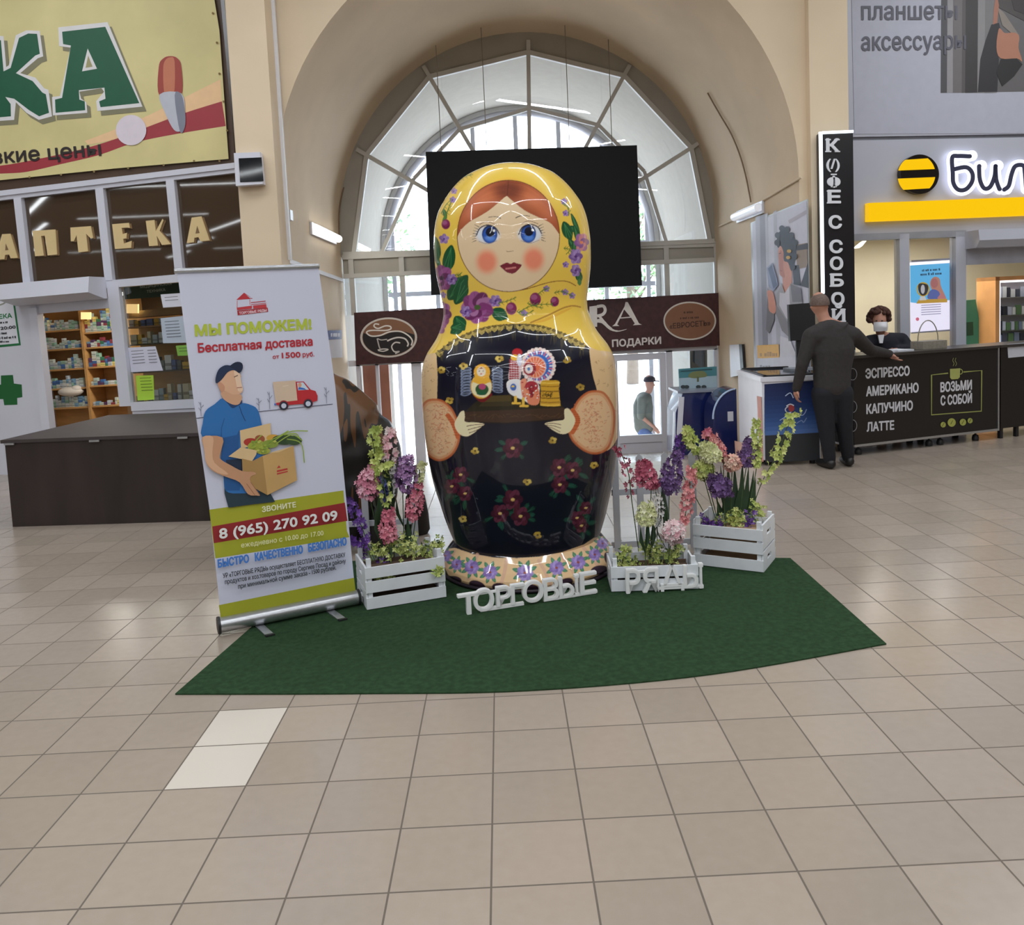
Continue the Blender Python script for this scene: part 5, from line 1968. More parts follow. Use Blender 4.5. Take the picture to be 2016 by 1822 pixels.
for (ch, polys), wp_ in zip(shop_letters, words_pos):
    o_ = PH.w(*polys[0][0], .0)
    tl = thing('window_letter', 'cream cut-out letter %s with brown edge, %s' % (ch, wp_), 'letter', tuple(o_), 'cream letters on the brown pharmacy panes')
    m = MB()
    c = (sum(p[0] for p in polys[0]) / len(polys[0]), sum(p[1] for p in polys[0]) / len(polys[0]))
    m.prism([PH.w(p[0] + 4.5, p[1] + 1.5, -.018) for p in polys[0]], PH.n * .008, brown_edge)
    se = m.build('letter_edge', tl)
    m = MB()
    m.prism([PH.w(*p, -.009) for p in polys[0]], PH.n * .012, cream_letter)
    for q in polys[1:]:
        m.poly([PH.w(*p, .0045) for p in q], brown_edge)
    m.build('letter_face', tl)
# roller shutter box above the serving door
t = thing('roller_shutter', 'white roller shutter box above the pharmacy door', 'shutter', tuple(PH.p(X(140, 600), Z(140, 600), 0)))
m = MB()
xs0, xs1 = X(38, 575), X(213, 565)
zt_, zb_ = Z(125, 554), Z(125, 584)
m.prism([PH.p(xs0, zt_, .03), PH.p(xs0, zt_, .30), PH.p(xs0, zb_, .34), PH.p(xs0, zb_ - .07, .08), PH.p(xs0, zb_ - .07, .03)], PH.ex * (xs1 - xs0), white_pvc)
m.build('shutter_box', t)
m = MB()
m.pbox(PH, X(75, 610), X(230, 610), Z(150, 612), zb_ - .065, -.02, .02, mat('shutter_slat_white', (186, 187, 198), .4, var=.03))
m.build('shutter_curtain', t)
m = MB()
m.pbox(PH, X(72, 690), X(84, 690) + .03, zfl, Z(150, 600), -.04, .06, white_pvc)
m.build('guide_rail', t)

# ---- notice with green border, green cross
t = thing('notice_poster', 'white opening-hours notice with green border on the white shopfront panel', 'poster', tuple(PH.w(10, 680, .03)))
A = Art(PH, .031, .0008)
cz = crop(0, 560, 5.04)
A.poly([(-60, 580), (26, 575), (41, 680), (-60, 690)], (30, 104, 60))
A.poly([(-60, 584), (23, 579.5), (37, 676), (-60, 685)], (206, 208, 216))
A.line(smooth_pts([(-5, 602), (10, 596), (18, 580)], 4), 3, (140, 140, 130))
A.text('АПТЕКА', (-30, 631), (24, 626), 9.5, (34, 116, 66), .05)
A.scribble((-40, 641), (18, 636), 4, (40, 40, 46), 2)
A.text('20:00', (1, 650), (31, 647), 6.5, (30, 30, 36), .05)
A.scribble((-40, 661), (13, 658), 4.5, (40, 40, 46), 3)
A.scribble((-40, 670), (31, 666), 4.5, (40, 40, 46), 4)
A.scribble((-40, 677), (18, 674), 3.5, (40, 40, 46), 5)
A.mb.build('printed_sheet', t)
t = thing('cross_sticker', 'dark green cross sticker low on the white shopfront panel', 'sticker', tuple(PH.w(20, 795, .03)))
A = Art(PH, .031, .0008)
A.poly(cz((8, 905), (128, 900), (138, 985), (215, 995), (222, 1120), (170, 1128), (172, 1195), (42, 1200), (32, 1140), (-70, 1140), (-70, 1000), (10, 995)), (28, 92, 46))
A.mb.build('printed_film', t)

# ---- inside of the pharmacy
wood_l = mat('light_shelf_wood', (190, 146, 92), 0.5, var=0.10, scale=3, stretch=(1, 1, 6))
wood_d = mat('darker_shelf_wood', (136, 104, 70), 0.5, var=0.1, scale=3)
inside_w = mat('shop_inside_wall', (150, 128, 100), 0.7, var=.05)
m = MB()
q0, q1 = xL - 2.2, X(425, 600)
DEP = -3.0
m.pbox(PH, q0, q1, zfl + .004, zMid + 1.6, DEP - .05, DEP, inside_w)
m.pbox(PH, q0, q0 + .05, zfl + .004, zMid + 1.6, DEP, -.07, inside_w)
m.pbox(PH, q1 - .05, q1, zfl + .004, zMid + 1.6, DEP, -.07, inside_w)
m.pbox(PH, q0, q1, zMidb + .05, zMidb + .1, DEP, -.07, inside_w)
m.build('wall_shop', kind='structure')
lp = bpy.data.lights.new('shop_light', 'AREA')
lp.shape = 'RECTANGLE'
lp.size, lp.size_y, lp.energy, lp.color = 2.6, .5, 55, (1, .95, .85)
lo = bpy.data.objects.new('shop_light', lp)
lo.location = PH.p((X(60, 600) + X(380, 600)) / 2, zMidb, -1.2)
lo.rotation_euler = (0, 0, R_(-13))
S.collection.objects.link(lo)

PS = Plane(PH.p(0, 0, -1.9), R_(-13), R_(1.4))          # front of the shelving
PX = lambda u, v: PS.l(u, v)[0]
PZ = lambda u, v: PS.l(u, v)[1]
rack = thing('shelf_unit', 'light wooden pharmacy shelf unit stocked with medicine boxes, seen through the door', 'shelf unit', tuple(PS.p(PX(160, 800), -PHO.z, 0)))
xa_, xm_, xb_ = PX(62, 690), PX(166, 690), PX(256, 690)
zlo, zhi = -PHO.z + .0, PZ(160, 600)
for x0, x1 in ((xa_ - .03, xa_), (xm_ - .02, xm_ + .02), (xb_, xb_ + .03)):
    m = MB()
    m.pbox(PS, x0, x1, zlo, zhi + .3, -.32, .02, wood_l)
    m.build('upright', rack)
m = MB()
m.pbox(PS, xa_, xb_, zlo, zhi + .3, -.36, -.33, wood_l)
m.build('back_panel', rack)
sh_l = [PZ(120, v) for v in (650, 687, 727, 765, 803)]
sh_r = [PZ(205, v) for v in (652, 682, 721, 758, 798)]
for zz in sh_l:
    m = MB()
    m.pbox(PS, xa_, xm_ - .02, zz - .025, zz, -.32, .0, wood_l)
    m.build('shelf', rack)
for zz in sh_r:
    m = MB()
    m.pbox(PS, xm_ + .02, xb_, zz - .025, zz, -.32, .0, wood_l)
    m.build('shelf', rack)
BXR = random.Random(5)
box_cols = [(206, 212, 214), (176, 196, 190), (150, 190, 170), (120, 160, 190), (70, 110, 170), (206, 206, 196), (140, 60, 70), (196, 206, 200), (60, 120, 90), (210, 196, 120), (186, 196, 206), (90, 60, 100)]
n_box = 0
protos = {}


def medbox(pl, x, z, d, w, h, dp, col, label, group):
    key = col
    m = protos.get(key)
    if m is None:
        b = MB()
        c = fm(col)
        b.box((0, 0, .5), (1, 1, 1), c)
        c2 = fm(tuple(min(255, int(v * .62 + 20)) for v in col))
        b.poly([(-.5, -.502, .25), (.5, -.502, .25), (.5, -.502, .45), (-.5, -.502, .45)], c2)
        o = b.build('medicine_box')
        o.data.transform(Matrix.Translation(Vector(o.location)))
        me = o.data
        bpy.data.objects.remove(o)
        protos[key] = me
        m = me
    o = bpy.data.objects.new('medicine_box', m)
    o.location = pl.p(x + w / 2, z, d)
    o.rotation_euler = (0, 0, R_(-13) + BXR.uniform(-.12, .12))
    o.scale = (w, dp, h)
    link(o)
    tag(o, label, 'medicine box', group)


side_names = (('left bay', xa_, xm_ - .02, sh_l, [.6, .7, .9, .8, .9], -.16), ('right bay', xm_ + .02, xb_, sh_r, [.9, .8, .95, .45, .3], -.16))
rank = ('top', 'second', 'third', 'fourth', 'fifth')
for nm, x0, x1, shs, fill, dd in side_names:
    for r_, (zz, f_) in enumerate(zip(shs, fill)):
        hmax = (PZ(150, 600) - shs[0] if r_ == 0 else shs[r_ - 1] - zz) - .05
        x = x0 + .01
        while x < x1 - .05:
            w = BXR.uniform(.035, .075)
            if x + w > x1 - .005:
                break
            z = zz
            h0 = hmax * f_ * BXR.uniform(.55, 1)
            while z < zz + h0 - .03:
                h = BXR.uniform(.03, .075)
                h = min(h, zz + hmax - z)
                c = BXR.choice(box_cols if nm == 'right bay' else box_cols[:6] + box_cols[7:8] + box_cols[10:11])
                medbox(PS, x, z, -.05, w * .94, h * .97, .05, c, 'small medicine box on the %s shelf of the %s of the pharmacy shelf unit' % (rank[r_], nm), 'medicine boxes on the %s shelf, %s' % (rank[r_], nm))
                n_box += 1
                z += h
            x += w + .002
# display case behind the second window
PC2 = Plane(PH.p(0, 0, -.8), R_(-13), R_(1.4))
case = thing('glass_display_case', 'glass-shelved medicine display case behind the window with papers', 'display case', tuple(PC2.p(PC2.l(310, 780)[0], -PHO.z, 0)))
u0, u1 = PC2.l(240, 700)[0], PC2.l(400, 700)[0]
case_sh = [PC2.l(310, v)[1] for v in (640, 675, 730, 789)]
m = MB()
m.pbox(PC2, u0, u1, -PHO.z, PC2.l(310, 612)[1], -.42, -.38, wood_l)
m.build('back_panel', case)
for k, zz in enumerate(case_sh):
    m = MB()
    m.pbox(PC2, u0, u1, zz - .02, zz, -.38, 0, glass('shelf_glass', (.85, .92, .9), .1) if k else wood_d)
    m.build('shelf', case)
m = MB()
m.pbox(PC2, u0, u1, -PHO.z, case_sh[-1] - .03, -.36, 0, wood_d)
m.build('base', case)
m = MB()
m.pbox(PC2, u0, u1, PC2.l(310, 622)[1], PC2.l(310, 612)[1] + .02, -.36, .0, wood_d)
m.build('top_board', case)
m = MB()
m.pbox(PC2, u0 + .02, u0 + .05, case_sh[-1], PC2.l(310, 620)[1], -.02, .0, wood_d)
m.build('upright', case)
for r_, zz in enumerate(case_sh):
    hmax = .20 if r_ else .10
    x = u0 + .06
    while x < u1 - .06:
        w = BXR.uniform(.045, .10)
        h = BXR.uniform(.06, hmax)
        c = BXR.choice([(176, 190, 196), (206, 212, 214), (150, 170, 180), (96, 120, 176), (120, 130, 130), (200, 196, 170), (84, 96, 100), (214, 176, 70)])
        medbox(PC2, x, zz, -.15, w, h, .07, c, 'medicine pack on the %s shelf of the glass display case' % rank[r_], 'medicine packs on the %s display case shelf' % rank[r_])
        x += w + BXR.uniform(.004, .03)
# green department sign, lamps
t = thing('department_sign', 'dark green hanging sign with white letters inside the pharmacy window', 'sign', tuple(PC2.w(300, 580, .1)))
A = Art(PC2, .10, .001)
A.poly([(238, 560), (360, 549), (362, 582), (240, 590)], (26, 66, 54))
A.line([(252, 560), (254, 588)], 2.0, (120, 110, 70))
A.text('МЕДИЦИНСКАЯ', (276, 568), (338, 561), 6, (196, 206, 200), .03)
A.text('ТЕХНИКА', (289, 577), (326, 573), 5.5, (196, 206, 200), .03)
A.mb.build('sign_face', t)
lamp_w = mat('warm_lamp_glass', (255, 214, 150), .4, var=0, emit=(255, 206, 140), estr=1.1)
for lab, pl, u, v, w, h in (('warm square lamp panel high in the window with the green sign', PC2, 263, 608, 11, 9), ('warm lamp panel at the top of the left shelf bay', PS, 80, 633, 7, 10), ('warm lamp panel at the top of the right shelf bay', PS, 171, 622, 9, 7)):
    m = MB()
    m.prism([pl.w(u - w, v - h, .05), pl.w(u + w, v - h, .05), pl.w(u + w, v + h, .05), pl.w(u - w, v + h, .05)], pl.n * .03, lamp_w)
    m.build('lamp_panel', label=lab, cat='lamp')
# papers stuck on the glass
t0 = [('white document sheet pair taped on the pharmacy window glass', [(252, 685), (306, 682), (321, 730), (258, 733)], (196, 196, 212), [(258, 692, 282, 690), (290, 690, 306, 689)]),
      ('lime green paper sheet taped low on the pharmacy window glass', [(267, 740), (302, 739), (304, 787), (271, 789)], (160, 196, 62), [(275, 745, 297, 744)]),
      ('small white price sheet on the window beside the banner top', [(316, 580), (360, 577), (364, 603), (321, 606)], (204, 204, 216), [(324, 586, 350, 584)]),
      ('pale blue grey notice on the window beside the banner', [(316, 627), (362, 622), (368, 675), (321, 676)], (172, 182, 196), [(324, 634, 352, 632)]),
      ('green leaflet on the window behind the banner edge', [(346, 681), (372, 679), (376, 700), (350, 701)], (120, 166, 70), [(352, 686, 368, 685)])]
for lab, q, c, ls in t0:
    t = thing('paper_sheet', lab, 'paper sheet', tuple(PH.w(*q[2], -.024)), 'papers on the pharmacy window')
    A = Art(PH, -.024, .0006)
    A.poly(q, c)
    hgt = q[2][1] - q[1][1]
    for a in ls:
        for k in range(int(hgt / 7) - 1):
            A.line([(a[0] + k * .9, a[1] + k * 6), (a[2] + k * .9, a[3] + k * 6)], 1.3, tuple(int(v * .62) for v in c))
    A.mb.build('printed_sheet', t)
# white bag on the fourth shelf
m = MB()
p = PS.w(140, 778, .02)
m.ball(p + Vector((0, 0, .05)), (.19, .09, .07), mat('white_plastic_bag', (214, 208, 200), .5, var=.05, bump=.4), 14, 9)
m.ball(p + Vector((.09, -.01, .09)), (.08, .06, .05), _mats['white_plastic_bag'], 10, 7)
m.build('plastic_bag', label='crumpled white bag lying on the lower left bay of the pharmacy shelf unit', cat='bag')

# ================================================================== DARK COUNTER BOX BY THE PHARMACY
dark_lam = mat('dark_wenge_laminate', (44, 34, 32), 0.45, var=0.25, scale=5, stretch=(1, 1, .2))
dark_top = mat('dark_cloth_top', (58, 50, 50), 0.6, var=.08)
f0, f1 = ph(23, 1038), ph(409, 1026)
ang = math.atan2(f1.y - f0.y, f1.x - f0.x)
DP = Plane((f0.x, f0.y, 0), ang)
t = thing('display_counter', 'long low dark brown sales counter with grey top standing before the pharmacy', 'counter', (f0.x, f0.y, 0))
hz = DP.l(20, 866)[1]
LW = DP.l(560, 1020)[0]
Pb = ph(84, 812, hz)
dep = (Pb - DP.p(0, hz, 0)).dot(-DP.n)
dep = min(dep, 1.75)
m = MB()
m.pbox(DP, 0.01, LW, 0.0, hz - .03, -dep, 0, dark_lam)
m.build('body', t)
m = MB()
m.pbox(DP, -.02, LW + .02, hz - .03, hz, -dep - .01, .015, dark_top)
m.build('top', t)
for u in (20, 187, 360):
    x, z = DP.l(u, 861 - (u - 20) * .055)
    m = MB()
    m.pbox(DP, x - .045, x + .045, hz - .045, hz - .028, .012, .028, alu)
    m.build('handle', t)
# tall white clad plinth strip by the box, seen at the picture edge
t = thing('wall_board', 'square white framed dark display board on the plaster pier', 'board', tuple(py(494, 336, 9.02)))
VP = Plane((0, 9.03, 0), 0)
m = MB()
q = [(466, 305), (517, 303), (523, 365), (470, 369)]
m.prism([VP.w(*p) for p in q], VP.n * .10, white_pvc)
m.build('box_frame', t)
m = MB()
m.prism([VP.w(*p, .101) for p in ((470, 312), (515, 310), (519, 357), (473, 359))], VP.n * .004, mat('dark_screen_glass', (24, 26, 30), .05, var=0))
m.build('dark_pane', t)
# white cable trunking on the pier and vault
t = thing('cable_trunking', 'white cable trunking running down the pier then along the vault wall', 'cable trunking', tuple(VP.w(545, 300, .02)))
trunk = mat('white_trunking', (206, 206, 212), .5, var=.02)
VJ = AX - RV + .02
xpier = xb + .02
m = MB()
pts = [(xpier, 9.3, 7.5), (xpier + .004, 9.3, py(567, 512, 9.3).z)]
m.obox((xb + .001, 9.32, py(565, 512, 9.3).z), (.035, 0, 0), (0, .04, 0), (0, 0, 7.5 - py(565, 512, 9.3).z), trunk)
m.build('trunking_run', t)
m = MB()
zt2 = py(565, 512, 9.3).z
m.obox((VJ - .015, 9.42, zt2), (.03, 0, 0), (0, 3.6, -.1), (0, 0, .05), trunk)
m.build('trunking_run', t)
# small blue sign and paper on the left vault wall
JL = lambda u, v: px(u, v, AX - RV + .004)
for lab, nm, q, c, tx in (('small dark blue number plate on the vault wall beside the banner', 'number_plate', [(645, 651), (672, 650), (672, 668), (646, 669)], (54, 66, 120), 'МЕСТО'),
                          ('white leaflet under the dark blue plate beside the banner', 'leaflet', [(646, 670), (672, 668), (674, 704), (649, 706)], (186, 180, 184), None)):
    m = MB()
    P4 = [px(u, v, AX - RV + .005) for u, v in q]
    m.prism(P4, (.006, 0, 0), fm(c))
    o = m.build(nm, label=lab, cat='sign' if tx else 'leaflet')
    if tx:
        m = MB()
        for k, w in enumerate((3, 4.5, 3.5, 4)):
            u0 = 651 + k * 4.6
            P4 = [px(u, v, AX - RV + .0115) for u, v in ((u0, 656.5), (u0 + w, 656), (u0 + w, 663), (u0, 663.5))]
            m.prism(P4, (.002, 0, 0), fm((190, 190, 206)))
        m.build('white_print', o)

# ================================================================== PHONE SHOP FRONT (viewer's right)
lilac = mat('lilac_white_panel', (172, 174, 186), 0.35, var=0.03, scale=1.2)
BL = Plane(py(1680, 500, 10.15), R_(7))
bx = lambda u, v: BL.l(u, v)[0]
bz = lambda u, v: BL.l(u, v)[1]
zF = -BL.o.z
bxe = bx(2420, 500)
m = MB()
zop, zgr = bz(1780, 461), bz(1840, 272)
m.pbox(BL, bx(1660, 300), bxe, zop, zgr - .01, -.12, 0, lilac)
m.pbox(BL, bx(1660, 300), bxe, zgr + .03, CEIL - BL.o.z, -.12, .01, lilac)
m.pbox(BL, bx(1660, 300), bxe, zgr - .01, zgr + .03, -.12, -.02, mat('grey_groove', (120, 122, 130), .5))
m.build('wall_signboard', kind='structure')
# printed poster area high on the panel
t = thing('wall_poster', 'large light wall poster with grey words and a photo of hands holding a tablet', 'poster', tuple(BL.p(bx(1850, 150), bz(1850, 250), .01)))
A = Art(BL, .014, .0004)
c8 = crop(1680, 0, 6.0)
A.poly([(1674, -120), (2120, -120), (2120, 262), (1682, 264)], (166, 168, 182))
A.poly(c8((1040, -300), (2500, -300), (2500, 1075), (1030, 1100)), (94, 92, 94))
for x0, x1, c in ((1040, 1110, (74, 74, 78)), (1115, 1180, (136, 134, 138)), (1185, 1290, (104, 100, 102)), (1290, 1330, (84, 80, 82)), (1330, 1470, (58, 56, 58)), (1475, 1560, (128, 126, 128)), (1560, 1700, (112, 110, 112))):
    A.poly(c8((x0, -300), (x1, -300), (x1 - 5, 1095), (x0 - 10, 1098)), c)
A.poly(c8((1630, 290), (1720, 270), (1760, 420), (1700, 560), (1720, 700), (1700, 1085), (1470, 1090), (1500, 700), (1560, 480)), (50, 48, 52))
A.poly(c8((1700, 80), (2500, 500), (2500, -300), (1720, -300)), (72, 68, 68))
A.poly(c8((1700, 80), (1780, 150), (1960, 420), (1900, 420), (1760, 300)), (126, 118, 112))
A.poly(c8((1690, -100), (1720, 60), (1700, 270), (1650, 290), (1660, 100)), (150, 104, 88))
A.poly(smooth_pts(c8((1715, 350), (1745, 345), (1790, 390), (1900, 385), (1960, 430), (1950, 560), (1985, 680), (1990, 730), (1930, 690), (1740, 690), (1690, 560)), 3, True), (160, 112, 92))
A.poly(c8((1740, 700), (1930, 690), (2000, 760), (1900, 900), (1760, 1020), (1690, 860)), (44, 44, 46))
A.poly(c8((1800, -300), (2500, -300), (2500, 350), (1900, 120)), (60, 56, 58))
A.text('планшеты', (1696, 39.5), (1885, 38.5), 37, (86, 86, 98), .02)
A.text('аксессуары', (1696, 100), (1902, 97), 37, (86, 86, 98), .02)
A.mb.build('printed_sheet', t)
# round striped emblem
t = thing('round_emblem', 'round black and yellow striped backlit emblem beside big backlit letters', 'sign', tuple(BL.w(1804, 345)))
ec, er = (1804, 345), 37.5
blk = mat('emblem_black', (22, 18, 16), .25, var=0)
yel = glow((255, 200, 0), .85)
m = MB()
m.prism([BL.w(ec[0] + er * math.cos(a), ec[1] + er * math.sin(a) * 1.03, .01) for a in np.linspace(0, 2 * PI, 49)[:-1]], BL.n * .07, blk)
m.build('disc', t)
for y0, y1 in ((-31, -10), (6, 28)):
    P_ = []
    for y in np.linspace(y0, y1, 8):
        P_.append((ec[0] + er * .985 * math.sqrt(1 - (y / er / 1.03) ** 2), ec[1] + y - 2))
    for y in np.linspace(y1, y0, 8):
        P_.append((ec[0] - er * .985 * math.sqrt(1 - (y / er / 1.03) ** 2), ec[1] + y + 1))
    m = MB()
    m.prism([BL.w(u, v, .081) for u, v in P_], BL.n * .006, yel)
    m.build('yellow_stripe', t)
# backlit letters
c4 = crop(1400, 0, 2.9386)
strokes = {'Б': [[(1495, 905), (1430, 903), (1395, 912), (1398, 1000), (1402, 1060), (1430, 1098), (1475, 1095), (1510, 1050), (1510, 1000), (1475, 968), (1405, 980)]],
           'и': [[(1550, 962), (1555, 1040), (1580, 1090), (1615, 1080), (1640, 1020), (1645, 962)], [(1645, 962), (1650, 1040), (1668, 1095)]],
           'л': [[(1695, 1098), (1722, 1075), (1738, 1010), (1760, 962), (1805, 958), (1815, 1000), (1822, 1095)]],
           'а': [[(1960, 965), (1900, 960), (1870, 1020), (1890, 1090), (1940, 1070), (1965, 965)], [(1965, 965), (1970, 1098)]]}
wht = glow((235, 238, 255), 1.7)
core = mat('letter_core_dark', (60, 62, 84), .2, var=0)
whr = {'Б': 'first in the word beside the emblem', 'и': 'second in the word beside the emblem', 'л': 'cut by the picture edge', 'а': 'next beyond the picture edge'}


def ribbon(mb, pts, w, off, dep, mt):
    P_ = [Vector(p) for p in smooth_pts(pts, 5)]
    L_, R2 = [], []
    for i in range(len(P_)):
        tt = (P_[min(i + 1, len(P_) - 1)] - P_[max(0, i - 1)]).normalized()
        nn = Vector((-tt.y, tt.x)) * w / 2
        L_.append(P_[i] + nn)
        R2.append(P_[i] - nn)
    vs = []
    for a, b in zip(L_, R2):
        for q in (a, b):
            vs.append(BL.w(q.x, q.y, off))
        for q in (a, b):
            vs.append(BL.w(q.x, q.y, off + dep))
    fs = []
    k = len(P_)
    for i in range(k - 1):
        a, b = 4 * i, 4 * (i + 1)
        fs += [(a, b, b + 1, a + 1), (a + 2, a + 3, b + 3, b + 2), (a, a + 2, b + 2, b), (a + 1, b + 1, b + 3, a + 3)]
    fs += [(0, 1, 3, 2), (4 * k - 4, 4 * k - 2, 4 * k - 1, 4 * k - 3)]
    mb.add(vs, fs, mt)
    for e in (P_[0], P_[-1]):
        mb.prism([BL.w(e.x + w / 2 * math.cos(a), e.y + w / 2 * math.sin(a), off + dep * .02) for a in np.linspace(0, 2 * PI, 17)[:-1]], BL.n * dep * .96, mt)


for ch in 'Бил':
    o_ = BL.w(*c4(strokes[ch][0][0])[0])
    t = thing('sign_letter', 'white glowing sign letter %s, %s' % (ch, whr[ch]), 'letter', tuple(o_), 'white glowing sign letters')
    m = MB()
    for s_ in strokes[ch]:
        ribbon(m, c4(*s_), 21, .01, .05, wht)
    m.build('glowing_body', t)
    m = MB()
    for s_ in strokes[ch]:
        ribbon(m, c4(*s_), 8.5, .062, .006, core)
    m.build('dark_face', t)
m = MB()
m.prism([BL.w(1703, 401.5, .01), BL.w(2130, 385, .01), BL.w(2130, 421, .01), BL.w(1703, 437.5, .01)], BL.n * .08, glow((255, 200, 0), .85))
m.build('light_bar', label='long glowing yellow light bar under the backlit letters', cat='light bar')

# window framing of the shop
fr2 = MB()
for u0, u1, v in ((1770, 1789, 560), (1880, 1900, 560)):
    fr2.pbox(BL, bx(u0, v), bx(u1, v), zF, zop, -.10, .02, lilac)
fr2.pbox(BL, bx(1668, 560), bx(1681, 560), zF, zop, -.10, .02, lilac)
fr2.pbox(BL, bx(1668, 480), bx(1900, 480), zop - .06, zop + .02, -.10, .02, mat('grey_rail', (140, 142, 150), .4))
fr2.pbox(BL, bx(1668, 480), bx(1900, 480), zF, zF + 1.0, -.08, .0, lilac)
w4 = fr2.build('window_4', kind='structure')
m = MB()
for u0, u1 in ((1681, 1770), (1789, 1880)):
    m.pbox(BL, bx(u0, 560), bx(u1, 560), zF + 1.0, zop - .06, -.05, -.045, glass('clear_shop_glass', (.98, .98, .98), .02))
m.build('pane', w4)
t = thing('roller_shutter', 'light grey roller shutter box over the phone shop counter opening', 'shutter', tuple(BL.w(1960, 480)))
m = MB()
z1_, z2_ = bz(1950, 455), bz(1950, 489)
m.prism([BL.p(bx(1898, 470), z1_, .0), BL.p(bx(1898, 470), z1_, .26), BL.p(bx(1898, 470), z1_ - (z1_ - z2_) * .6, .28), BL.p(bx(1898, 470), z2_, .22), BL.p(bx(1898, 470), z2_, .0)], BL.ex * (bxe - bx(1898, 470)), lilac)
m.build('shutter_box', t)
m = MB()
m.pbox(BL, bx(1903, 510), bxe, bz(1950, 520), z2_, -.04, .0, mat('shutter_lip', (166, 168, 180), .4))
m.build('shutter_curtain', t)

# interior of the phone shop
cream = mat('cream_shop_wall', (212, 205, 182), 0.6, var=.04, scale=1.5)
m = MB()
DB_ = -2.4
m.pbox(BL, bx(1668, 560) - .06, bxe + 1.5, zF + .004, zop + .6, DB_ - .05, DB_, cream)
m.pbox(BL, bx(1668, 560) - .06, bx(1668, 560), zF + .004, zop + .6, DB_, -.13, cream)
m.pbox(BL, bxe + 1.4, bxe + 1.5, zF + .004, zop + .6, DB_, -.13, cream)
m.pbox(BL, bx(1668, 560) - .06, bxe + 1.5, zop + .1, zop + .15, DB_, -.13, cream)
m.build('wall_phone_shop', kind='structure')
for xx, en in ((bx(1740, 560) + .2, 22), (bx(1950, 560) + .3, 30)):
    lp = bpy.data.lights.new('shop_light', 'AREA')
    lp.size, lp.energy, lp.color = .8, en, (1, .97, .9)
    lo = bpy.data.objects.new('shop_light', lp)
    lo.location = BL.p(xx, zop + .07, -1.1)
    S.collection.objects.link(lo)
PB = Plane(BL.p(0, 0, -1.6), R_(7))
m = MB()
m.prism([PB.w(1684, 486), PB.w(1697, 475), PB.w(1708, 472), PB.w(1697, 485)], (0, .1, -.02), mat('white_lamp_panel', (255, 255, 250), .4, var=0, emit=(255, 252, 240), estr=2.0))
m.build('ceiling_lamp', label='small white ceiling lamp panel inside the phone shop beside the black sign', cat='lamp')
PP = Plane(BL.p(0, 0, -.25), R_(7))
t = thing('backlit_poster', 'blue and white backlit poster of a person beside a trophy in the phone shop window', 'poster', tuple(PP.w(1835, 655)))
m = MB()
m.prism([PP.w(1791, 513, -.04), PP.w(1879, 508, -.04), PP.w(1879, 651, -.04), PP.w(1792, 657, -.04)], PP.n * .035, lilac)
m.build('light_box', t)
A = Art(PP, 0, .0005)
ca3 = crop(1660, 440, 5.663)
g = lambda c, s_=1.0: glow(c, s_)
A.poly(ca3((742, 435), (1232, 408), (1234, 1170), (1215, 1180), (750, 1215)), g((236, 232, 252), 1.1))
A.poly(ca3((745, 470), (1232, 440), (1234, 850), (1150, 860), (820, 890), (750, 880)), g((92, 186, 240), .9))
A.poly(ca3((742, 440), (1232, 408), (1232, 432), (742, 468)), g((235, 244, 255), 1.6))
A.scribble((1815, 535), (1852, 532.5), 5, g((46, 96, 140), .4), 1)
A.scribble((1812, 543), (1855, 540.5), 5, g((46, 96, 140), .4), 2)
A.poly(smooth_pts(ca3((970, 680), (985, 620), (1030, 595), (1075, 620), (1090, 700), (1130, 790), (1145, 840), (1080, 850), (1000, 760)), 4, True), g((216, 150, 130), .6))
A.ell(ca3((1018, 668))[0], (7, 9.5), g((206, 130, 130), .55))
A.poly(smooth_pts(ca3((945, 840), (955, 770), (1000, 735), (1060, 755), (1080, 800), (1060, 850)), 4, True), g((98, 118, 196), .6))
A.poly(ca3((1050, 830), (1100, 770), (1140, 820), (1140, 850), (1060, 850)), g((222, 140, 140), .6))
A.poly(ca3((815, 895), (840, 850), (1160, 840), (1160, 880)), g((214, 168, 60), .7))
A.poly(ca3((850, 860), (860, 815), (910, 810), (930, 855)), g((226, 226, 226), .7))
A.ring(ca3((890, 735))[0], (13, 14), 2.5, g((220, 180, 40), .7))
A.poly(smooth_pts(ca3((840, 680), (890, 670), (945, 690), (945, 750), (915, 800), (870, 800), (840, 750)), 3, True), g((60, 62, 74), .3))
A.ell(ca3((888, 735))[0], (4, 9), g((206, 206, 214), .7))
for k in range(5):
    A.line(ca3((870, 915 + k * 26), (1090, 902 + k * 26)), 1.6, g((176, 172, 206), .7))
A.ell(ca3((828, 1068))[0], (3.4, 3.4), g((240, 120, 150), .7))
A.mb.build('printed_film', t)
# green leaning stand, display cabinet, wire basket
teal = mat('teal_green_plastic', (60, 132, 110), .5, var=.05)
PG = Plane(BL.p(0, 0, -.9), R_(7))
t = thing('folding_stand', 'green folding stand leaning inside the phone shop opening', 'stand', tuple(PG.w(1917, 680)))
m = MB()
m.prism([PG.w(1890, 592), PG.w(1916, 590), PG.w(1932, 684), PG.w(1890, 686)], PG.n * .05, teal)
m.build('panel', t)
m = MB()
m.prism([PG.w(1902, 635, .051), PG.w(1915, 634, .051), PG.w(1916, 660, .051), PG.w(1903, 661, .051)], PG.n * .006, mat('dark_green_print', (24, 76, 62), .5))
m.build('dark_label', t)
oak = mat('orange_oak', (206, 150, 96), .5, var=.1, scale=4)
PD = Plane(BL.p(0, 0, -.55), R_(7))
t = thing('display_cabinet', 'oak framed lit display cabinet with phone accessories at the picture edge', 'display cabinet', tuple(PD.w(2010, 690)))
xl_, xr_ = PD.l(1958, 600)[0], PD.l(2130, 600)[0]
zt_ = PD.l(1990, 544)[1]
m = MB()
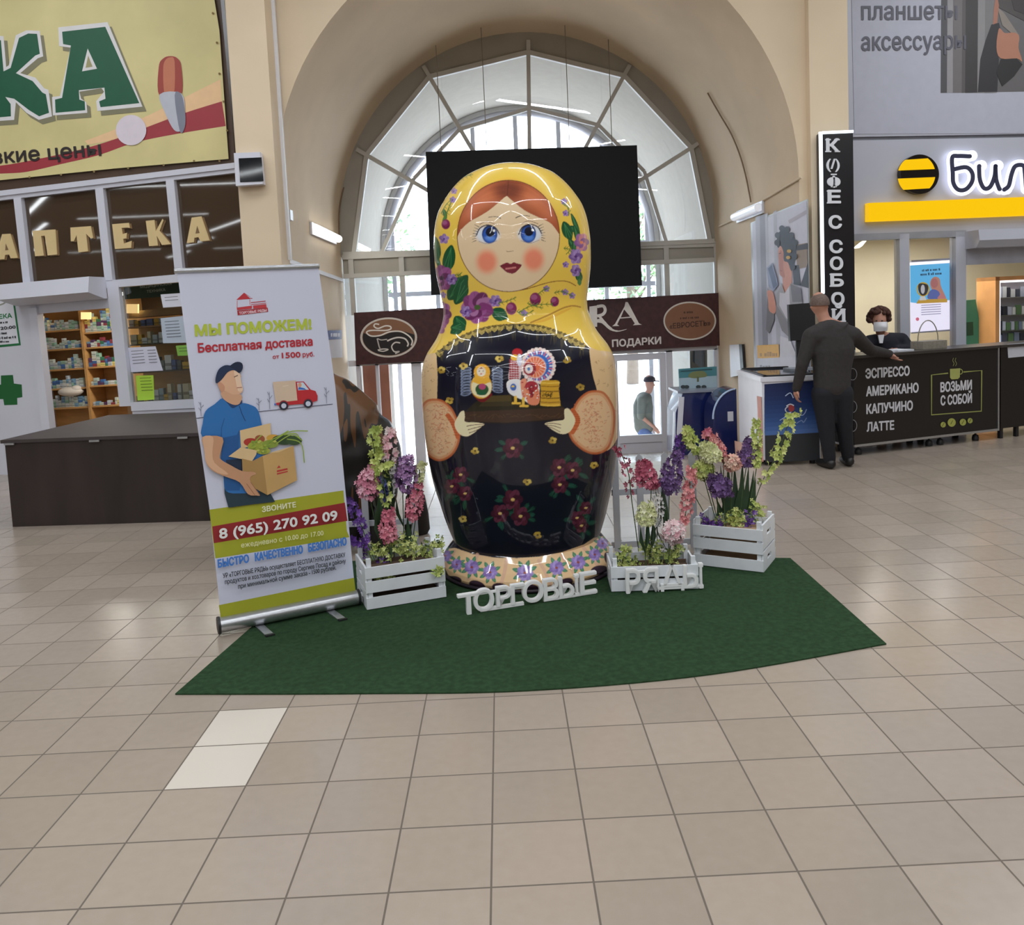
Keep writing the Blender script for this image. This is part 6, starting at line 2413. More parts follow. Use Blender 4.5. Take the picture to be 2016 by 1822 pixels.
m.pbox(PD, xl_, xl_ + .06, zF, zt_, -.35, .02, oak)
m.build('side_panel', t)
m = MB()
m.pbox(PD, xl_, xr_, zt_ - .05, zt_, -.35, .02, oak)
m.build('top_panel', t)
m = MB()
m.pbox(PD, xl_ + .06, xr_, zF + .8, zt_ - .05, -.35, -.31, mat('white_cabinet_back', (206, 206, 214), .5, var=.02))
m.build('back_panel', t)
led = glow((240, 244, 255), 2.2)
m = MB()
m.pbox(PD, xl_ + .062, xl_ + .085, zF + .9, zt_ - .055, -.06, .0, led)
m.build('light_strip', t)
m = MB()
m.pbox(PD, xl_ + .09, xr_, zt_ - .08, zt_ - .055, -.06, .0, led)
m.build('light_strip', t)
zs_ = [PD.l(2000, v)[1] for v in (585, 620, 650, 676)]
for z in zs_:
    m = MB()
    m.pbox(PD, xl_ + .09, xr_, z - .012, z, -.30, -.02, glass('shelf_glass', (.85, .92, .9), .1))
    m.build('shelf', t)
for r_, z in enumerate(zs_):
    x = xl_ + .13
    while x < xr_ - .35:
        w = BXR.uniform(.04, .08)
        h = BXR.uniform(.09, .15)
        medc = BXR.choice([(50, 52, 60), (70, 74, 84), (176, 180, 190), (206, 206, 200), (120, 130, 150), (90, 120, 80), (40, 42, 48)])
        b = MB()
        b.pbox(PD, x, x + w, z + .001, z + h, -.14, -.11, fm(medc))
        b.build('accessory_pack', label='hanging accessory pack on the %s shelf of the oak display cabinet' % rank[r_], cat='pack', group='accessory packs on the %s cabinet shelf' % rank[r_])
        x += w + .012

# ================================================================== COFFEE COUNTERS
black_lam = mat('black_counter_panel', (24, 21, 21), .4, var=.06, scale=2)
c0, c1 = ph(1682, 881, .10), ph(1966, 848, .10)
cang = math.atan2(c1.y - c0.y, c1.x - c0.x)
CP = Plane((c0.x, c0.y, 0), cang)
zt_c = CP.l(1800, 692)[1]
CW = (Vector((c1.x, c1.y)) - Vector((c0.x, c0.y))).length
t = thing('coffee_counter', 'black coffee counter with white drink names and a takeaway cup drawing', 'counter', (c0.x, c0.y, 0))
m = MB()
m.pbox(CP, 0, CW - .01, .12, zt_c - .03, -.42, 0, black_lam)
A = Art(CP, .001, .0004, m)
GW, OLV = (190, 190, 196), (138, 142, 80)
c5 = crop(1660, 660, 5.663)
for s_, a, b, h in (('ЭСПРЕССО', (248, 488), (742, 452), 20), ('АМЕРИКАНО', (255, 686), (842, 640), 20), ('КАПУЧИНО', (258, 884), (778, 838), 20), ('ЛАТТЕ', (262, 1080), (570, 1055), 19), ('ВОЗЬМИ', (1083, 640), (1436, 608), 20), ('С СОБОЙ', (1085, 788), (1437, 757), 20)):
    A.text(s_, c5(a)[0], c5(b)[0], h, GW, .045)
A.line(c5((1170, 425), (985, 445), (985, 890), (1540, 848), (1545, 395), (1340, 412)), 2.6, OLV)
A.poly(c5((1190, 378), (1305, 370), (1300, 470), (1280, 490), (1210, 495), (1192, 475)), (150, 154, 88))
A.ring(c5((1308, 408))[0], (4.5, 5.5), 1.4, (150, 154, 88))
for x in (1225, 1252):
    A.line(smooth_pts(c5((x, 345), (x + 12, 315), (x - 4, 285), (x + 6, 255)), 4), 1.2, (120, 122, 76))
for x, y, r in ((1115, 1000, 5.2), (1210, 975, 8), (1335, 972, 6.4), (1415, 955, 5)):
    A.ell(c5((x, y))[0], (r, r * 1.05), (150, 154, 76))
    A.line(smooth_pts(c5((x - 12, y + 20), (x, y), (x + 12, y - 22)), 3), 1.0, (60, 62, 36))
for y in (437, 800, 1010):
    A.ring(c5((105, y))[0], (9, 12), 1.4, (120, 120, 126))
m.build('front_body', t)
m = MB()
m.pbox(CP, -.02, CW, zt_c - .03, zt_c, -.43, .02, mat('dark_counter_top', (52, 48, 46), .35, var=.05))
m.build('worktop', t)
m = MB()
m.pbox(CP, 0, CW, .10, .125, -.42, .006, alu)
m.build('bottom_edge', t)
m = MB()
m.pbox(CP, CW - .018, CW + .002, .10, zt_c - .03, -.02, .008, alu)
m.build('edge_profile', t)
for u in (1700, 1840, 1862, 1932):
    x = CP.l(u, 870)[0]
    for d in (-.08, -.36):
        m = MB()
        m.lathe([(.035, 0.002), (.038, .03), (.03, .062), (.012, .07), (.012, .10)], CP.p(x, 0, d), black_plastic, 14)
        m.build('caster', t)
t = thing('coffee_counter', 'second black counter with white paper note, cut by the picture edge', 'counter', tuple(CP.p(CW + .03, 0, 0)))
m = MB()
m.pbox(CP, CW + .03, CW + 1.5, .12, zt_c - .03, -.42, 0, black_lam)
m.build('front_body', t)
m = MB()
m.pbox(CP, CW + .01, CW + 1.52, zt_c - .03, zt_c, -.43, .02, _mats['dark_counter_top'])
m.build('worktop', t)
for u in (1975, 2006, 2090):
    x = CP.l(u, 870)[0]
    m = MB()
    m.pbox(CP, x - .02, x + .02, .0, .12, -.06, -.02, black_plastic)
    m.build('leg', t)
t = thing('paper_note', 'white paper note with writing taped on the second black counter', 'paper sheet', tuple(CP.w(2000, 705)))
A = Art(CP, .002, .0008)
A.poly([(1983, 678), (2035, 673), (2037, 700), (1985, 705)], (186, 188, 198))
A.scribble((1993, 683.5), (2009, 682.5), 4.5, (96, 96, 108), 3)
A.mb.build('printed_sheet', t)
ztop = zt_c + .001
t = thing('wire_basket', 'grey wire basket with loop handle on the black coffee counter', 'basket', tuple(CP.p(CP.l(1860, 680)[0], ztop, -.2)))
m = MB()
xb0, xb1 = CP.l(1834, 680)[0], CP.l(1882, 680)[0]
m.pbox(CP, xb0, xb1, ztop, ztop + .09, -.30, -.12, mat('grey_wire_mesh', (128, 122, 112), .5, var=.15, scale=40))
m.build('basket_body', t)
m = MB()
xm2, hw_ = (xb0 + xb1) / 2, (xb1 - xb0) * .42
m.tube([CP.p(xm2 + hw_ * math.cos(a), ztop + .09 + .23 * math.sin(a), -.22) for a in np.linspace(PI, 0, 15)], .006, _mats['grey_wire_mesh'], 6)
m.build('handle', t)
for u0, u1, lab in ((1746, 1770, 'white paper stack on the coffee counter before the seller'), (1776, 1808, 'flat white tray right of the paper stack on the coffee counter')):
    m = MB()
    m.pbox(CP, CP.l(u0, 690)[0], CP.l(u1, 690)[0], ztop, ztop + .018, -.30, -.06, mat('white_paper', (196, 198, 206), .6, var=.02))
    m.build('paper_stack', label=lab, cat='paper')

# ================================================================== CHEST FREEZER, MONITOR
fz0, fz1 = ph(1503, 914, .02), ph(1616, 910, .02)
FA = math.atan2(fz1.y - fz0.y, fz1.x - fz0.x)
FP2 = Plane((fz0.x, fz0.y, 0), FA)
fwid = (fz1 - fz0).length
ftop = FP2.l(1505, 752)[1]
Xf = fz0.x
fdep = min(1.35, px(1443, 800, Xf).y - fz0.y)
t = thing('chest_freezer', 'white chest freezer with dark blue front and sliding lids beside the coffee counter', 'freezer', (fz0.x, fz0.y, 0))
fw_ = mat('freezer_white', (206, 206, 216), .35, var=.03)
m = MB()
m.pbox(FP2, 0, fwid, .06, ftop, -fdep, 0, fw_)
A = Art(FP2, .002, .001, m)
for k in range(12):
    q = k / 12
    y0_, y1_ = 757 + 101 * q, 749 + 103 * q
    A.poly([(1505, y0_), (1612, y1_), (1613, 852), (1506, 858)], (18 + 60 * q ** 2.2, 34 + 74 * q ** 1.6, 78 + 84 * q ** 1.3))
    A.off -= A.step * .5
A.poly([(1506, 858), (1613, 852), (1614, 906), (1507, 911)], (38, 40, 44))
A.line(smooth_pts([(1535, 828), (1560, 815), (1580, 818), (1588, 806)], 5), 1.6, (150, 170, 206))
A.line(smooth_pts([(1546, 780), (1556, 774), (1562, 784)], 5), 2.0, (170, 186, 214))
A.line(smooth_pts([(1552, 800), (1546, 806), (1550, 813), (1558, 812)], 4), 2.2, (186, 190, 206))
A.ell((1558, 804), (6, 7), (150, 54, 58))
A.line(smooth_pts([(1548, 800), (1556, 796), (1563, 799)], 4), 2.2, (196, 196, 210))
A.line(smooth_pts([(1568, 834), (1578, 828), (1582, 832), (1588, 823)], 4), 1.6, (120, 140, 180))
m.build('cabinet', t)
FS = Plane(FP2.p(0, 0, -fdep), FA - PI / 2)
m = MB()
A = Art(FS, .002, .001, m)
A.poly([(1446, 868), (1497, 880), (1499, 910), (1448, 898)], (214, 170, 150))
A.poly([(1490, 780), (1499, 782), (1503, 910), (1496, 908)], (190, 120, 100))
m.build('side_print', t)
m = MB()
m.pbox(FP2, -.015, fwid + .015, ftop, ftop + .045, -fdep - .015, .015, fw_)
m.build('top_rim', t)
m = MB()
for x0, x1 in ((.03, fwid - .03),):
    m.pbox(FP2, x0, x1, ftop + .045, ftop + .07, -fdep + .03, -fdep + .08, black_plastic)
    m.pbox(FP2, x0, x1, ftop + .045, ftop + .06, -.10, -.05, black_plastic)
    m.pbox(FP2, x0, x0 + .04, ftop + .045, ftop + .06, -fdep + .03, -.05, black_plastic)
    m.pbox(FP2, x1 - .04, x1, ftop + .045, ftop + .06, -fdep + .03, -.05, black_plastic)
m.build('lid_frame', t)
m = MB()
m.pbox(FP2, .06, fwid - .06, ftop + .046, ftop + .052, -fdep + .08, -.10, mat('dark_lid_glass', (60, 66, 76), .06, var=0))
m.build('lid_glass', t)
for xx in (.06, fwid - .06):
    for d in (-.08, -fdep + .08):
        m = MB()
        m.lathe([(.03, .001), (.034, .03), (.012, .05), (.012, .062)], FP2.p(xx, 0, d), black_plastic, 12)
        m.build('caster', t)
MN = Plane(FP2.p(0, 0, -fdep * .55), 0)
t = thing('sales_monitor', 'black sales monitor on a stand on the freezer behind the standing man', 'monitor', tuple(MN.p(MN.l(1578, 735)[0], ftop + .055 - MN.o.z, 0)))
m = MB()
m.prism([MN.w(1553, 600), MN.w(1604, 596), MN.w(1606, 668), MN.w(1556, 672)], MN.n * -.06, black_plastic)
m.build('screen', t)
m = MB()
xc2 = MN.l(1578, 700)[0]
m.pbox(MN, xc2 - .05, xc2 + .05, ftop + .075, MN.l(1578, 668)[1], -.05, -.02, black_plastic)
m.build('neck', t)
m = MB()
m.pbox(MN, xc2 - .16, xc2 + .14, ftop + .053, ftop + .078, -.14, .1, mat('grey_stand', (120, 124, 132), .4))
m.build('foot', t)

# ================================================================== VERTICAL COFFEE SIGN
KP = Plane((0, 9.22, 0), 0)
t = thing('vertical_sign', 'tall narrow black sign КОФЕ С СОБОЙ edged with white lights on the pier', 'sign', tuple(KP.w(1645, 700)))
kx0, kx1 = KP.l(1614, 480)[0], KP.l(1678, 480)[0]
kz1, kz0 = KP.l(1640, 263)[1], KP.l(1650, 690)[1]
m = MB()
m.pbox(KP, kx0, kx1, kz0, kz1, -.05, .05, mat('black_sign_face', (24, 22, 26), .3, var=.03))
m.build('sign_box', t)
ledw = glow((235, 248, 255), 2.4)
m = MB()
m.pbox(KP, kx0 - .012, kx0 + .022, KP.l(1630, 578)[1], kz1 + .012, .045, .065, ledw)
m.build('light_strip', t)
m = MB()
m.pbox(KP, kx0 + .024, kx1, kz1 - .012, kz1 + .016, .045, .065, ledw)
m.build('light_strip', t)
sgl = mat('silver_letter', (206, 208, 214), .4, var=.02)


def slab(mb, u, v, w, parts):
    for x0, y0, x1, y1 in parts:
        mb.prism([KP.w(u + x0 * w, v + y0 * w, .052), KP.w(u + x1 * w, v + y0 * w, .052), KP.w(u + x1 * w, v + y1 * w, .052), KP.w(u + x0 * w, v + y1 * w, .052)], KP.n * .012, sgl)


for ch, u, v in (('К', 1639, 300), ('О', 1639.5, 333), ('Ф', 1641, 369), ('Е', 1642, 401), ('С', 1644, 451), ('С', 1645.5, 499), ('О', 1646.5, 532), ('Б', 1647.5, 565), ('О', 1649, 602), ('Й', 1650.5, 634)):
    m = MB()
    if ch == 'О' and v < 340:
        put_text(m, '(/)', KP.w(u - 13, v, .052), KP.w(u + 13, v, .052), (0, 0, 1), .115, sgl, KP.n, .012, .03)
    else:
        put_text(m, ch, KP.w(u - 13, v, .052), KP.w(u + 13, v, .052), (0, 0, 1), .118 if ch == 'Ф' else .15, sgl, KP.n, .012, .025 if ch == 'Ф' else .05)
        if ch in 'КЕБЙ':
            slab(m, u, v, 26, [(-.55, -1.0, -.15, -.9), (-.55, -.1, -.12, .0)])
        if ch in 'КЙ':
            slab(m, u, v, 26, [(.12, -1.0, .52, -.9), (.15, -.1, .55, .0)])
        if ch == 'Ф':
            slab(m, u, v, 26, [(-.22, -1.02, .22, -.92), (-.22, -.1, .22, .0)])
    m.build('letter', t)

# ================================================================== POSTER ON THE VAULT WALL
JR = Plane((AX + RV - .012, 11, 0), -PI / 2)
t = thing('wall_poster', 'tall poster of a curly haired person holding a phone on the vault wall', 'poster', tuple(JR.w(1535, 735)))
m = MB()
m.prism([JR.w(1479, 439), JR.w(1591, 392), JR.w(1597, 745), JR.w(1487, 742)], JR.n * .01, mat('poster_edge', (150, 156, 160), .4))
A = Art(JR, .011, .0004, m)
cp = crop(1460, 380, 4.796)
A.poly([(1481, 441), (1588, 396), (1595, 741), (1489, 738)], (190, 190, 206))
for x0, x1, c in ((130, 170, (160, 160, 174)), (170, 220, (128, 126, 140)), (220, 245, (176, 176, 190)), (300, 330, (168, 168, 182))):
    A.poly(cp((x0, 260 - x0 * .3 + 10), (x1, 250 - x1 * .3 + 10), (x1 + 40, 1440), (x0 + 30, 1440)), c)
A.poly(cp((440, 260), (610, 160), (612, 200), (450, 290)), (164, 156, 170))
A.poly(cp((520, 490), (620, 470), (625, 700), (520, 720)), (136, 116, 100))
A.poly(cp((515, 500), (625, 475), (625, 530), (520, 545)), (44, 42, 50))
A.poly(cp((480, 690), (540, 680), (560, 860), (625, 660), (632, 900), (490, 860)), (54, 56, 70))
A.poly(smooth_pts(cp((345, 560), (360, 500), (400, 470), (440, 520), (440, 660), (470, 700), (470, 900), (400, 940), (385, 800), (360, 770), (350, 660)), 3, True), (196, 136, 118))
A.poly(smooth_pts(cp((330, 470), (345, 390), (400, 320), (440, 370), (500, 420), (515, 540), (500, 660), (470, 740), (440, 660), (400, 640), (395, 560), (370, 500), (345, 520)), 3, True), (40, 44, 58))
A.poly(smooth_pts(cp((352, 575), (372, 540), (395, 600), (392, 700), (410, 790), (385, 795), (362, 760), (354, 660)), 3, True), (174, 112, 98))
A.line(cp((352, 575), (372, 568)), 1.4, (60, 50, 54))
A.line(cp((362, 735), (384, 738)), 1.2, (130, 70, 66))
A.line(smooth_pts(cp((470, 850), (455, 960), (460, 1080)), 4), 1.4, (110, 110, 120))
A.line(smooth_pts(cp((330, 1010), (370, 980), (400, 1060)), 4), 1.2, (140, 138, 148))
for x, y in ((340, 400), (380, 335), (430, 345), (470, 400), (505, 470), (335, 470), (500, 600), (480, 700)):
    A.ell(cp((x, y))[0], (5.5, 6), (44, 48, 62))
A.ell(cp((448, 550))[0], (4.4, 3.4), (190, 150, 70))
A.ell(cp((440, 610))[0], (4.4, 3.4), (190, 150, 70))
A.poly(cp((330, 960), (375, 850), (410, 950), (470, 850), (560, 900), (575, 1040), (450, 1100), (455, 1330), (330, 1060)), (150, 148, 156))
A.poly(cp((360, 940), (405, 950), (450, 880), (460, 1220), (420, 1180), (355, 1060)), (196, 192, 204))
A.poly(cp((460, 860), (560, 900), (575, 1030), (480, 1030)), (112, 110, 120))
A.poly(cp((245, 890), (300, 1080), (310, 1200), (260, 1330), (230, 1290), (240, 1100)), (104, 100, 106))
A.poly(cp((310, 1030), (370, 1120), (455, 1250), (455, 1370), (380, 1300), (320, 1120)), (126, 122, 128))
A.poly(cp((235, 710), (290, 660), (330, 790), (345, 870), (300, 930), (255, 880)), (130, 138, 168))
A.poly(cp((250, 715), (285, 680), (320, 800), (335, 870), (300, 905)), (70, 82, 118))
A.poly(smooth_pts(cp((240, 930), (270, 920), (300, 950), (325, 1080), (310, 1140), (260, 1110), (250, 1010)), 3, True), (200, 132, 110))
A.poly(cp((145, 1440), (350, 1430), (358, 1570), (150, 1560)), (226, 172, 84))
A.scribble((1496, 702), (1530, 702), 9, (176, 134, 80), 4)
A.poly(cp((148, 1565), (620, 1540), (640, 1740), (150, 1720)), (202, 202, 214))
A.poly(cp((365, 1350), (455, 1380), (520, 1540), (360, 1560)), (200, 198, 210))
A.scribble((1496, 726), (1518, 725), 7, (140, 140, 152), 5)
m.build('printed_sheet', t)

# ================================================================== CAFE SIGN OVER THE DOORS
SP = Plane((AX, YB - .12, 0), 0)
maroon = mat('maroon_sign_face', (62, 32, 34), .45, var=.25, scale=14)
t = thing('shop_sign', 'long maroon shop sign with ovals over the entrance doors', 'sign', tuple(SP.w(1060, 700)))
m = MB()
m.prism([SP.w(699, 616, -.08), SP.w(1414, 577, -.08), SP.w(1417, 680, -.08), SP.w(703, 718, -.08)], SP.n * .10, maroon)
A = Art(SP, .022, .0007, m)
LG, BRN = (196, 190, 184), (126, 88, 66)
cs = crop(620, 560, 5.0625)
A.ell(cs((735, 530))[0], (56, 39.5), LG, 48)
A.ell(cs((735, 530))[0], (52, 36), BRN, 48)
lower = [cs((735 + 258 * math.cos(a), 530 + 178 * math.sin(a)))[0] for a in np.linspace(-.15, PI + .25, 30)]
A.poly(lower + smooth_pts(cs((520, 500), (600, 520), (680, 510), (760, 480), (850, 465), (920, 480), (985, 500)), 4), (26, 22, 24))
A.line(smooth_pts(cs((640, 400), (600, 395), (590, 420), (630, 440), (700, 415), (750, 420), (755, 445), (700, 460), (560, 460), (515, 480), (560, 515), (650, 510), (740, 475), (850, 470), (930, 510), (970, 560), (960, 610)), 6), 2.8, (216, 210, 204))
A.line(smooth_pts(cs((720, 565), (780, 540), (840, 530), (900, 545), (930, 590), (920, 620)), 6), 3.0, (206, 200, 196))
A.line(smooth_pts(cs((850, 585), (800, 580), (765, 620), (790, 670), (840, 670), (800, 690)), 6), 2.6, (206, 200, 196))
A.line(smooth_pts(cs((620, 540), (640, 620), (650, 640)), 6), 2.4, (180, 174, 170))
A.line(smooth_pts(cs((625, 655), (680, 645), (730, 650), (680, 668), (630, 660)), 6), 2.2, (206, 200, 196))
A.line(smooth_pts(cs((625, 540), (660, 555), (720, 548)), 6), 2.0, (180, 174, 170))
A.ell((1358, 632), (52, 38), LG, 48)
A.ell((1358, 632), (49, 35), BRN, 48)
A.scribble((1346, 617.5), (1368, 616.5), 5, (76, 48, 40), 6)
A.scribble((1339, 629), (1377, 627), 5, (76, 48, 40), 7)
A.text('«ЕВРОСЕТЬ»', (1318, 648), (1399, 641), 11, (66, 40, 34), .03)
ck = crop(1180, 560, 4.555)
LT = (214, 208, 204)
A.poly(ck((235, 158), (255, 160), (355, 350), (380, 362), (300, 368), (318, 352), (285, 300), (185, 308), (160, 360), (180, 374), (115, 376), (140, 355), (225, 200)), LT)
A.poly(ck((222, 225), (276, 290), (192, 298)), (62, 32, 34))
A.line(smooth_pts(ck((-60, 340), (20, 330), (100, 400), (170, 420), (245, 402)), 6), [3, 4, 5, 6, 7, 8, 8, 7, 7, 6, 6, 5, 5, 4, 4, 3, 3, 3, 2, 2, 1.5, 1.5, 1, 1, .6], LT)
A.poly(ck((-90, 200), (-20, 190), (-20, 380), (-90, 385)), LT)
A.line(smooth_pts(ck((-20, 200), (35, 195), (52, 235), (30, 270), (-20, 285)), 6), 6, LT)
A.line(smooth_pts(ck((-5, 280), (60, 360), (110, 405)), 6), 5, LT)
A.text('ПОДАРКИ', (1205, 684), (1302, 677.5), 15, (206, 200, 198), .05)
m.build('sign_face', t)

# ================================================================== LED SCREEN HANGING IN THE VAULT
TV = Plane((0, 12.55, 0), 0)
t = thing('hanging_screen', 'large switched-off black screen hanging behind the doll head', 'screen', tuple(TV.w(1050, 570)))
q = [TV.w(838, 299), TV.w(1254, 286), TV.w(1264, 562), TV.w(849, 581)]
m = MB()
m.prism(q, (0, .14, 0), mat('black_led_screen', (13, 14, 18), .55, var=.05, spec=.25))
m.build('screen_body', t)
blkm = mat('dark_cable', (122, 114, 104), .6)


def vault_hit(u, v, r=RV - .02):
    d = ray(u, v)
    a = d.x ** 2 + d.z ** 2
    ox, oz = EYE.x - AX, EYE.z - HV
    b = 2 * (ox * d.x + oz * d.z)
    c = ox * ox + oz * oz - r * r
    s_ = (-b + math.sqrt(max(0, b * b - 4 * a * c))) / (2 * a)
    return EYE + d * s_


for u, k in ((868, 0), (958, 1), (1122, 0), (1206, 1)):
    p = TV.w(u, 296 - (u - 850) * .031)
    p.y += .07
    h = HV + math.sqrt(max(0, (RV - .01) ** 2 - (p.x - AX) ** 2))
    m = MB()
    m.tube([p, Vector((p.x, p.y, h))], .006, blkm, 6)
    m.build('suspension_cable', t)

# ================================================================== LAMPS AND CABLES ON THE VAULT WALL
lampw = mat('lit_tube_cover', (255, 252, 240), .4, var=0, emit=(255, 250, 238), estr=3.2)
lampo = mat('faint_glow_tube_cover', (214, 216, 222), .35, var=0, emit=(230, 236, 250), estr=.35)  # faint emission put into the cover of the unlit lamp
XJ = AX - RV
t = thing('wall_lamp', 'lit fluorescent wall lamp on the vault wall above the banner', 'lamp', tuple(px(640, 460, XJ + .05)))
a, b = px(617, 449, XJ + .05), px(664, 456, XJ + .05)
b.z = a.z
m = MB()
m.box(((XJ + .018), (a.y + b.y) / 2, a.z), (.03, abs(a.y - b.y), .16), white_pvc)
m.build('lamp_base', t)
m = MB()
m.tube([Vector((XJ + .07, a.y + .03, a.z)), Vector((XJ + .07, b.y - .03, a.z))], .055, lampw, 14)
m.build('tube_cover', t)
pl = bpy.data.lights.new('wall_tube', 'AREA')
pl.shape, pl.size, pl.size_y, pl.energy, pl.color = 'RECTANGLE', .1, abs(a.y - b.y), 9, (1, .97, .85)
po = bpy.data.objects.new('wall_tube', pl)
po.location = (XJ + .14, (a.y + b.y) / 2, a.z)
po.rotation_euler = (0, R_(-70), 0)
S.collection.objects.link(po)
XK = AX + RV
t = thing('wall_lamp', 'unlit fluorescent wall lamp on the vault wall above the tall poster', 'lamp', tuple(px(1470, 420, XK - .05)))
a, b = px(1447, 428, XK - .05), px(1498, 408, XK - .05)
z_ = (a.z + b.z) / 2
m = MB()
m.box((XK - .018, (a.y + b.y) / 2, z_), (.03, abs(a.y - b.y), .16), white_pvc)
m.build('lamp_base', t)
m = MB()
m.tube([Vector((XK - .07, a.y - .03, z_)), Vector((XK - .07, b.y + .03, z_))], .055, lampo, 14)
m.build('tube_cover', t)
t = thing('wall_conduit', 'thin beige conduit line along the vault wall through the unlit lamp', 'cable', tuple(px(1580, 347, XK - .01)))
m = MB()
m.tube([px(1578, 349, XK - .012), px(1500, 396, XK - .012)], .014, plaster, 8)
m.build('conduit_run', t)
m = MB()
m.tube([px(1445, 432, XK - .012), px(1416, 446, XK - .012)], .014, plaster, 8)
m.build('conduit_run', t)
m = MB()
pts = [vault_hit(*p) for p in smooth_pts([(1393, 183), (1415, 222), (1440, 265), (1458, 310), (1470, 355), (1478, 398)], 4)]
m.tube(pts, .010, mat('brown_old_cable', (120, 98, 76), .7), 6)
m.build('loose_cable', label='thin brown cable curving down the vault to the unlit lamp', cat='cable')
m = MB()
pts = [vault_hit(*p) for p in smooth_pts([(684, 350), (680, 362), (674, 380), (668, 420), (668, 470)], 4)]
m.tube(pts, .010, _mats['brown_old_cable'], 6)
m.build('loose_cable', label='short dark cable on the vault beside the lit wall lamp', cat='cable')
m = MB()
p = px(571, 424, XJ + .02)
m.box(p, (.04, .12, .12), white_pvc)
m.build('junction_box', label='small white junction box on the arch edge beside the lit wall lamp', cat='junction box')

# ================================================================== KIOSKS BY THE DOORS
navy_g = mat('dark_blue_cabinet', (24, 34, 84), .15, var=.03, coat=.5)
rampz = lambda y: max(HZ, (y - 8.95) / (YB - 8.95) * HZ) if y > 8.95 else 0
KY = 10.6
p0, p1 = py(1330, 800, KY), py(1402, 800, KY)
zk = py(1370, 773, KY).z
t = thing('kiosk_cabinet', 'dark blue square kiosk cabinet with grey top before the doors', 'kiosk', (p0.x, KY, rampz(KY + .3)))
m = MB()
m.prism([(p0.x - .02, KY, rampz(KY) + .005), (p1.x, KY, rampz(KY) + .005), (p1.x, KY, zk), (p0.x + .10, KY, zk), (p0.x, KY, zk - .25)], (0, .55, 0), navy_g)
m.build('body', t)
m = MB()
m.obox((p0.x + .03, KY - .02, zk), (p1.x - p0.x + .12, 0, 0), (0, .6, 0), (0, 0, .03), mat('grey_kiosk_top', (130, 136, 150), .3))
m.build('top', t)
m = MB()
m.obox((p0.x + .0, KY - .012, zk - .55), (.07, 0, 0), (0, .012, 0), (.045, 0, .5), fw_)  # slanted white strip standing in for the pale reflection on the cabinet side
m.build('edge_reflection', t)
p2, p3 = py(1401, 800, KY - .5), py(1448, 800, KY - .5)
t = thing('kiosk_cabinet', 'dark blue rounded kiosk cabinet between the square one and the freezer', 'kiosk', (p2.x, KY - .5, 0))
y0 = KY - .55
zc2 = py(1430, 768, y0).z
w_ = p3.x - p2.x
prof_ = [(p2.x, rampz(y0)), (p3.x, rampz(y0)), (p3.x, zc2)] + [(p3.x - w_ * (math.sin(a)), rampz(y0) + .45 + (zc2 - .45 - rampz(y0)) * math.cos(a)) for a in np.linspace(.15, PI / 2, 10)]
m = MB()
m.prism([(x, y0, z + .006) for x, z in prof_], (0, .45, 0), navy_g)
m.build('body', t)
m = MB()
rim = [Vector((p3.x - w_ * (math.sin(a)), y0 - .005, rampz(y0) + .456 + (zc2 - .45 - rampz(y0)) * math.cos(a))) for a in np.linspace(.05, PI / 2, 12)]
m.tube(rim, .012, mat('pale_blue_edge', (170, 190, 226), .3), 8)
m.build('edge_trim', t)
m = MB()
q = py(1438, 820, y0)
m.obox((q.x - .035, y0 - .006, q.z - .06), (.07, 0, 0), (0, .005, 0), (0, 0, .12), fw_)
m.build('white_sticker', t)
TP = Plane((0, KY + .25, 0), 0)
t = thing('picture_board', 'teal picture board with palms standing on the square kiosk', 'picture board', tuple(TP.w(1373, 768)))
m = MB()
m.prism([TP.w(1336, 727), TP.w(1411, 722), TP.w(1412, 764), TP.w(1338, 769)], (0, .03, 0), fm((66, 120, 128)))
A = Art(TP, .001, .001, m)
A.poly([(1337, 745), (1411, 740), (1412, 764), (1338, 769)], (150, 170, 180))
A.poly(smooth_pts([(1355, 742), (1362, 733), (1385, 731), (1392, 741), (1378, 744), (1366, 745)], 3, True), (110, 116, 76))
A.line([(1374, 742), (1374, 752)], 4, (90, 98, 70))
for x in (1345, 1352, 1375, 1386):
    A.ell((x, 762), (5, 3.5), (50, 58, 60))
A.line([(1340, 731), (1402, 727)], 1.5, (40, 66, 74))
m.build('printed_face', t)
DKP = Plane((0, 13.35, 0), 0)
m = MB()
m.prism([DKP.w(1358, 690), DKP.w(1392, 688), DKP.w(1394, 860), DKP.w(1361, 862)], (0, .05, 0), mat('dark_green_board', (36, 44, 44), .4, var=.2, scale=3))
m.build('dark_board', label='dark board standing behind the pane above the teal picture board', cat='board')
t = thing('notice_board', 'narrow white board with dark edge on the vault wall by the freezer', 'board', tuple(JR.w(1452, 740)))
m = MB()
m.prism([JR.w(1440, 679), JR.w(1459, 678), JR.w(1463, 738), JR.w(1442, 743)], JR.n * .03, fw_)
m.build('white_face', t)
m = MB()
m.prism([JR.w(1459, 678), JR.w(1465, 678), JR.w(1469, 738), JR.w(1463, 739)], JR.n * .032, black_plastic)
m.build('dark_edge', t)

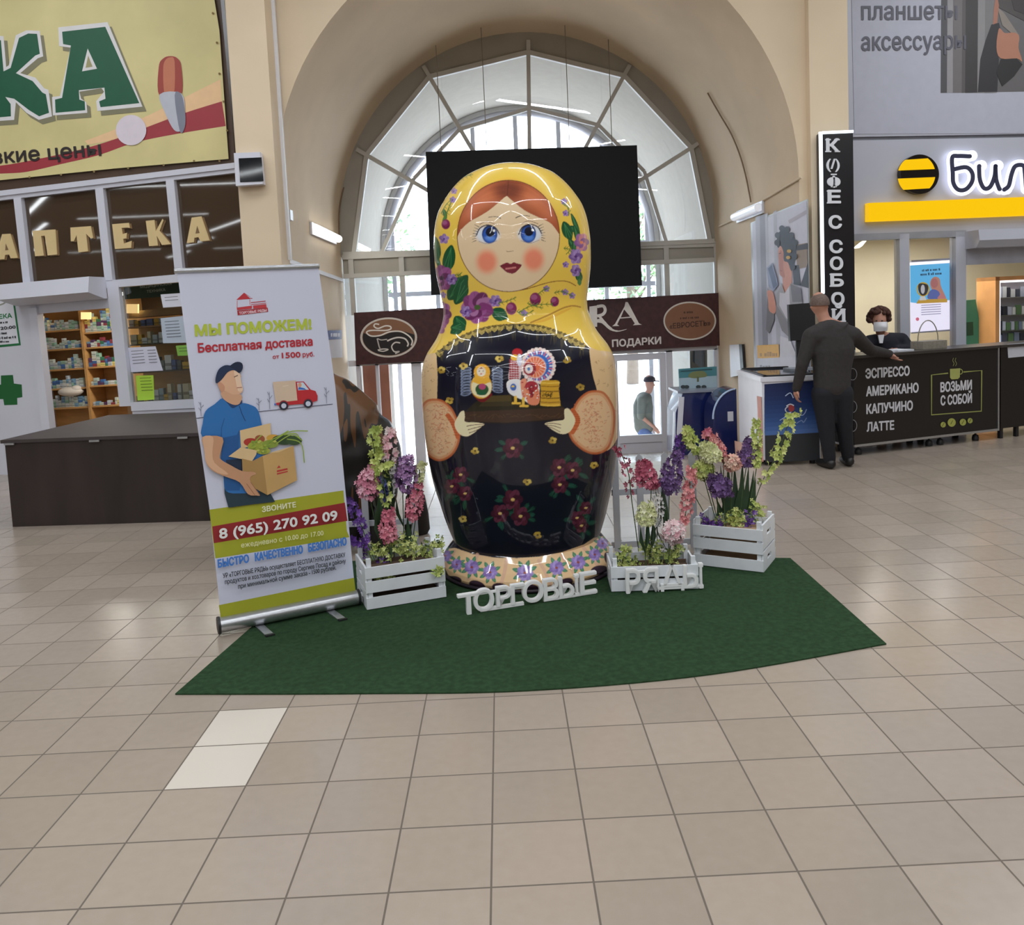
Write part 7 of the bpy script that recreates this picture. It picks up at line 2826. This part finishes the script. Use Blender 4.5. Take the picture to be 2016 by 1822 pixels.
# ================================================================== PEOPLE
def skin_mesh(name, parent, J, bones, m, root, sub=2, label=None, vox=.011):
    """one continuous surface grown over a skeleton; J = {joint: (point, half width, half depth)}"""
    mb = MB()
    mm_ = m

    def rr(n):
        return J[n][1], (J[n][2] if len(J[n]) > 2 else J[n][1])
    for n in J:
        a_, b_ = rr(n)
        mb.ball(J[n][0], (a_ * .98, b_ * .98, min(a_, b_) * .98), mm_, 14, 9)
    K = 14
    for a_, b_ in bones:
        p, q = Vector(J[a_][0]), Vector(J[b_][0])
        t = q - p
        if t.length < 1e-4:
            continue
        t.normalize()
        e = Vector((1, 0, 0)) - t * t.x
        side = e.length < .6
        if side:
            e = Vector((0, 1, 0)) - t * t.y
        e.normalize()
        f = t.cross(e)
        vs = []
        for P_, n in ((p, a_), (q, b_)):
            w, d = rr(n)
            if side:
                w, d = min(w, d), min(w, d)
            for j in range(K):
                an_ = 2 * PI * j / K
                vs.append(P_ + e * w * math.cos(an_) + f * d * math.sin(an_))
        mb.add(vs, [(j, (j + 1) % K, K + (j + 1) % K, K + j) for j in range(K)] + [tuple(reversed(range(K))), tuple(range(K, 2 * K))], mm_, True)
    o = mb.build(name, parent)
    md = o.modifiers.new('remesh', 'REMESH')
    md.mode = 'VOXEL'
    md.voxel_size = vox
    md.use_smooth_shade = True
    ms = o.modifiers.new('smooth', 'SMOOTH')
    ms.factor = .5
    ms.iterations = 6
    bpy.context.view_layer.update()
    dg = bpy.context.evaluated_depsgraph_get()
    nm = bpy.data.meshes.new_from_object(o.evaluated_get(dg))
    old = o.data
    o.modifiers.clear()
    nm.materials.clear()
    nm.materials.append(m)
    o.data = nm
    bpy.data.meshes.remove(old)
    nm.name = name
    for p in nm.polygons:
        p.use_smooth = True
    if label:
        o['label'] = label
    return o


def hand_chain(J, B, wrist, tip_dir, side, s=1.0, curl=.3, pre='h'):
    """palm, four fingers and a thumb beyond the wrist joint"""
    W = Vector(J[wrist][0])
    t = Vector(tip_dir).normalized()
    sd = Vector(side).normalized()
    nn = t.cross(sd).normalized()
    J[pre + 'palm'] = (W + t * .055 * s, .034 * s, .018 * s)
    B.append((wrist, pre + 'palm'))
    for i, (off, ln) in enumerate(((-.03, .062), (-.010, .075), (.010, .07), (.029, .055))):
        k0 = W + t * .085 * s + sd * off * s
        k1 = k0 + (t * (1 - curl * .3) + nn * curl * .5).normalized() * ln * .55 * s
        k2 = k1 + (t * (1 - curl) + nn * curl * 1.1).normalized() * ln * .5 * s
        for j, p in enumerate((k0, k1, k2)):
            J['%sf%d%d' % (pre, i, j)] = (p, (.0105 - .001 * j) * s)
        B += [(pre + 'palm', '%sf%d0' % (pre, i)), ('%sf%d0' % (pre, i), '%sf%d1' % (pre, i)), ('%sf%d1' % (pre, i), '%sf%d2' % (pre, i))]
    q0 = W + t * .03 * s - sd * .035 * s
    q1 = q0 + (t * .6 - sd * .7).normalized() * .035 * s
    q2 = q1 + (t * .9 - sd * .2 + nn * .3).normalized() * .03 * s
    J[pre + 't0'], J[pre + 't1'], J[pre + 't2'] = (q0, .014 * s), (q1, .012 * s), (q2, .0095 * s)
    B += [(pre + 'palm', pre + 't0'), (pre + 't0', pre + 't1'), (pre + 't1', pre + 't2')]


skin_m = mat('skin_tone', (168, 122, 104), .6, var=.06, scale=12)
hair_m = mat('short_grey_brown_hair', (96, 80, 74), .8, var=.2, scale=60)
sweat = mat('charcoal_sweater', (46, 43, 43), .9, var=.12, scale=30, bump=.2)
trou = mat('black_trousers', (21, 22, 29), .85, var=.1, scale=20)
shoe = mat('black_shoe', (22, 20, 21), .45, var=.05)

# ---- man leaning on the coffee counter, seen from behind
MY = 8.12
g = lambda u, v, d=0.0: py(u, v, MY + d)
fl_, fr__ = ph(1632, 922), ph(1668, 917)
man = thing('person', 'man in charcoal sweater and black trousers standing with one hand on the coffee counter', 'person', tuple((fl_ + fr__) / 2))
hand_target = CP.w(1757, 700, .03)
J = {'pelvis': (g(1638, 765), .165, .12), 'waist': (g(1638, 728), .175, .115), 'chest': (g(1640, 690), .20, .12), 'upper': (g(1637, 655), .19, .09), 'neck': (g(1623, 630, .02), .058, .058), 'nape': (g(1618, 617, .04), .06, .062),
     'head': (g(1613, 602, .06), .084, .1), 'crown': (g(1612, 588, .06), .066, .08),
     'shL': (g(1597, 662), .07), 'elL': (g(1580, 716, -.02), .045), 'wrL': (g(1568, 766, .03), .029),
     'shR': (g(1679, 660, .04), .07), 'elR': (g(1714, 690, .35), .046), 'wrR': (hand_target + Vector((-.05, -.03, .02)), .03),
     'hipL': (g(1621, 775), .1, .11), 'knL': (g(1627, 846), .062, .066), 'anL': (Vector((fl_.x, fl_.y - .02, .09)), .042),
     'hipR': (g(1656, 774), .1, .11), 'knR': (g(1662, 842, .03), .062, .066), 'anR': (Vector((fr__.x, fr__.y - .02, .09)), .042),
     'heelL': (Vector((fl_.x, fl_.y - .05, .035)), .03), 'toeL': (Vector((fl_.x - .03, fl_.y + .15, .03)), .028),
     'heelR': (Vector((fr__.x, fr__.y - .05, .035)), .03), 'toeR': (Vector((fr__.x + .03, fr__.y + .15, .03)), .028),
     'earL': (g(1596, 606, .05), .012), 'earR': (g(1630, 605, .07), .012), 'nose': (g(1610, 606, .17), .012)}
B = [('pelvis', 'waist'), ('waist', 'chest'), ('chest', 'upper'), ('upper', 'neck'), ('neck', 'nape'), ('nape', 'head'), ('head', 'crown'), ('upper', 'shL'), ('shL', 'elL'), ('elL', 'wrL'), ('upper', 'shR'), ('shR', 'elR'), ('elR', 'wrR'), ('pelvis', 'hipL'), ('hipL', 'knL'), ('knL', 'anL'), ('anL', 'heelL'), ('heelL', 'toeL'), ('pelvis', 'hipR'), ('hipR', 'knR'), ('knR', 'anR'), ('anR', 'heelR'), ('heelR', 'toeR'), ('head', 'earL'), ('head', 'earR'), ('head', 'nose')]
hand_chain(J, B, 'wrL', (-.02, .1, -1), (0, 1, .1), 1.0, .7, 'hl')
hand_chain(J, B, 'wrR', (.75, -.05, -.62), (-.1, 1, 0), 1.0, .4, 'hr')
skin_mesh('body', man, J, B, skin_m, 'pelvis')


def sub(J, names, k=1.12, add=.012):
    return {n: (J[n][0], J[n][1] * k + add, (J[n][2] if len(J[n]) > 2 else J[n][1]) * k + add) for n in names}


Js = sub(J, ['pelvis', 'waist', 'chest', 'upper', 'shL', 'elL', 'wrL', 'shR', 'elR', 'wrR'], 1.0, .016)
Js['collar'] = (g(1626, 637, .01), .066, .064)
Js['yoke'] = (g(1632, 646, .0), .125, .092)
Js['back'] = (g(1637, 664, .0), .19, .118)
skin_mesh('sweater', man, Js, [('pelvis', 'waist'), ('waist', 'chest'), ('chest', 'back'), ('back', 'upper'), ('upper', 'yoke'), ('yoke', 'collar'), ('back', 'shL'), ('yoke', 'shL'), ('shL', 'elL'), ('elL', 'wrL'), ('back', 'shR'), ('yoke', 'shR'), ('shR', 'elR'), ('elR', 'wrR')], sweat, 'chest')
Jt = sub(J, ['hipL', 'knL', 'anL', 'hipR', 'knR', 'anR'], 1.0, .018)
Jt['seat'] = (g(1639, 776), .155, .118)
skin_mesh('trousers', man, Jt, [('seat', 'hipL'), ('hipL', 'knL'), ('knL', 'anL'), ('seat', 'hipR'), ('hipR', 'knR'), ('knR', 'anR')], trou, 'seat')
for k in 'LR':
    f_ = J['heel' + k][0]
    to = J['toe' + k][0]
    skin_mesh('shoe', man, {'h': (f_ + Vector((0, -.01, .02)), .048, .05), 'm': ((f_ + to) / 2 + Vector((0, 0, .012)), .05, .046), 't': (to + Vector((0, .02, .005)), .045, .036)}, [('h', 'm'), ('m', 't')], shoe, 'h')
m = MB()
hc = Vector(J['head'][0]) + Vector((0, -.008, .02))
vs, fs = [], []
for i in range(9):
    tt = i / 8 * 1.75
    for j in range(24):
        q = 2 * PI * j / 24
        tt2 = tt * (1 - .28 * max(0, math.sin(q)))
        vs.append(hc + Vector((.092 * math.sin(tt2) * math.cos(q), .112 * math.sin(tt2) * math.sin(q), .105 * math.cos(tt2))))
for i in range(8):
    for j in range(24):
        fs.append((i * 24 + j, (i + 1) * 24 + j, (i + 1) * 24 + (j + 1) % 24, i * 24 + (j + 1) % 24))
m.add(vs, fs, hair_m, True)
m.build('hair', man)
# ---- seller with face mask behind the counter
SY = 9.78
g2 = lambda u, v, d=0.0: py(u, v, SY + d)
jack = mat('navy_black_jacket', (26, 27, 38), .85, var=.1, scale=20)
sl = thing('person', 'seller with curly brown hair, white face mask and dark jacket behind the coffee counter', 'person', (g2(1742, 700).x, SY, 0))
J2 = {'pelvis': (Vector((g2(1752, 700).x, SY, .92)), .16, .12), 'waist': (Vector((g2(1752, 700).x, SY - .0, 1.06)), .15, .11), 'chest': (g2(1748, 690, -.02), .17, .115), 'upper': (g2(1743, 672, -.05), .13, .09), 'neck': (g2(1734, 657, -.07), .052, .052), 'chin': (g2(1732, 648, -.1), .052, .06), 'head': (g2(1731, 633, -.09), .078, .092), 'crown': (g2(1731, 619, -.07), .066, .08),
      'nose': (g2(1729, 638, -.17), .014), 'shL': (g2(1712, 672, -.02), .058), 'elL': (g2(1704, 694, -.1), .042), 'wrL': (g2(1722, 692, -.24), .028),
      'shR': (g2(1775, 668, .0), .06), 'elR': (g2(1792, 688, -.08), .043), 'wrR': (g2(1768, 687, -.22), .028),
      'hipL': (Vector((g2(1745, 700).x - .06, SY, .86)), .09), 'knL': (Vector((g2(1745, 700).x - .05, SY + .02, .48)), .06), 'anL': (Vector((g2(1745, 700).x - .05, SY + .04, .08)), .042), 'toL': (Vector((g2(1745, 700).x - .06, SY - .1, .03)), .03),
      'hipR': (Vector((g2(1745, 700).x + .13, SY, .86)), .09), 'knR': (Vector((g2(1745, 700).x + .13, SY + .02, .48)), .06), 'anR': (Vector((g2(1745, 700).x + .13, SY + .04, .08)), .042), 'toR': (Vector((g2(1745, 700).x + .14, SY - .1, .03)), .03)}
B2 = [('pelvis', 'waist'), ('waist', 'chest'), ('chest', 'upper'), ('upper', 'neck'), ('neck', 'chin'), ('chin', 'head'), ('head', 'crown'), ('head', 'nose'), ('upper', 'shL'), ('shL', 'elL'), ('elL', 'wrL'), ('upper', 'shR'), ('shR', 'elR'), ('elR', 'wrR'), ('pelvis', 'hipL'), ('hipL', 'knL'), ('knL', 'anL'), ('anL', 'toL'), ('pelvis', 'hipR'), ('hipR', 'knR'), ('knR', 'anR'), ('anR', 'toR')]
hand_chain(J2, B2, 'wrR', (-.8, -.5, -.1), (.3, -.6, .6), .9, .4, 'hr')
hand_chain(J2, B2, 'wrL', (.7, -.6, -.1), (-.3, -.6, .6), .9, .4, 'hl')
sl_body = skin_mesh('body', sl, J2, B2, skin_m, 'pelvis').name
Jj = sub(J2, ['pelvis', 'waist', 'chest', 'upper', 'shL', 'elL', 'wrL', 'shR', 'elR', 'wrR'], 1.0, .018)
skin_mesh('jacket', sl, Jj, [('pelvis', 'waist'), ('waist', 'chest'), ('chest', 'upper'), ('upper', 'shL'), ('shL', 'elL'), ('elL', 'wrL'), ('upper', 'shR'), ('shR', 'elR'), ('elR', 'wrR')], jack, 'chest')
skin_mesh('trousers', sl, {k: (v[0], v[1] + .015) for k, v in J2.items() if k in ('hipL', 'knL', 'anL', 'hipR', 'knR', 'anR')} | {'seat': (Vector((g2(1749, 700).x, SY, .9)), .14, .12)}, [('seat', 'hipL'), ('hipL', 'knL'), ('knL', 'anL'), ('seat', 'hipR'), ('hipR', 'knR'), ('knR', 'anR')], trou, 'seat')
m = MB()
curl = mat('curly_brown_hair', (70, 44, 38), .85, var=.25, scale=50, bump=.5)
hc = g2(1731, 626, -.05)
rh = random.Random(4)
for i in range(120):
    a, b = rh.uniform(0, 2 * PI), rh.uniform(-.35, 1)
    if b < .45 and math.sin(a) < -.35:
        continue
    s_ = math.sqrt(max(0, 1 - b * b))
    m.ball(hc + Vector((.115 * s_ * math.cos(a), .12 * s_ * math.sin(a), .115 * b)), rh.uniform(.022, .036), curl, 7, 5)
m.ball(hc + Vector((0, .02, .01)), (.105, .10, .105), curl, 14, 10)
m.build('hair', sl)
m = MB()
mk = mat('white_face_mask', (214, 214, 222), .7, var=.03)
mc = g2(1731, 643, -.11)
vs, fs = [], []
for i in range(7):
    for j in range(13):
        q = -PI / 2 + (j / 12 - .5) * 2.4
        z = .055 * (1 - i / 3)
        r = 1.06 - .08 * abs(i / 3 - 1) + .22 * math.exp(-((j - 6) / 2.2) ** 2) * (1 - abs(i / 3 - 1))
        vs.append(mc + Vector((.088 * r * math.cos(q), .098 * r * math.sin(q), z)))
for i in range(6):
    for j in range(12):
        fs.append((i * 13 + j, (i + 1) * 13 + j, (i + 1) * 13 + j + 1, i * 13 + j + 1))
m.add(vs, fs, mk, True)
m.build('face_mask', sl)
for sgn in (-1, 1):
    m = MB()
    m.ball(g2(1731 + sgn * 5.5, 632, -.175), (.013, .008, .008), fm((40, 30, 28)), 8, 6)
    m.build('eye', bpy.data.objects[sl_body])
m = MB()
m.prism([g2(1729, 660, -.175), g2(1741, 659, -.175), g2(1738, 676, -.18), g2(1732, 676, -.18)], (0, .02, 0), mk)
m.build('white_collar', sl)

# ---- man in cap outside the glass door
OY = 15.7
g3 = lambda u, v, d=0.0: py(u, v, OY + d)
om = thing('person', 'man in grey green jacket, dark cap and jeans walking outside the glass door', 'person', (g3(1270, 800).x, OY, ZB))
ox = g3(1270, 800).x
jk = mat('grey_green_jacket', (104, 106, 98), .85, var=.08, scale=10)
jean = mat('blue_jeans', (84, 104, 150), .85, var=.1, scale=20)
J3 = {'pelvis': (g3(1268, 842), .15, .12), 'waist': (g3(1266, 822), .15, .12), 'chest': (g3(1266, 800), .16, .13), 'upper': (g3(1268, 785), .12, .10), 'neck': (g3(1274, 775), .055), 'chin': (g3(1279, 769), .055), 'head': (g3(1279, 756), .09, .085), 'crown': (g3(1277, 746), .075), 'nose': (g3(1289, 759), .015),
      'shF': (g3(1264, 789, -.17), .06), 'elF': (g3(1262, 820, -.2), .045), 'wrF': (g3(1288, 842, -.2), .03), 'shB': (g3(1270, 789, .17), .06), 'elB': (g3(1270, 820, .2), .045), 'wrB': (g3(1286, 838, .2), .03),
      'hipF': (g3(1268, 852, -.09), .09), 'knF': (Vector((ox + .12, OY - .09, ZB + .48)), .065), 'anF': (Vector((ox + .2, OY - .09, ZB + .08)), .043), 'toF': (Vector((ox + .36, OY - .09, ZB + .03)), .032),
      'hipB': (g3(1268, 852, .09), .09), 'knB': (Vector((ox - .05, OY + .09, ZB + .48)), .065), 'anB': (Vector((ox - .25, OY + .09, ZB + .1)), .043), 'toB': (Vector((ox - .12, OY + .09, ZB + .03)), .032)}
B3 = [('pelvis', 'waist'), ('waist', 'chest'), ('chest', 'upper'), ('upper', 'neck'), ('neck', 'chin'), ('chin', 'head'), ('head', 'crown'), ('head', 'nose')] + [(a + k, b + k) for k in 'FB' for a, b in (('sh', 'el'), ('el', 'wr'), ('hip', 'kn'), ('kn', 'an'), ('an', 'to'))] + [('upper', 'shF'), ('upper', 'shB'), ('pelvis', 'hipF'), ('pelvis', 'hipB')]
hand_chain(J3, B3, 'wrF', (.6, 0, -.8), (.8, 0, .6), 1, .4, 'hf')
hand_chain(J3, B3, 'wrB', (.6, 0, -.8), (.8, 0, .6), 1, .4, 'hb')
skin_mesh('body', om, J3, B3, skin_m, 'pelvis')
skin_mesh('jacket', om, sub(J3, ['pelvis', 'waist', 'chest', 'upper', 'shF', 'elF', 'shB', 'elB'], 1.05, .03), [('pelvis', 'waist'), ('waist', 'chest'), ('chest', 'upper'), ('upper', 'shF'), ('shF', 'elF'), ('upper', 'shB'), ('shB', 'elB')], jk, 'chest')
skin_mesh('jeans', om, sub(J3, ['hipF', 'knF', 'anF', 'hipB', 'knB', 'anB'], 1.0, .02) | {'seat': (g3(1268, 848), .15, .13)}, [('seat', 'hipF'), ('hipF', 'knF'), ('knF', 'anF'), ('seat', 'hipB'), ('hipB', 'knB'), ('knB', 'anB')], jean, 'seat')
m = MB()
hc = Vector(J3['head'][0]) + Vector((0, 0, .045))
m.lathe([(.112, 0), (.116, .03), (.10, .08), (.05, .105), (.002, .11)], hc, mat('dark_cap', (44, 34, 40), .8), 20)
m.prism([hc + Vector((.06, -.07, .0)), hc + Vector((.20, -.03, -.012)), hc + Vector((.20, .03, -.012)), hc + Vector((.06, .07, .0))], (0, 0, .014), _mats['dark_cap'])
m.build('cap', om)
for k in 'FB':
    to, an = J3['to' + k][0], J3['an' + k][0]
    skin_mesh('shoe', om, {'h': (an + Vector((-.03, 0, -.035)), .045), 't': (to + Vector((.03, 0, .008)), .038)}, [('h', 't')], shoe, 'h')

# ================================================================== BROWN PAINTED ANIMAL FIGURE behind the banner
AYy = 6.35
ga = lambda u, v, d=0.0: py(u, v, AYy + d)


def animal_material():
    mm = bpy.data.materials.new('painted_brown_hide')
    mm.use_nodes = True
    nt = mm.node_tree
    b = nt.nodes['Principled BSDF']
    b.inputs['Roughness'].default_value = .45
    tc = nt.nodes.new('ShaderNodeTexCoord')
    mp = nt.nodes.new('ShaderNodeMapping')
    mp.inputs['Scale'].default_value = (7.0, 2.0, .75)
    mp.inputs['Rotation'].default_value = (0, .35, 0)
    nz = nt.nodes.new('ShaderNodeTexNoise')
    nz.inputs['Scale'].default_value = 1.15
    nz.inputs['Detail'].default_value = 1.0
    nz.inputs['Distortion'].default_value = .7
    rp = nt.nodes.new('ShaderNodeValToRGB')
    e = rp.color_ramp.elements
    e[0].position, e[0].color = .40, (*alb((18, 13, 12)), 1)
    e[1].position, e[1].color = .64, (*alb((88, 56, 28)), 1)
    k = e.new(.47)
    k.color = (*alb((52, 32, 20)), 1)
    k = e.new(.56)
    k.color = (*alb((76, 44, 28)), 1)
    rp.color_ramp.interpolation = 'CONSTANT'
    e[0].position = 0.0
    e[1].position = .57
    e[2].position = .39
    e[3].position = .48
    nt.links.new(tc.outputs['Object'], mp.inputs[0])
    nt.links.new(mp.outputs[0], nz.inputs['Vector'])
    nt.links.new(nz.outputs['Fac'], rp.inputs[0])
    nt.links.new(rp.outputs[0], b.inputs['Base Color'])
    return mm


hide = animal_material()
an = thing('animal_figure', 'big brown painted animal figure with black stripes, half hidden behind the banner', 'animal figure', (ga(640, 900).x, AYy, 0.0))
JA = {'rump': (ga(655, 905), .56, .50), 'back': (ga(590, 850), .56, .46), 'shoulder': (ga(525, 790), .44, .40), 'neck': (ga(480, 725), .26), 'head': (ga(440, 690), .2), 'muzzle': (ga(400, 705), .11),
      'hip': (ga(690, 960, -.1), .38), 'hock': (Vector((ga(725, 1040).x, AYy - .1, .34)), .22), 'paw': (Vector((ga(700, 1080).x, AYy - .25, .12)), .12),
      'fore': (Vector((ga(530, 950).x, AYy - .1, .75)), .2), 'knee': (Vector((ga(520, 1000).x, AYy - .12, .4)), .14), 'hoof': (Vector((ga(515, 1080).x, AYy - .14, .1)), .11)}
skin_mesh('body', an, JA, [('rump', 'back'), ('back', 'shoulder'), ('shoulder', 'neck'), ('neck', 'head'), ('head', 'muzzle'), ('rump', 'hip'), ('hip', 'hock'), ('hock', 'paw'), ('shoulder', 'fore'), ('fore', 'knee'), ('knee', 'hoof')], hide, 'rump', 3, None, .03)
dk_ = mat('black_painted_paw', (20, 17, 18), .5, var=.05)
for u, d in ((752, -.32), (822, .05)):
    m = MB()
    c = ga(u, 1050, d)
    m.lathe([(.085, .004), (.10, .03), (.095, .16), (.075, .30), (.03, .36)], (c.x, c.y, 0), dk_, 18)
    m.build('paw', an)

# ================================================================== TREES OUTSIDE
bark = mat('tree_bark', (92, 80, 70), .9)
lf = [mat('tree_leaf_%d' % i, c, .7, var=.15) for i, c in enumerate(((96, 124, 84), (120, 146, 100), (84, 108, 84)))]
for k, (x, y, lab) in enumerate(((-5.5, 30, 'leafy tree outside seen through the arched window left of the screen'), (5.2, 33, 'leafy tree outside seen through the arched window right of the screen'))):
    t = thing('tree', lab, 'tree', (x, y, ZB))
    m = MB()
    m.tube([(x, y, ZB), (x + .1, y, 1.5), (x - .1, y, 4.5)], [.25, .2, .1], bark, 10)
    for q in range(5):
        a = rh.uniform(0, 6.28)
        m.tube([(x, y, 1.5 + q * .6), (x + 1.6 * math.cos(a), y + 1.2 * math.sin(a), 3 + q * .7)], [.08, .03], bark, 6)
    m.build('trunk', t)
    m = MB()
    for q in range(1500):
        a, b = rh.uniform(0, 6.28), rh.uniform(-1, 1)
        r = rh.random() ** .4
        s_ = math.sqrt(1 - b * b)
        c = Vector((x + 2.6 * r * s_ * math.cos(a), y + 2.2 * r * s_ * math.sin(a), 4.2 + 2.6 * r * b))
        e = Vector((rh.gauss(0, 1), rh.gauss(0, 1), rh.gauss(0, 1))).normalized()
        f = e.orthogonal().normalized()
        m.add([c, c + e * .12 + f * .07, c + e * .26, c + e * .12 - f * .07], [(0, 1, 2, 3)], rh.choice(lf))
    m.build('foliage', t)
